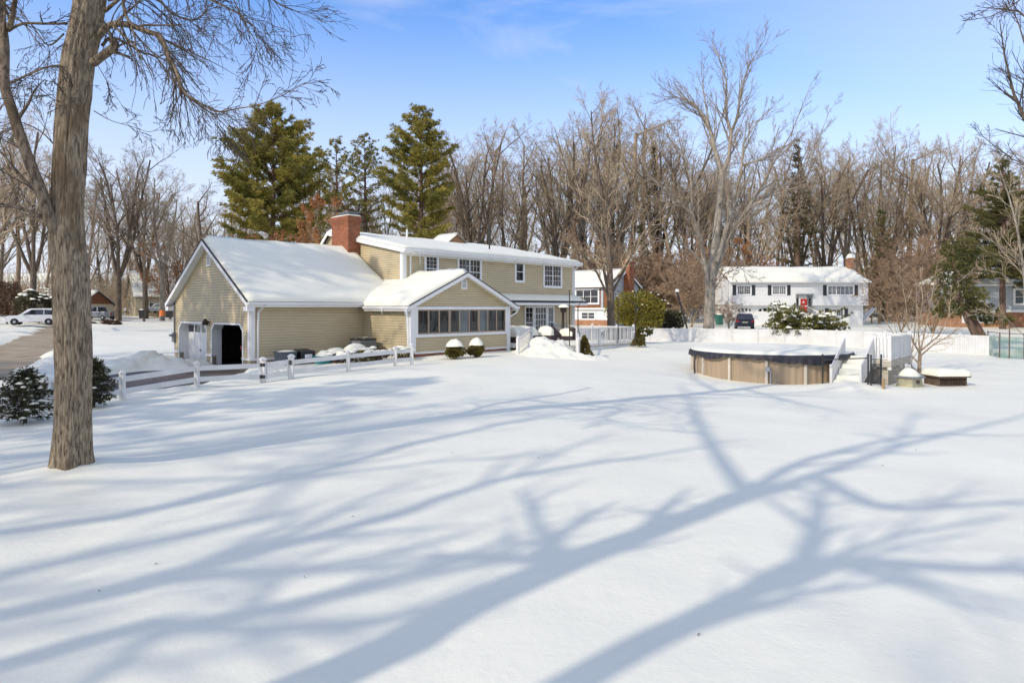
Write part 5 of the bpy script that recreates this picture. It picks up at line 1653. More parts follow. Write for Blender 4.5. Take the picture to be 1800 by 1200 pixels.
# ------------------------------------------------------------------ vehicles
def vehicle(name, label, cat, loc, rz, kind, paint, parent_group=None):
    """car body from a side profile, front towards local +x, centred on the wheels"""
    t = thing(name, label, cat, loc, rz, parent_group)
    if kind == 'suv':
        L, W, belt = 4.6, .92, 1.0
        low = [(-2.25, .45), (-2.3, .7), (-2.22, 1.0), (.95, 1.0), (2.0, .92), (2.25, .75), (2.3, .5), (2.2, .32), (-2.15, .32)]
        top = [(-2.2, 1.0), (-2.0, 1.58), (-1.6, 1.68), (.1, 1.66), (.35, 1.6), (1.05, 1.0)]
        wins = [[(-1.9, 1.05), (-1.75, 1.5), (-1.0, 1.55), (-1.0, 1.05)], [(-.93, 1.05), (-.93, 1.55), (.05, 1.53), (.75, 1.05)]]
    else:
        L, W, belt = 5.6, .97, 1.1
        low = [(-2.85, .55), (-2.88, 1.1), (-.75, 1.12), (1.2, 1.12), (2.5, 1.08), (2.8, .9), (2.85, .55), (2.7, .42), (-2.7, .42)]
        top = [(-.95, 1.1), (-.8, 1.78), (-.5, 1.88), (.5, 1.87), (.75, 1.8), (1.4, 1.1)]
        wins = [[(-.72, 1.18), (-.62, 1.72), (-.05, 1.76), (-.05, 1.18)], [(.02, 1.18), (.02, 1.76), (.55, 1.74), (1.1, 1.18)]]
    def extr(poly, w0, w1f):
        b = MB(); n = len(poly)
        k = [(x, -w1f(z), z) for x, z in poly] + [(x, w1f(z), z) for x, z in poly]
        b.add(k, [list(range(n)), list(range(2 * n - 1, n - 1, -1))] + [(i, n + i, n + (i + 1) % n, (i + 1) % n) for i in range(n)])
        return b
    wl = lambda z: W - max(0, .55 - z) * .15
    wt = lambda z: W - .04 - max(0, z - belt) * .28
    b = extr(low, W, wl); c = extr(top, W, wt); b.add(c.v, c.f)
    if kind == 'pickup':
        b.box(-2.8, -.8, -W + .02, -W + .1, 1.1, 1.16); b.box(-2.8, -.8, W - .1, W - .02, 1.1, 1.16)
    body = b.build('body', M[paint], t, bevel=.06)
    for s in (-1, 1):
        for wv in wins:
            b = MB(); b.poly(*[(x, s * (wt(z) + .012), z) for x, z in wv]); b.build('side_window', M['glass'], t)
    (xa, za), (xb, zb_) = top[-1], top[-2]
    g = lambda x, z, y: (x + .03, y, z + .02)
    b = MB(); f0, f1 = .12, .92
    q0, q1 = (xa + (xb - xa) * f0, za + (zb_ - za) * f0), (xa + (xb - xa) * f1, za + (zb_ - za) * f1)
    b.poly(g(q0[0], q0[1], -wt(q0[1]) + .1), g(q0[0], q0[1], wt(q0[1]) - .1), g(q1[0], q1[1], wt(q1[1]) - .1), g(q1[0], q1[1], -wt(q1[1]) + .1)); b.build('windscreen', M['glass'], t)
    (xa, za), (xb, zb_) = top[0], top[1]
    q0, q1 = (xa + (xb - xa) * .12, za + (zb_ - za) * .12), (xa + (xb - xa) * .88, za + (zb_ - za) * .88)
    b = MB(); h = lambda x, z, y: (x - .025, y, z + .01)
    b.poly(h(q0[0], q0[1], -wt(q0[1]) + .12), h(q0[0], q0[1], wt(q0[1]) - .12), h(q1[0], q1[1], wt(q1[1]) - .12), h(q1[0], q1[1], -wt(q1[1]) + .12)); b.build('rear_window', M['glass'], t)
    xr = low[1][0]
    for s in (-1, 1):
        b = MB(); b.box(xr - .03, xr + .12, s * W - .3 * (s > 0) - .01 * s, s * W + .3 * (s < 0) - .01 * s, .82, 1.0); b.build('tail_light', M['redlight'], t)
        b = MB(); xf = low[5][0]; b.box(xf - .2, xf + .02, s * W - .35 * (s > 0), s * W + .35 * (s < 0), .68, .82); b.build('headlight', M['clearlight'], t)
        b = MB(); b.box(.7, .85, s * (W + .02), s * (W + .18), 1.02, 1.16); b.build('mirror', M[paint], t)
    b = MB(); b.box(xr - .02, xr + .1, -.26, .26, .72, .86); b.build('licence_plate', M['plate'], t)
    b = MB(); b.box(xr - .05, xr + .2, -W + .08, W - .08, .36, .52); b.build('bumper', M['black'], t)
    b = MB(); xf = low[6][0]; b.box(xf - .2, xf + .012, -.5, .5, .5, .66); b.build('grille', M['black'], t)
    for x in (-L * .3, L * .31):
        for s in (-1, 1):
            b = MB(); b.lathe([(.2, -.11), (.32, -.11), (.345, -.07), (.345, .07), (.32, .11), (.2, .11)], 22)
            b.v = [(v[0] + x, s * (W - .1) + v[2], v[1] + .345) for v in b.v]
            ty = b.build('wheel', M['rubber'], t)
            b = MB(); b.lathe([(.21, -.02), (.2, .0), (.06, .02)], 14); b.v = [(v[0] + x, s * (W + .005 + v[2] * .5), v[1] + .345) for v in b.v]
            b.build('rim', M['steel'], ty)
    return t
p = at(1308, 578, 70); vehicle('parked_car', 'dark navy car seen from behind at the white house driveway', 'car', (p.x, p.y, gz(p.x, p.y)), R(73), 'suv', 'carnavy')
p = at(58, 571, 66); vehicle('parked_car', 'white car in the lane left of the big trunk', 'car', (p.x + .1, p.y, CAMZ - 30 * 66 / FPX), R(205), 'suv', 'carwhite')
p = at(170, 562, 92); vehicle('pickup_truck', 'grey pickup truck parked behind the big trunk', 'pickup truck', (p.x, p.y, CAMZ - 21 * 92 / FPX), R(172), 'pickup', 'cargrey')
p = at(243, 550, 118); vehicle('parked_car', 'small white car in front of the pale yellow house', 'car', (p.x, p.y, CAMZ - 9 * 118 / FPX), R(185), 'suv', 'carwhite')
p = at(280, 552, 112); vehicle('parked_car', 'far grey car just left of the garage corner', 'car', (p.x, p.y, CAMZ - 9 * 112 / FPX), R(170), 'suv', 'cargrey')
vehicle('garage_car', 'grey car inside the open garage bay', 'car', hw(3.0, 1.5, 0.0), HROT, 'suv', 'cargrey')

# ------------------------------------------------------------------ small street things
p = at(253, 560, 88); z = CAMZ - 20 * 88 / FPX
t = thing('utility_pole', 'brown wooden utility pole near the garage corner', 'utility pole', (p.x, p.y, z))
b = MB(); b.tube([(0, 0, -.5), (0.05, 0, 4.5), (.1, 0, 9.0)], [.16, .14, .11], 10, True); b.build('pole', M['pole'], t)
b = MB(); b.box(-1.1, 1.2, -.06, .06, 8.2, 8.35); b.build('crossarm', M['pole'], t)
def wheelie(label, x, y, Y, m):
    p = at(x, y, Y); t = thing('wheelie_bin', label, 'bin', (p.x, p.y, p.z), .3)
    b = MB(); b.hexa([(-.24, -.28, 0), (.24, -.28, 0), (.24, .28, 0), (-.24, .28, 0)], [(-.3, -.36, 1.0), (.3, -.36, 1.0), (.3, .36, 1.0), (-.3, .36, 1.0)]); b.build('body', M[m], t, bevel=.03)
    b = MB(); b.hexa([(-.32, -.4, 1.0), (.32, -.4, 1.0), (.32, .38, 1.0), (-.32, .38, 1.0)], [(-.3, -.36, 1.05), (.3, -.36, 1.05), (.28, .36, 1.12), (-.28, .36, 1.12)]); b.build('lid', M[m], t, bevel=.02)
    q = snow_cap(random.Random(x), .28, .34, 1.08, .12); q.build('snow_cap', M['lumpy_snow'], t, smooth=True)
wheelie('black bin at the foot of the utility pole', 249, 559, 86, 'binblack')
wheelie('black bin beside the orange barrel', 297, 558, 86, 'binblack')
wheelie('green bin near the pale tall tree by the back fence', 1264, 571, 68, 'bingreen')
p = at(285, 555, 87); t = thing('traffic_barrel', 'orange barrel in the snow left of the garage corner', 'barrel', (p.x, p.y, p.z))
b = MB(); b.lathe([(.36, 0), (.33, .1), (.3, .7), (.25, .75)], 14); b.build('body', M['orange'], t)
p0, p1 = at(1212, 590, 60), at(1190, 512, 60)
t = thing('leaning_post', 'dark leaning post with a white box on top behind the back fence', 'post')
b = MB(); b.tube([p0 + V((.1, 0, -.5)), p1], .085, 8, True); b.build('shaft', M['black'], t)
b = MB(); b.box(p1.x - .15, p1.x + .15, p1.y - .12, p1.y + .12, p1.z - .05, p1.z + .16); b.hexa([(p1.x - .16, p1.y - .14, p1.z + .16), (p1.x + .16, p1.y - .14, p1.z + .16), (p1.x + .16, p1.y + .14, p1.z + .16), (p1.x - .16, p1.y + .14, p1.z + .16)], [(p1.x - .1, p1.y - .08, p1.z + .2), (p1.x + .1, p1.y - .08, p1.z + .2), (p1.x + .1, p1.y + .08, p1.z + .2), (p1.x - .1, p1.y + .08, p1.z + .2)]); b.build('box_top', M['white'], t)
p = at(1537, 570, 84)
t = thing('play_slide', 'white garden slide and play frame right of the white house', 'slide', (p.x, p.y, p.z), .2)
b = MB(); b.hexa([(-1.9, -.3, .25), (0, -.3, 2.0), (0, .3, 2.0), (-1.9, .3, .25)], [(-1.9, -.3, .35), (0, -.3, 2.1), (0, .3, 2.1), (-1.9, .3, .35)]); b.bar((-1.9, -.3, .35), (0, -.3, 2.15), .05, .2); b.bar((-1.9, .3, .35), (0, .3, 2.15), .05, .2); b.build('chute', M['white'], t)
b = MB()
for x in (0.05, 1.3):
    for y in (-.6, .6): b.box(x, x + .12, y - .06, y + .06, -.3, 2.9)
b.box(0, 1.4, -.6, .6, 1.95, 2.05); b.build('frame', M['stake'], t)
# brush fence gate between the shrubs behind
p = at(1228, 566, 74)
t = thing('garden_gate', 'pale metal garden gate between bare shrubs far behind the fence', 'gate', (p.x, p.y, p.z - .1), .0)
for x in (-1.0, .95):
    b = MB(); b.box(x, x + .09, -.05, .05, 0, 1.7); b.build('post', M['grey'], t)
b = MB()
for i in range(11): b.box(-.88 + i * .165, -.85 + i * .165, -.015, .015, .1, 1.5)
b.box(-.9, .95, -.02, .02, 1.48, 1.55); b.box(-.9, .95, -.02, .02, .15, .22); b.build('bars', M['steel'], t)

# ------------------------------------------------------------------ trees
def devi(rr, d, ang):
    w = d.orthogonal().normalized()
    w = Matrix.Rotation(rr.uniform(0, 6.2832), 3, d) @ w
    return (d * math.cos(ang) + w * math.sin(ang)).normalized()

class P:
    def __init__(s, n=(9, 7, 6, 4), ang=(.75, .8, .85, .8), ratio=(.55, .5, .5, .5), t0=(.35, .25, .2, .2), wob=.12, up=(.10, .05, .03, .02), rmin=.006, thin=.55, rk=.62):
        s.n, s.ang, s.ratio, s.t0, s.wob, s.up, s.rmin, s.thin, s.rk = n, ang, ratio, t0, wob, up, rmin, thin, rk

def branch(out, rr, p, d, L, r, lev, P_, nseg=None):
    n = nseg or getattr(P_, 'ns', None) or max(4, 6 - lev)
    pts, rad = [p], [r]
    st = L / n
    for i in range(n):
        up = P_.up[min(lev, len(P_.up) - 1)]
        d = (d + V((rr.gauss(0, 1), rr.gauss(0, 1), rr.gauss(0, 1))) * P_.wob * (1 + .25 * lev) + V((0, 0, up))).normalized()
        p = p + d * st
        pts.append(p)
        rad.append(max(P_.rmin, r * (1 - P_.thin * (i + 1) / n if lev == 0 else 1 - .8 * (i + 1) / n)))
    out.append((lev, pts, rad))
    sprout(out, rr, pts, rad, L, lev, P_)

def sprout(out, rr, pts, rad, L, lev, P_, num=None, lenf=None):
    if lev >= len(P_.n): return
    k = num or P_.n[lev]
    t0 = P_.t0[lev]
    n = len(pts) - 1
    for c in range(k):
        t = t0 + (1 - t0) * (c + rr.random()) / k
        x = min(t * n, n - 1e-4); i = int(x); f = x - i
        q = pts[i].lerp(pts[i + 1], f)
        tan = (pts[i + 1] - pts[i]).normalized()
        rl = rad[i] * (1 - f) + rad[i + 1] * f
        dd = devi(rr, tan, P_.ang[lev] * rr.uniform(.7, 1.25))
        Lc = L * P_.ratio[lev] * rr.uniform(.65, 1.2) * (1 - .45 * (t - t0) / (1 - t0 + 1e-6)) if lenf is None else lenf * rr.uniform(.6, 1.25) * (1 - .6 * (t - t0) / (1 - t0 + 1e-6))
        branch(out, rr, q, dd, Lc, max(P_.rmin, min(rl * .85, rl * P_.rk * rr.uniform(.75, 1.15))), lev + 1, P_)

def tree_meshes(out, tl=1, nt=9):
    """trunk (levels up to tl) and twigs as two meshes"""
    a, b = MB(), MB()
    for lev, pts, rad in out:
        if lev <= tl: a.tube(pts, rad, nt if lev == 0 else 6)
        else: b.tube(pts, rad, 4 if lev == 2 else 3)
    return a, b

VAR = {}
def variant(key, seed, H, r0, P_, split=None, bark='bark', twig='twig', leaf_=None):
    """one bare tree kept as two shared meshes"""
    rr = random.Random(seed)
    out = []
    if split:
        n, hgt, sp, ln = split
        pts = [V((0, 0, -.6)), V((0, 0, hgt * .5)), V((rr.uniform(-.2, .2), rr.uniform(-.2, .2), hgt))]
        out.append((0, pts, [r0 * 1.25, r0, r0 * .9]))
        a0 = rr.uniform(0, 6)
        for i in range(n):
            a = a0 + i * 6.2832 / n + rr.uniform(-.4, .4)
            s = sp * rr.uniform(.6, 1.3)
            d = V((math.cos(a) * math.sin(s), math.sin(a) * math.sin(s), math.cos(s)))
            branch(out, rr, pts[-1] - V((0, 0, .3 * i / n)), d, ln * rr.uniform(.8, 1.1), r0 * .62, 0, P_, 7)
    else:
        branch(out, rr, V((0, 0, -.6)), V((0, 0, 1)), H, r0, 0, P_, 9)
    a, b = tree_meshes(out)
    VAR[key] = (a, b, bark, twig, out, rr)
    if leaf_:
        l = MB()
        ends = [q for lev, pts, rad in out if lev >= 2 for q in pts[1:]]
        for _ in range(leaf_):
            q = rr.choice(ends)
            spray(l, q + rdir(rr) * .12, rdir(rr), rr, 2, .13, .08)
        VAR[key] = (a, b, bark, twig, out, rr, l)
    return VAR[key]
PROT = {}
def place(key, label, cat, loc, s, rz, group=None, name='bare_tree', kind=None):
    if key not in PROT:
        v = VAR[key]
        t = thing(name, label, cat, loc, rz, group)
        v[0].build('trunk', M[v[2]], t, smooth=True)
        v[1].build('crown', M[v[3]], t, smooth=True)
        if len(v) > 6: v[6].build('dry_leaves', M['beech'], t)
        PROT[key] = t
    else:
        t = copy_tree(PROT[key])
        t.name = name
        t.location = loc; t.rotation_euler = (0, 0, rz)
        if 'group' in t.keys() and not group: del t['group']
        tag(t, label, cat, group)
    t.scale = (s, s, s)
    return t

FAR = dict(rmin=.016)
variant('tall', 101, 24, .33, P((12, 8, 6, 4), (.72, .75, .72, .7), (.42, .5, .52, .5), (.38, .25, .15, .15), .06, (.05, .07, .04, .03), .011))
variant('vase', 102, 23, .36, P((8, 8, 6, 4), (.62, .72, .7, .7), (.48, .5, .5, .5), (.22, .2, .15, .15), .06, (.05, .05, .04, .03), .011), split=(5, 5.5, .38, 16), bark='barkdark')
variant('fork', 103, 23, .36, P((8, 8, 6, 4), (.65, .72, .7, .7), (.44, .5, .5, .5), (.2, .2, .15, .15), .065, (.04, .05, .04, .03), .011), split=(3, 7.5, .3, 15), bark='barkpale')
variant('broad', 104, 19, .36, P((12, 8, 6, 4), (.95, .78, .72, .7), (.5, .5, .5, .5), (.25, .2, .15, .15), .08, (.05, .05, .03, .02), .011))
variant('multi', 105, 18, .22, P((8, 7, 6, 4), (.65, .72, .7, .7), (.42, .5, .5, .5), (.2, .2, .15, .15), .065, (.03, .05, .04, .03), .010), split=(5, .8, .2, 18), bark='barkdark')
variant('slim', 106, 24, .22, P((12, 7, 6, 4), (.8, .75, .7, .7), (.28, .5, .55, .5), (.45, .25, .15, .15), .05, (.06, .06, .04, .03), .010))
variant('scrub', 107, 7, .07, P((8, 7, 7, 4), (.55, .75, .85, .8), (.5, .5, .5, .5), (.1, .1, .1, .1), .12, (.03, .04, .03, .02), .010), split=(6, .3, .3, 5.5), twig='twigred')
variant('beech', 108, 10, .14, P((12, 8, 6), (1.0, .8, .8), (.45, .5, .5), (.15, .2, .2), .08, (.02, .02, .02), .01), leaf_=5200)
for k in ('vase', 'multi', 'broad'):
    v = VAR[k]; VAR[k + '_grey'] = (v[0], v[1], 'barkdark', 'twiggrey') + tuple(v[4:])

RT_ = random.Random(77)
REF = {}
def wood(x, ytop, Y, key, label, group, name='bare_tree', ref=None):
    """a tree whose trunk stands at pixel column x, Y metres away, reaching up to pixel row ytop"""
    p = at(x, 500, Y)
    z = gz(p.x, p.y)
    H = CAMZ - (ytop - HOR) * Y / FPX - z
    ref = REF.setdefault(key, float(np.percentile([q[2] for q in VAR[key][1].v], 99.7)))
    return place(key, label, 'tree', (p.x, p.y, z), H / ref, RT_.uniform(0, 6.28), group, name)

# trees standing alone enough to be told apart
wood(208, 236, 88, 'vase_grey', 'tall bare vase shaped tree standing right of the big trunk', None)
wood(285, 285, 92, 'fork', 'bare tree with grey trunk between the vase shaped tree and the garage roof', None)
wood(256, 268, 104, 'vase', 'slender bare tree just behind the utility pole', None)
wood(355, 312, 80, 'broad_grey', 'low spreading dark bare tree above the garage ridge', None)
wood(158, 300, 84, 'tall', 'pale straight bare tree close to the right edge of the big trunk', None)
wood(24, 200, 84, 'tall', 'bare tree with dark trunk above the brown hedge', None)
wood(57, 200, 80, 'vase', 'forked grey bare tree behind the white car', None)
wood(-30, 120, 55, 'broad', 'bare tree at the left picture edge with wide branches', None)
GL_ = ('bare trees across the street on the left', 'bare brown tree in the row across the street on the left')
for x, yt, Y, k in ((105, 250, 120, 'tall'), (185, 330, 135, 'multi'), (238, 320, 140, 'broad'), (315, 345, 130, 'vase'), (335, 350, 115, 'multi'), (385, 355, 110, 'vase'), (-60, 200, 100, 'vase'), (2, 280, 125, 'fork'), (135, 320, 115, 'multi'), (410, 340, 125, 'broad'), (300, 370, 100, 'multi'), (75, 260, 95, 'slim'), (-10, 240, 85, 'multi')):
    wood(x, yt, Y, k, GL_[1], GL_[0])
GM_ = ('bare trees in the woods behind the tan house roof', 'bare brown tree in the woods rising behind the tan house roof')
rr_ = random.Random(5)
kinds = ['vase', 'tall', 'multi', 'slim', 'broad', 'fork', 'vase', 'multi']
def skyline(x):
    K = [(400, 330), (500, 330), (560, 285), (620, 280), (700, 290), (790, 235), (830, 215), (880, 228), (930, 232), (965, 225), (1000, 190), (1060, 185), (1110, 170), (1160, 195), (1200, 215), (1290, 235), (1340, 260), (1400, 230), (1460, 212), (1520, 205), (1560, 232), (1620, 236), (1690, 245), (1740, 255), (1800, 250), (1900, 230)]
    for i in range(len(K) - 1):
        if K[i][0] <= x <= K[i + 1][0]:
            t = (x - K[i][0]) / (K[i + 1][0] - K[i][0]); return K[i][1] * (1 - t) + K[i + 1][1] * t
    return 240
i = 0
for x in range(420, 1010, 27):
    i += 1
    if x < 780 and i % 2: continue
    wood(x + rr_.uniform(-9, 9), skyline(x) + rr_.uniform(-14, 18), rr_.uniform(98, 118), kinds[i % 8], GM_[1], GM_[0])
for x in range(430, 1010, 60):
    i += 1
    wood(x + rr_.uniform(-12, 12), skyline(x) + rr_.uniform(30, 80), rr_.uniform(125, 150), kinds[(i * 3) % 8], GM_[1], GM_[0])
GR_ = ('bare trees in the woods behind the white house', 'bare brown tree in the woods rising behind the white house')
for x in range(1010, 1900, 30):
    i += 1
    wood(x + rr_.uniform(-9, 9), skyline(x) + rr_.uniform(-14, 20), rr_.uniform(100, 122), kinds[(i * 5) % 8], GR_[1], GR_[0])
for x in range(1020, 1900, 60):
    i += 1
    wood(x + rr_.uniform(-12, 12), skyline(x) + rr_.uniform(30, 85), rr_.uniform(126, 150), kinds[(i * 3) % 8], GR_[1], GR_[0])
GS_ = ('brushy saplings at the edge of the woods', 'brushy brown sapling at the edge of the woods')
for x in list(range(1020, 1290, 17)) + list(range(1545, 1690, 13)):
    i += 1
    wood(x + rr_.uniform(-6, 6), rr_.uniform(385, 440), rr_.uniform(86, 97), 'scrub', GS_[1], GS_[0], 'brush_sapling')
wood(1215, 415, 74, 'scrub', 'reddish brush clump standing left of the pale tall tree trunk', None, 'brush_clump')
wood(1281, 520, 69, 'scrub', 'grey twiggy bush beside the parked navy car', None, 'brush_clump')
wood(1585, 440, 62, 'scrub', 'dense reddish bush right of the white house chimney', None, 'brush_clump')
wood(1640, 425, 60, 'scrub', 'wide brown bush between the white house and the cedar', None, 'brush_clump')
wood(510, 352, 72, 'beech', 'small tree still holding rust brown leaves above the garage roof', None, 'leafy_beech')
wood(1335, 415, 96, 'beech', 'rust leaved tree behind the left end of the white house roof', None, 'leafy_beech')
wood(300, 425, 98, 'beech', 'rust leaved young tree just left of the garage gable', None, 'leafy_beech')

# pole tree by the deck: dark trunk, fan of branches from low down
def hero_limb(out, px, Y0, lev, r0, r1):
    pts = [at(x, y, Y0 + dy) for x, y, dy in px]
    n = len(pts)
    rad = [r0 + (r1 - r0) * i / (n - 1) for i in range(n)]
    out.append((lev, pts, rad))
    return pts, rad
rr = random.Random(41)
out = []
pm = P((14, 7, 6, 4), (.7, .7, .7, .7), (.45, .5, .5, .5), (.22, .2, .2, .2), .06, (.05, .07, .05, .04), .008, .7)
tp, tr_ = hero_limb(out, [(1074, 600, 0), (1074, 560, 0), (1073, 500, 0), (1069, 420, 0), (1060, 350, .3), (1048, 290, .5), (1042, 245, .8), (1039, 195, 1)], 50, 0, .33, .04)
sprout(out, rr, tp, tr_, 16, 0, pm, 22, 4.6)
for limb in ([(1073, 530, 0), (1050, 480, -.6), (1025, 445, -1.2), (1000, 430, -2)], [(1073, 520, 0), (1100, 470, .5), (1122, 420, 1), (1160, 375, 1.5), (1190, 355, 2)], [(1072, 470, 0), (1095, 400, .4), (1110, 330, .8), (1128, 270, 1.5), (1135, 200, 2)], [(1070, 440, 0), (1040, 390, -.6), (1012, 340, -1), (990, 280, -1.6), (975, 225, -2)], [(1066, 400, 0), (1085, 320, -.5), (1090, 250, -.8), (1085, 190, -1)]):
    lp, lr = hero_limb(out, limb, 50, 1, .11, .025)
    sprout(out, rr, lp, lr, 6, 1, pm, 12, 2.2)
t = thing('bare_tree', 'dark trunked bare tree standing just behind the deck railing', 'tree')
a, b = tree_meshes(out); a.build('trunk', M['barkdark'], t, smooth=True); b.build('crown', M['twig'], t, smooth=True)

# pale tall tree rising over everything
rr = random.Random(43)
out = []
Y0 = 62
ph = P((8, 6, 6, 4), (.5, .5, .5, .5), (.4, .55, .55, .5), (.3, .15, .15, .15), .045, (.05, .06, .05, .05), .011, .7)
ph.ns = 5
def hl_(px, r0, r1, lev, n, ln):
    lp, lr = hero_limb(out, px, Y0, lev, r0, r1)
    if n: sprout(out, rr, lp, lr, ln, max(lev, 1), ph, int(n * 1.2), ln * 1.25)
hl_([(1246, 600, 0), (1246, 579, 0), (1248, 520, 0), (1250, 485, 0), (1259, 417, 0), (1266, 350, .2), (1269, 305, .3)], .60, .26, 0, 0, 0)
hl_([(1269, 305, .3), (1259, 271, .3), (1249, 230, .2), (1240, 207, 0), (1217, 181, -.5), (1193, 172, -1), (1169, 170, -1.6)], .22, .03, 1, 16, 4.2)
hl_([(1249, 230, .2), (1238, 170, 1), (1232, 120, 1.6)], .10, .02, 1, 8, 2.6)
hl_([(1269, 305, .3), (1281, 279, .3), (1285, 234, .4), (1276, 200, .6), (1277, 144, .9), (1265, 105, 1), (1251, 72, 1.2)], .22, .02, 1, 16, 3.6)
hl_([(1285, 234, .4), (1296, 207, .2), (1304, 151, 0), (1319, 110, -.3), (1345, 69, -.6)], .15, .02, 1, 14, 3.2)
hl_([(1249, 495, 0), (1261, 470, .6), (1281, 414, 1.2), (1311, 372, 2), (1341, 327, 2.6), (1360, 286, 3), (1390, 237, 3.6), (1427, 144, 4.2)], .30, .02, 1, 24, 4.0)
hl_([(1311, 372, 2), (1350, 345, 1.2), (1390, 320, .4), (1430, 270, 0), (1460, 190, -.4)], .14, .02, 1, 16, 3.4)
hl_([(1260, 460, -.5), (1277, 400, -1), (1289, 361, -1.2), (1304, 290, -1.5), (1307, 252, -1.6), (1330, 215, -1.8), (1362, 185, -2)], .22, .02, 1, 16, 3.4)
hl_([(1304, 290, -1.5), (1330, 283, -2), (1355, 270, -2.4), (1370, 220, -2.7)], .11, .02, 1, 10, 2.4)
hl_([(1247, 530, 0), (1240, 470, -.6), (1232, 425, -1), (1217, 376, -1.6), (1193, 355, -2.2), (1169, 335, -2.8), (1142, 309, -3.2), (1127, 279, -3.6)], .24, .03, 1, 14, 3.4)
hl_([(1217, 376, -1.6), (1215, 320, -2), (1200, 270, -2.4), (1190, 225, -2.8)], .12, .02, 1, 12, 2.8)
hl_([(1240, 470, -.6), (1215, 440, -1.5), (1180, 420, -2.4), (1150, 425, -3.4), (1120, 450, -4)], .10, .02, 1, 8, 2.0)
hl_([(1248, 520, 0), (1275, 480, -1), (1300, 470, -1.6), (1325, 490, -2)], .09, .02, 1, 8, 2.0)
t = thing('bare_tree', 'tallest pale grey bare tree behind the back fence left of the white house', 'tree')
a, b = tree_meshes(out); a.build('trunk', M['barkpale'], t, smooth=True); b.build('crown', M['twiggrey'], t, smooth=True)

# ------------------------------------------------------------------ the big trunk in the foreground
rr = random.Random(47)
Y0 = 11.2
t = thing('big_tree', 'huge furrowed grey brown tree trunk in the left foreground', 'tree')
prof = [(127, 856, 62), (127, 834, 50), (127, 806, 41), (128, 740, 37), (129, 650, 36.5), (128, 560, 37), (125, 480, 37.5), (119, 420, 36), (119, 370, 33), (122, 300, 33.5), (127, 210, 33.5), (137, 105, 33), (150, 50, 33), (160, -20, 31), (172, -140, 29), (185, -300, 26), (190, -500, 22), (196, -800, 16), (200, -1200, 8), (200, -1500, 3)]
def cr_(P_, t):
    n = len(P_) - 1
    x = min(t * n, n - 1e-5); i = int(x); f = x - i
    g = lambda j: V(P_[max(0, min(n, j))])
    p0_, p1_, p2_, p3_ = g(i - 1), g(i), g(i + 1), g(i + 2)
    return 0.5 * ((2 * p1_) + (p2_ - p0_) * f + (2 * p0_ - 5 * p1_ + 4 * p2_ - p3_) * f * f + (3 * p1_ - p0_ - 3 * p2_ + p3_) * f ** 3)
m = MB()
mpp = Y0 / FPX
NS = 96
rings = []
tt = 0.0
while tt <= 1.0:
    rings.append(cr_(prof, tt))
    tt += 1 / 190 if tt < .75 else 1 / 60
for q in rings:
    c = at(q.x, q.y, Y0); r = q.z * mpp * (.71 + .03 * min(1, max(0, (q.y - 750) / 90)))
    low = max(0, (q.y - 740) / 90)
    for j in range(NS):
        a = 6.2832 * j / NS
        ca, sa = math.cos(a), math.sin(a)
        rr1 = r * (1 + .16 * low * math.sin(a * 5 + 1) + .035 * math.sin(a * 3 + c.z * .8) + .03 * mnoise.noise(V((ca * 1.2, sa * 1.2, c.z * .9))))
        fur = mnoise.noise(V((ca * 6.5 + .35 * mnoise.noise(V((ca * 3, sa * 3, c.z * 1.5))), sa * 6.5, c.z * .75)))
        fur2 = mnoise.noise(V((ca * 14, sa * 14, c.z * 1.7 + 4)))
        rr1 += .024 * (1 - 2 * abs(fur)) + .010 * fur2
        m.v.append((c.x + rr1 * ca, c.y + rr1 * sa, c.z))
for i_ in range(len(rings) - 1):
    for j in range(NS):
        j2 = (j + 1) % NS
        m.f.append([i_ * NS + j, i_ * NS + j2, (i_ + 1) * NS + j2, (i_ + 1) * NS + j]); m.mi.append(0)
m.build('trunk', M['barkhero'], t, smooth=True)
out = []
pk = P((7, 6, 4, 3), (.75, .62, .5, .55), (.5, .7, .62, .6), (.2, .1, .15, .15), .05, (.0, -.045, -.05, -.04), .0036, .7, .5)
pk.ns = 7
def bl(px, r0, r1, n, ln, lev=1):
    P_ = [V(at(x, y, Y0 + dy)) for x, y, dy in px]
    pts = [cr_(P_, k / (len(P_) * 4 - 4)) for k in range(len(P_) * 4 - 3)]
    rad = [r0 + (r1 - r0) * (k / (len(pts) - 1)) ** .8 for k in range(len(pts))]
    out.append((lev, pts, rad))
    if n: sprout(out, rr, pts, rad, ln, lev, pk, n, ln * 1.55)
# second stem leaning to the left
bl([(112, 450, 0), (95, 400, -.2), (86, 380, -.25), (72, 336, -.3), (45, 266, -.3), (22, 196, -.2), (8, 147, 0), (8, 80, .2), (0, 20, .4), (-14, -60, .6), (-40, -180, .8)], .108, .06, 9, .9)
bl([(14, 52, .3), (22, 30, 0), (28, -10, -.3), (40, -60, -.6)], .05, .03, 7, .8)
bl([(15, 55, .3), (40, 42, .2), (80, 42, .1), (118, 42, 0)], .028, .018, 8, .6)
bl([(20, 145, 0), (50, 132, -.3), (90, 116, -.4), (115, 118, -.2)], .022, .008, 7, .5)
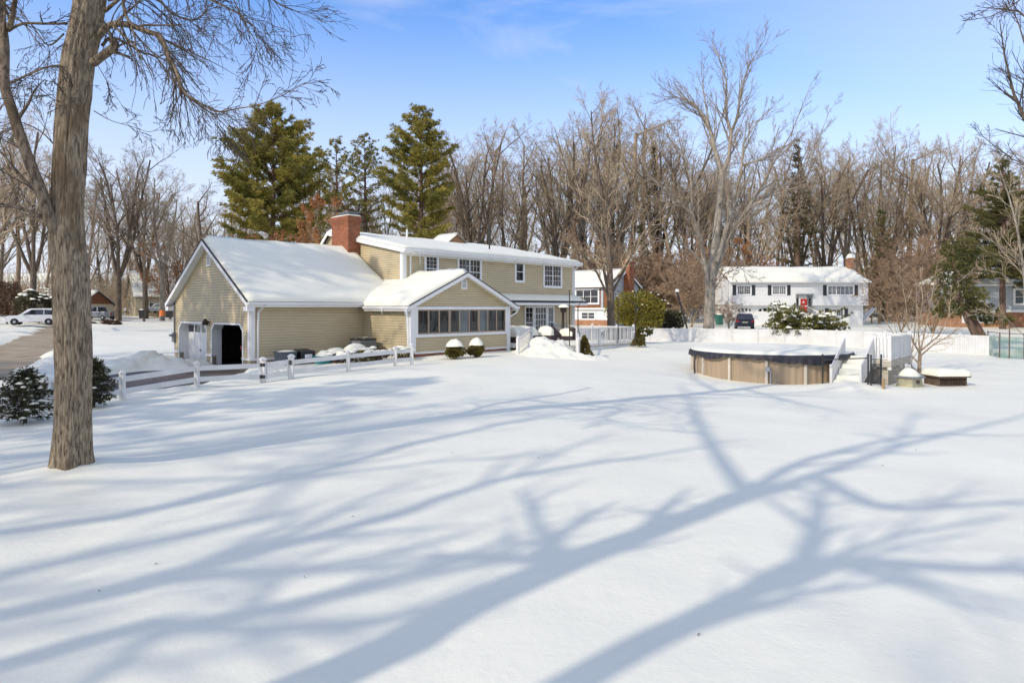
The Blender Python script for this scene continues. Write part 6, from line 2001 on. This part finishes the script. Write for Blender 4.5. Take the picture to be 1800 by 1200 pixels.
# branches on the right side
bl([(165, 110, -.1), (178, 100, -.25), (192, 90, -.35), (202, 80, -.4), (197, 70, -.4)], .075, .062, 4, .5)
bl([(175, 62, 0), (189, 47, -.2), (210, 42, -.3), (235, 47, -.4), (258, 56, -.5), (280, 63, -.6), (290, 80, -.6), (297, 101, -.7), (310, 125, -.8), (316, 145, -.9), (318, 168, -.9)], .062, .024, 22, 1.0)
bl([(316, 150, -.9), (330, 168, -1.0), (346, 178, -1.0), (378, 196, -1.2), (413, 192, -1.3), (455, 184, -1.5), (490, 171, -1.6), (530, 150, -1.7), (556, 138, -1.8)], .02, .004, 20, .7)
bl([(316, 160, -.9), (340, 178, -.8), (372, 200, -.9), (395, 220, -.9), (412, 240, -1.0)], .018, .004, 14, .6)
bl([(180, 80, 0), (196, 66, .2), (225, 78, .4), (252, 94, .5), (262, 95, .6), (276, 101, .6), (290, 95, .7)], .028, .010, 12, .8)
bl([(185, 20, 0), (215, -5, -.3), (217, 10, -.4), (225, 35, -.5), (245, 52, -.5)], .034, .022, 10, .8)
bl([(190, 0, 0), (240, -10, .3), (280, 2, .5), (300, 22, .6), (330, 35, .8), (352, 30, .8), (366, 12, .9)], .034, .010, 18, .9)
bl([(188, -30, 0), (240, -45, -.4), (300, -30, -.8), (360, -5, -1.2), (420, 25, -1.5), (450, 50, -1.7)], .04, .006, 22, 1.0)
bl([(190, -60, 0), (280, -110, .3), (380, -100, .6), (440, -50, 1.0), (480, 0, 1.2), (520, 20, 1.4), (535, 26, 1.4)], .045, .005, 18, 1.0)
bl([(192, -20, 0), (250, -60, 0), (320, -60, -.2), (390, -30, -.4), (430, 40, -.5), (455, 85, -.5)], .03, .005, 22, 1.0)
bl([(165, 195, -.1), (195, 212, -.3), (230, 222, -.5), (262, 232, -.6), (285, 222, -.7)], .010, .003, 6, .35)
bl([(172, 115, -.2), (186, 140, -.5), (205, 170, -.7), (222, 200, -.8)], .007, .003, 5, .3)
# left side
bl([(108, 115, 0), (75, 120, .3), (40, 135, .5), (18, 146, .7), (-30, 130, 1)], .02, .008, 10, .7)
bl([(112, 60, .2), (85, 80, .4), (60, 50, .8), (30, 14, 1.1), (0, -10, 1.4)], .018, .006, 10, .7)
bl([(105, 180, -.3), (90, 172, -.5), (65, 152, -.7), (55, 148, -.8)], .009, .004, 6, .45)
bl([(100, 260, .2), (70, 230, .4), (30, 215, .6), (-20, 230, .8)], .014, .005, 9, .7)
bl([(96, 320, .4), (60, 300, .8), (25, 312, 1.2), (-20, 318, 1.6)], .014, .005, 9, .7)
bl([(155, 215, -.35), (130, 190, -.5), (100, 175, -.5), (70, 150, -.5)], .006, .003, 8, .4)
# crown above the picture
for k in range(10):
    a = k * 2.4; z = -250 - k * 110
    bl([(188, z, 0), (188 + 220 * math.cos(a), z - 120, 2.2 * math.sin(a)), (188 + 420 * math.cos(a), z - 320, 4.2 * math.sin(a))], .10, .02, 8, 1.8)
a, b = MB(), MB()
for lev, pts, rad in out:
    (a if rad[0] > .017 else b).tube(pts, rad, 10 if rad[0] > .05 else (6 if rad[0] > .012 else 4))
a.build('limbs', M['barklimb'], t, smooth=True)
b.build('twigs', M['twigdark'], t, smooth=True)

# ------------------------------------------------------------------ tree leaning into the upper right corner
rr = random.Random(53)
out = []
Y0 = 22
t = thing('corner_tree', 'dark bare branches of a tree reaching in at the upper right corner', 'tree')
pr_ = P((8, 7, 6), (.6, .55, .6), (.5, .55, .55), (.25, .15, .15), .06, (.02, .05, .04), .006, .7, .55)
pr_.ns = 5
def bc(px, r0, r1, n, ln, lev=1):
    pts, rad = hero_limb(out, px, Y0, lev, r0, r1)
    if n: sprout(out, rr, pts, rad, ln, lev, pr_, n, ln)
bc([(1960, 760, 0), (1955, 500, 0), (1940, 300, 0), (1930, 100, 0), (1925, -100, 0), (1930, -350, 0)], .30, .14, 0, 0, lev=0)
bc([(1950, 430, 0), (1880, 330, -.3), (1830, 250, -.6), (1800, 205, -.7), (1782, 165, -.8), (1766, 100, -.9), (1757, 35, -1)], .10, .012, 22, 1.6)
bc([(1830, 250, -.6), (1822, 170, -.3), (1808, 100, 0), (1790, 40, .2), (1770, 0, .3)], .05, .012, 14, 1.5)
bc([(1945, 380, 0), (1880, 320, .6), (1830, 300, .9), (1780, 280, 1), (1740, 250, 1.1), (1712, 226, 1.2)], .05, .006, 18, 1.0)
bc([(1935, 200, 0), (1880, 130, .5), (1840, 60, .8), (1790, 20, 1), (1740, 14, 1.2), (1694, 38, 1.3)], .07, .006, 22, 1.0)
bc([(1928, 0, 0), (1880, -40, -.4), (1830, -30, -.8), (1780, 10, -1), (1740, 30, -1.2), (1700, 36, -1.3)], .05, .006, 18, .9)
bc([(1930, 100, 0), (1870, 150, -.6), (1840, 160, -.9), (1800, 140, -1.1), (1760, 120, -1.2)], .04, .006, 14, .9)
a, b = tree_meshes(out, 1, 10); a.build('trunk', M['barkdark'], t, smooth=True); b.build('crown', M['twigdark'], t, smooth=True)
out = []
Y0 = 34
t = thing('thin_tree', 'thin pale trunked bare tree in front of the cedar at the right edge', 'tree')
bc([(1812, 640, 0), (1806, 560, 0), (1800, 480, 0), (1788, 400, 0), (1772, 340, .2), (1758, 300, .3)], .10, .02, 12, 2.2, lev=0)
bc([(1800, 470, 0), (1770, 440, -.5), (1725, 410, -1), (1690, 405, -1.4)], .035, .008, 12, 1.0)
bc([(1803, 520, 0), (1760, 480, -.6), (1715, 470, -1), (1680, 500, -1.4)], .03, .008, 12, 1.0)
bc([(1796, 440, 0), (1830, 380, .4), (1850, 300, .6)], .04, .01, 10, 1.4)
bc([(1810, 600, 0), (1770, 560, -.6), (1735, 545, -1), (1690, 560, -1.4)], .02, .006, 12, .9)
a, b = tree_meshes(out, 1, 8); a.build('trunk', M['barkpale'], t, smooth=True); b.build('crown', M['twig'], t, smooth=True)

# small ornamental tree by the pool deck
rr = random.Random(59)
out = []
Y0 = 30.8
t = thing('ornamental_tree', 'small bare multi stemmed tree behind the nest box beside the pool deck', 'tree')
pr_ = P((8, 6, 5), (.6, .65, .7), (.5, .5, .5), (.2, .15, .15), .09, (.05, .05, .04), .006, .7, .55)
bc([(1616, 668, 0), (1616, 650, 0), (1617, 622, 0)], .10, .075, 0, 0, lev=0)
for px in ([(1617, 622, 0), (1605, 600, -.3), (1595, 570, -.5), (1592, 530, -.6), (1580, 470, -.7)], [(1617, 622, 0), (1624, 590, .2), (1632, 555, .3), (1640, 510, .4), (1648, 460, .5)], [(1617, 626, 0), (1640, 606, -.3), (1665, 592, -.6), (1690, 575, -.9)], [(1616, 640, 0), (1600, 622, .3), (1580, 600, .6), (1560, 570, .8), (1545, 548, 1)], [(1616, 655, 0), (1603, 645, -.2), (1600, 632, -.3), (1606, 600, -.4), (1612, 545, -.4), (1610, 490, -.5)], [(1617, 622, 0), (1614, 580, .6), (1622, 530, .8), (1618, 470, 1)], [(1620, 615, 0), (1650, 590, .4), (1668, 555, .7), (1672, 510, .9)]):
    bc(px, .042, .010, 13, 1.0)
a, b = tree_meshes(out, 1, 8); a.build('trunk', M['bark'], t, smooth=True); b.build('crown', M['twig'], t, smooth=True)

# ------------------------------------------------------------------ conifers
def pine(name, label, x, ybase, ytop, Y, R_, base_f, seed, dens=1.0, m='needle', droop=0.0, prof=None, l=.42, w=.07, group=None, gap=.8, bark='barkred', tpr=14, lean=0.0):
    """white pine: whorls of long level limbs carrying pads of needle tufts"""
    rr = random.Random(seed)
    p = at(x, ybase, Y)
    z = gz(p.x, p.y)
    H = CAMZ - (ytop - HOR) * Y / FPX - z
    t = thing(name, label, 'tree', (p.x, p.y, z), 0, group)
    tr_, nd = MB(), MB()
    tr_.tube([(0, 0, -.5), (lean * .3, 0, H * .3), (lean * .6 + .2, 0, H * .6), (lean + .1, 0, H * .97)], [H * .019, H * .015, H * .009, .03], 9)
    zz = H * base_f
    k = 0
    while zz < H:
        f = (zz - H * base_f) / (H * (1 - base_f))
        pr = prof(f) if prof else (math.sin(min(1, (f * 1.5 + .42)) * math.pi * .5) if f < .35 else (1 - ((f - .35) / .65) ** 1.7) * .93 + .07)
        for q in range(rr.choice((4, 5, 6))):
            if rr.random() < .12: continue
            a = k * .9 + q * 6.2832 / 5 + rr.uniform(-.35, .35)
            L = R_ * pr * rr.uniform(.55, 1.15)
            d = V((math.cos(a), math.sin(a), .05 + .45 * f - droop))
            o0 = V((lean * zz / H, 0, zz + rr.uniform(-.3, .3)))
            pts = [o0 + d * L * s + V((0, 0, .22 * L * s * s * (1 - droop * 2))) for s in (0, .33, .66, 1)]
            tr_.tube(pts, [.05 + .012 * L, .04, .028, .012], 4)
            nb = max(3, int(L * 4.2 * dens))
            for c in range(nb):
                s = .28 + .72 * (c + rr.random()) / nb
                i_ = min(2, int(s * 3)); ff = s * 3 - i_
                o = pts[i_].lerp(pts[i_ + 1], ff)
                sd_ = devi(rr, d.normalized(), rr.uniform(.5, 1.1)); sd_.z = sd_.z * .25 + .12 - droop * .5
                ln = L * .30 * (1.15 - .5 * s) * rr.uniform(.5, 1.2) + .25
                for e in range(max(2, int(ln * 3.2 * dens))):
                    c_ = o + sd_ * ln * ((e + rr.random()) / max(2, int(ln * 3.2 * dens))) + rdir(rr) * .12
                    spray(nd, c_, sd_ * .6 + V((0, 0, .55 - droop)), rr, tpr, l, w, .8)
        zz += gap * rr.uniform(.75, 1.3) * (1 - .35 * f); k += 1
    tr_.build('trunk', M[bark], t, smooth=True)
    nd.build('crown', M[m], t)
    return t
pine('white_pine', 'big bushy white pine behind the garage ridge on the left', 478, 470, 186, 80, 6.3, .28, 201, 1.2, l=.5, w=.075)
pine('white_pine', 'tall white pine with bare lower trunk behind the house roof', 738, 440, 190, 84, 4.9, .36, 202, 1.15, l=.5, w=.075)
pine('sparse_pine', 'thin sparse pine left of the chimney top', 590, 440, 243, 96, 3.7, .42, 203, .75, gap=1.2)
pine('sparse_pine', 'thin sparse pine with two tone crown right of the chimney top', 640, 440, 238, 100, 4.1, .4, 204, .75, gap=1.2)
pine('sparse_pine', 'thin sparse pine half lost in the bare woods near the big white pine', 560, 440, 262, 104, 3.2, .4, 205, .4, gap=1.2)
cone = lambda f: max(.08, (1 - f) ** .9)
pine('spruce', 'dark brown green spruce behind the white house roof', 1402, 480, 248, 100, 4.4, .08, 206, .9, 'spruce', .12, cone, .26, .05, gap=.8)
pine('spruce', 'shaded spruce left of the tallest pale tree', 1150, 500, 262, 108, 3.6, .15, 207, .65, 'spruce', .12, cone, .26, .05)
pine('spruce', 'low dark spruce behind the right end of the white house', 1550, 500, 372, 92, 4.0, .04, 208, .9, 'cedarleaf', .1, cone, .26, .05)
pine('spruce', 'dark evergreen in the brush behind the shingled house chimney', 1125, 520, 395, 96, 3.6, .05, 209, .8, 'spruce', .1, cone, .26, .05)
pine('cedar', 'tall dark evergreen at the right edge above the brick house', 1762, 560, 286, 70, 5.6, .30, 210, 1.6, 'cedarleaf', .08, lambda f: max(.1, (1 - f) ** .75), .24, .05, gap=.7)
pine('cedar', 'second evergreen at the right picture edge nearly out of frame', 1838, 560, 305, 69, 5.4, .28, 211, 1.5, 'cedarleaf', .08, lambda f: max(.1, (1 - f) ** .75), .24, .05, gap=.7)
# leaning double trunk cedar over the fence
rr = random.Random(61)
t = thing('leaning_cedar', 'olive cedar with two leaning trunks over the end of the white fence', 'tree')
m, nd = MB(), MB()
Y0 = 45
for px in ([(1716, 592, 0), (1700, 560, 0), (1688, 530, 0), (1680, 495, .2), (1676, 455, .4)], [(1728, 592, .3), (1712, 563, .5), (1700, 540, .6), (1702, 500, .8), (1710, 460, 1)]):
    pts = [at(x, y, Y0 + dy) for x, y, dy in px]
    m.tube([pts[0] - V((-.15, 0, .8))] + pts, [.26, .24, .2, .17, .12, .05], 9)
for (x, y, dy, rx, rz_, n) in ((1688, 520, 0, 1.5, 1.1, 190), (1672, 480, .3, 1.2, 1.0, 140), (1712, 545, .3, 1.3, .6, 110), (1712, 455, 1, 1.2, .8, 120), (1690, 440, .6, 1.1, 1.0, 120), (1665, 545, -.3, .9, .5, 70), (1752, 562, .2, 1.0, .35, 50)):
    c = at(x, y, Y0 + dy)
    for _ in range(int(n * 1.7)):
        d = rdir(rr)
        q = c + V((d.x * rx, d.y * rx, d.z * rz_)) * rr.random() ** .35
        spray(nd, q, V((d.x, d.y, -.15)), rr, 9, .3, .055, .7)
    m.tube([at(1702, 520, Y0 + .4), c.lerp(at(1702, 520, Y0 + .4), .4) + V((0, 0, .2)), c], [.07, .05, .02], 5)
m.build('trunk', M['barkred'], t, smooth=True); nd.build('crown', M['cedarleaf'], t)

# ------------------------------------------------------------------ shrubs further off
p = at(1122, 566, 61.5); shrub('rhododendron', 'broad sunlit yellow green rhododendron right of the dark trunked tree', 'shrub', (p.x, p.y, .5), 3.5, 2.4, 3.9, 3000, .24, .1, 'rhodo', 301, per=4, lumps=14, cl=(30, .1))
p = at(1168, 566, 65); shrub('rhododendron', 'dark shaded evergreen bush right of the sunlit rhododendron', 'shrub', (p.x, p.y, .35), 2.4, 2.0, 2.4, 1200, .24, .1, 'darkleaf', 302, per=4, cl=(12, .1))
p = at(1112, 578, 53); shrub('ground_juniper', 'low flat dark green spreading shrub behind the deck corner', 'shrub', (p.x, p.y, .3), 2.6, 1.4, .95, 1000, .2, .05, 'juniper', 303, cl=(14, .12))
p = at(1176, 560, 66); shrub('brown_bush', 'small round reddish brown bush right of the rhododendrons', 'shrub', (p.x, p.y, .45), 1.5, 1.3, 1.9, 800, .25, .03, 'hedge', 304)
# snow laden juniper in front of the white house
rr = random.Random(63)
p = at(1414, 588, 55.2)
t = thing('snowy_juniper', 'wide spreading evergreen loaded with snow in front of the white house', 'shrub', (p.x, p.y, .62), 0)
nd, sn, st = MB(), MB(), MB()
for _ in range(190):
    a = rr.uniform(0, 6.2832); L = rr.uniform(1.6, 3.9) * (.6 + .4 * abs(math.cos(a)))
    up = rr.uniform(.06, .95) * (1 - .3 * abs(math.cos(a)))
    d = V((math.cos(a), math.sin(a) * .7, up))
    if a > 1.2 and a < 2.6: d.z += .25
    pts = [V((0, 0, .1)) + d * L * s + V((0, 0, -.11 * L * s * s)) for s in (0, .35, .7, 1)]
    st.tube(pts, [.05, .035, .02, .008], 4)
    for c in range(13):
        s = .35 + .65 * (c + rr.random()) / 13
        i_ = min(2, int(s * 3)); o = pts[i_].lerp(pts[i_ + 1], s * 3 - i_)
        spray(nd, o + rdir(rr) * .16, d + V((0, 0, .3)), rr, 9, .3, .06, .8)
    if rr.random() < .62:
        s = rr.uniform(.55, .95); i_ = min(2, int(s * 3)); o = pts[i_].lerp(pts[i_ + 1], s * 3 - i_) + V((0, 0, .1))
        kk = rr.uniform(.14, .36); q = snow_cap(rr, kk, kk * .8, 0, kk * .55, 10, .35); sn.add([V(v) + o for v in q.v], q.f)
for k in range(7):
    a = 1.0 + k * .16
    pts = [V((-.6, .2, .3)), V((-.8 + rr.uniform(-.3, .3), .2, 1.4)), V((-1.2 + k * .35, .3, 2.2 + rr.uniform(0, .6)))]
    st.tube(pts, [.03, .02, .008], 4)
    for c in range(8): spray(nd, pts[1].lerp(pts[2], c / 8) + rdir(rr) * .15, V((0, 0, .4)), rr, 6, .25, .05)
st.build('stem', M['twigdark'], t); nd.build('foliage', M['juniper'], t); sn.build('snow_clump', M['lumpy_snow'], t, smooth=True)
# hedge, mounds and dark evergreens on the left
p = at(4, 566, 72)
t = thing('brown_hedge', 'tall clipped brown twiggy hedge at the left picture edge', 'hedge', (p.x, p.y, gz(p.x, p.y)), .5)
rr = random.Random(64); nd = MB()
for _ in range(4200):
    q = V((rr.uniform(-3.4, 1.55), rr.uniform(-1.1, 1.1), rr.uniform(.8, 4.6)))
    q.x += .12 * math.sin(q.z * 4)
    spray(nd, q, rdir(rr) + V((0, 0, .4)), rr, 4, .3, .035, .9)
nd.build('foliage', M['hedge'], t)
st = MB()
for k in range(6): st.tube([(-3 + k * .85, 0, -.3), (-2.95 + k * .85, .1, 1.2), (-2.9 + k * .8, .1, 2.6)], [.11, .09, .05], 6)
st.build('stem', M['barkdark'], t)
p = at(195, 575, 74); shrub('mound_shrub', 'round dark brown mound shrub in the snow behind the big trunk', 'shrub', (p.x, p.y, .42), 1.15, 1.0, 1.05, 900, .22, .04, 'hedge', 305, cl=(8, .12))
p = at(160, 574, 74); shrub('mound_shrub', 'smaller brown mound shrub touching the right edge of the big trunk', 'shrub', (p.x, p.y, .42), .9, .8, .75, 600, .22, .04, 'hedge', 306)
p = at(70, 540, 72); shrub('dark_evergreen', 'dark evergreen shrub dusted with snow behind the white car', 'shrub', (p.x, p.y, 1.0), 2.4, 2.0, 4.0, 1700, .28, .07, 'darkleaf', 307, cl=(60, .2))

# ------------------------------------------------------------------ far woods closing the view
rr = random.Random(66)
far = MB()
pf_ = P((6, 5, 4), (.6, .7, .8), (.4, .5, .5), (.35, .2, .2), .08, (.04, .06, .04), .03)
for k in range(120):
    px = rr.uniform(-350, 2150); Y = rr.uniform(155, 230)
    q = at(px, 500, Y)
    out = []
    H = rr.uniform(17, 25) * (.95 if px < 420 else 1.0)
    branch(out, rr, V((q.x, q.y, float(base_z(q.x, q.y)[0]) - .5)), V((0, 0, 1)), H, .28, 0, pf_, 6)
    for lev, pts, rad in out: far.tube(pts, rad, 3)
for k in range(10500):
    px = rr.uniform(-300, 2100) if k < 8500 else rr.uniform(-200, 420); Y = rr.uniform(112, 190)
    q = at(px, 500, Y); q.z = float(base_z(q.x, q.y)[0]) - .2
    h = rr.uniform(2.5, 11.0) * (1 if px > 400 else .85)
    d = V((rr.gauss(0, .25), rr.gauss(0, .25), 1)).normalized()
    far.tube([q, q + d * h * .55, q + d * h + V((rr.gauss(0, .5), rr.gauss(0, .5), 0))], [.05, .04, .02], 3)
    for e in range(3):
        o = q + d * h * rr.uniform(.25, .8)
        far.tube([o, o + (d + rdir(rr) * .9) * h * .3], [.03, .018], 3)
for k in range(200):
    x, y = rr.uniform(75, 130), rr.uniform(-70, 75)
    out = []
    branch(out, rr, V((x, y, float(base_z(x, y)[0]) - .5)), V((0, 0, 1)), rr.uniform(13, 22), .3, 0, pf_, 6)
    for lev, pts, rad in out: far.tube(pts, rad, 3)
tag(far.build('far_woods', M['twig']), 'brown leafless woods and undergrowth closing the distance', 'woods', kind='stuff')

# ------------------------------------------------------------------ trees out of frame whose shadows cross the snow
def shade_tree(x, y, H, r, seed, label, n=(12, 6, 4), lean=0.0, t0=.32):
    rr = random.Random(seed)
    out = []
    pp = P(n, (.85, .8, .8), (.42, .5, .5), (t0, .25, .2), .06, (.03, .06, .04), .012, .72)
    branch(out, rr, V((0, 0, -.5)), V((lean, 0, 1)).normalized(), H, r, 0, pp, 9)
    t = thing('shade_tree', label, 'tree', (x, y, gz(x, y)))
    a, b = tree_meshes(out); a.build('trunk', M['bark'], t, smooth=True); b.build('crown', M['twig'], t, smooth=True)
    return t
TANE = math.tan(SUN_EL)
SD = V((-SUN_AZ.x, -SUN_AZ.y, 0)).normalized()
def shadow_tree(base, limbs, seed, label, sp=(6, 1.7)):
    """tree behind the camera; each limb is laid out by where its shadow meets the snow"""
    rr = random.Random(seed)
    B = V((base[0], base[1], gz(*base)))
    t = thing('shade_tree', label, 'tree')
    pp = P((8, 4, 3), (.7, .7, .8), (.5, .5, .55), (.25, .15, .15), .09, (.03, .05, .03), .007, .7)
    out = []
    def tp_(x, y):
        Y = FPX * CAMZ / (y - HOR)
        G = V(((x - 900) * Y / FPX, Y, 0))
        k = (G - V((B.x, B.y, 0))).length
        return G - SD * k + V((0, 0, B.z + k * TANE))
    for px, r0, r1, root in limbs:
        pts = [tp_(*q) for q in px]
        if root: pts = [B - V((0, 0, .4)), B + V((0, 0, 1.0))] + pts
        n = len(pts) * 3 - 2
        cp = [cr_(pts, k / (n - 1)) for k in range(n)]
        rad = [r0 + (r1 - r0) * k / (n - 1) for k in range(n)]
        out.append((0 if root else 1, cp, rad))
        L = sum((cp[k + 1] - cp[k]).length for k in range(n - 1))
        if root:
            m_ = int(n * .55)
            sprout(out, rr, cp[m_:], rad[m_:], 3.0, 1, pp, 5, 2.4)
        else:
            sprout(out, rr, cp, rad, L, 1, pp, sp[0], sp[1])
    a, b = tree_meshes(out, 1, 10)
    a.build('trunk', M['bark'], t, smooth=True); b.build('crown', M['twig'], t, smooth=True)
    return t
shadow_tree((-8.0, -.7), [([(530, 1200), (800, 1070), (1110, 945), (1310, 868)], .29, .21, 1), ([(1310, 868), (1255, 790), (1218, 725), (1205, 690), (1190, 672)], .13, .05, 0), ([(1310, 868), (1430, 830), (1560, 783), (1680, 747), (1800, 714), (1900, 694)], .16, .05, 0),
    ([(1320, 855), (1420, 803), (1550, 768), (1640, 755), (1800, 752)], .15, .04, 0), ([(1430, 832), (1530, 880), (1640, 884), (1800, 872), (1950, 866)], .13, .04, 0), ([(1560, 783), (1590, 735), (1600, 710)], .08, .03, 0), ([(1000, 985), (955, 935), (930, 890), (915, 860)], .09, .03, 0), ([(980, 1000), (850, 975), (760, 985)], .07, .03, 0)], 71, 'bare tree outside the picture casting the widest trunk shadow over the snow')
shadow_tree((-6.5, -1.6), [([(1010, 1200), (1200, 1095), (1410, 990)], .20, .15, 1), ([(1410, 990), (1428, 930), (1436, 880), (1440, 850)], .15, .05, 0), ([(1410, 990), (1500, 983), (1650, 992), (1800, 997), (2000, 990)], .15, .05, 0), ([(1300, 1045), (1400, 1022), (1480, 990), (1560, 960), (1700, 930)], .08, .03, 0), ([(1440, 985), (1600, 930), (1760, 900)], .08, .03, 0)], 73, 'bare tree outside the picture casting the lower right forked shadow')
shadow_tree((-16.2, -1.4), [([(0, 1075), (230, 1022), (480, 962), (700, 905)], .20, .14, 1), ([(700, 905), (850, 852), (1000, 822), (1180, 795), (1300, 770)], .14, .04, 0), ([(230, 1022), (450, 1005), (700, 992), (850, 975), (950, 950)], .12, .04, 0), ([(900, 840), (1000, 790), (1080, 765)], .07, .03, 0), ([(480, 962), (600, 890), (720, 850)], .06, .03, 0)], 72, 'bare tree outside the picture casting the narrow middle shadow')
shadow_tree((-19.5, .2), [([(0, 938), (250, 897), (500, 842), (700, 793)], .17, .12, 1), ([(700, 793), (850, 757), (1000, 727), (1200, 692)], .13, .04, 0), ([(250, 897), (420, 850), (640, 800), (800, 770)], .07, .03, 0), ([(500, 842), (760, 815), (950, 800)], .07, .03, 0)], 74, 'bare tree outside the picture casting the upper left shadow')
shadow_tree((-13.0, -3.2), [([(0, 1165), (300, 1100), (520, 1055)], .17, .12, 1), ([(520, 1055), (700, 1010), (900, 985), (1050, 960)], .13, .04, 0), ([(300, 1100), (560, 1100), (760, 1060)], .10, .04, 0), ([(420, 1080), (480, 1020), (520, 990)], .07, .03, 0)], 85, 'bare tree outside the picture casting a faint broad shadow at lower left')
shade_tree(-24.0, -1.0, 19, .34, 75, 'bare tree outside the picture shading the snow near the big trunk')
shade_tree(-27.0, 17.0, 19, .36, 76, 'bare tree left of the picture casting shade on the garage roof', n=(16, 8, 6))
shade_tree(-33.0, 16.0, 21, .38, 77, 'bare tree left of the picture dappling the garage gable', n=(16, 8, 6))
shade_tree(-24.0, 12.5, 18, .32, 78, 'bare tree left of the picture shading the driveway fence', n=(15, 8, 6))
shade_tree(-38.0, 22.0, 21, .38, 79, 'bare tree left of the picture shading the far side of the roof', n=(16, 8, 6))

for (a_, b_, yt, sd_, lab) in ((-14, 5.2, 19, 81, 'dense pine left of the picture that shades the garage gable'), (-21, 8.5, 22, 82, 'second pine left of the picture that shades the garage roof')):
    q = hw(a_, b_)
    px_ = 900 + FPX * q.x / q.y
    pine('shade_pine', lab, px_, 600, HOR - (yt - CAMZ + gz(q.x, q.y)) * FPX / q.y, q.y, 3.3, .12, sd_, .42, l=.5, w=.08)
pine('shade_pine', 'pine left of the picture that shades the snow before the ranch fence', 900 - FPX * 25 / 4.5, 600, HOR - (18 - CAMZ) * FPX / 4.5, 4.5, 4.0, .2, 84, .5, l=.5, w=.08)

rr = random.Random(90)
lt = MB()
for _ in range(30):
    x, y = rr.uniform(-9, 16), rr.uniform(5.5, 24)
    if abs(x) > .75 * y: continue
    z = gz(x, y); a = rr.uniform(0, 6.28); L = rr.uniform(.015, .06)
    lt.tube([(x, y, z + .012), (x + L * .5 * math.cos(a), y + L * .5 * math.sin(a), z + .02), (x + L * math.cos(a + .4), y + L * math.sin(a + .4), z + .012)], [.004, .004, .002], 4)
tag(lt.build('twig_litter', M['twigdark']), 'fallen twig bits scattered on the snowy lawn', 'twigs', kind='stuff')

for k, (x, y, key) in enumerate(((-17, -15, 'broad'), (-23.5, -9.5, 'broad'), (-10.5, -17, 'fork'), (-29, -6, 'tall'), (-4, -20, 'broad'), (3, -20, 'vase'), (-20, -20, 'fork'))):
    place(key, 'bare tree behind the viewer dappling the lawn with soft shade', 'tree', (x, y, gz(x, y)), .9, k * 1.7, 'bare trees behind the viewer')
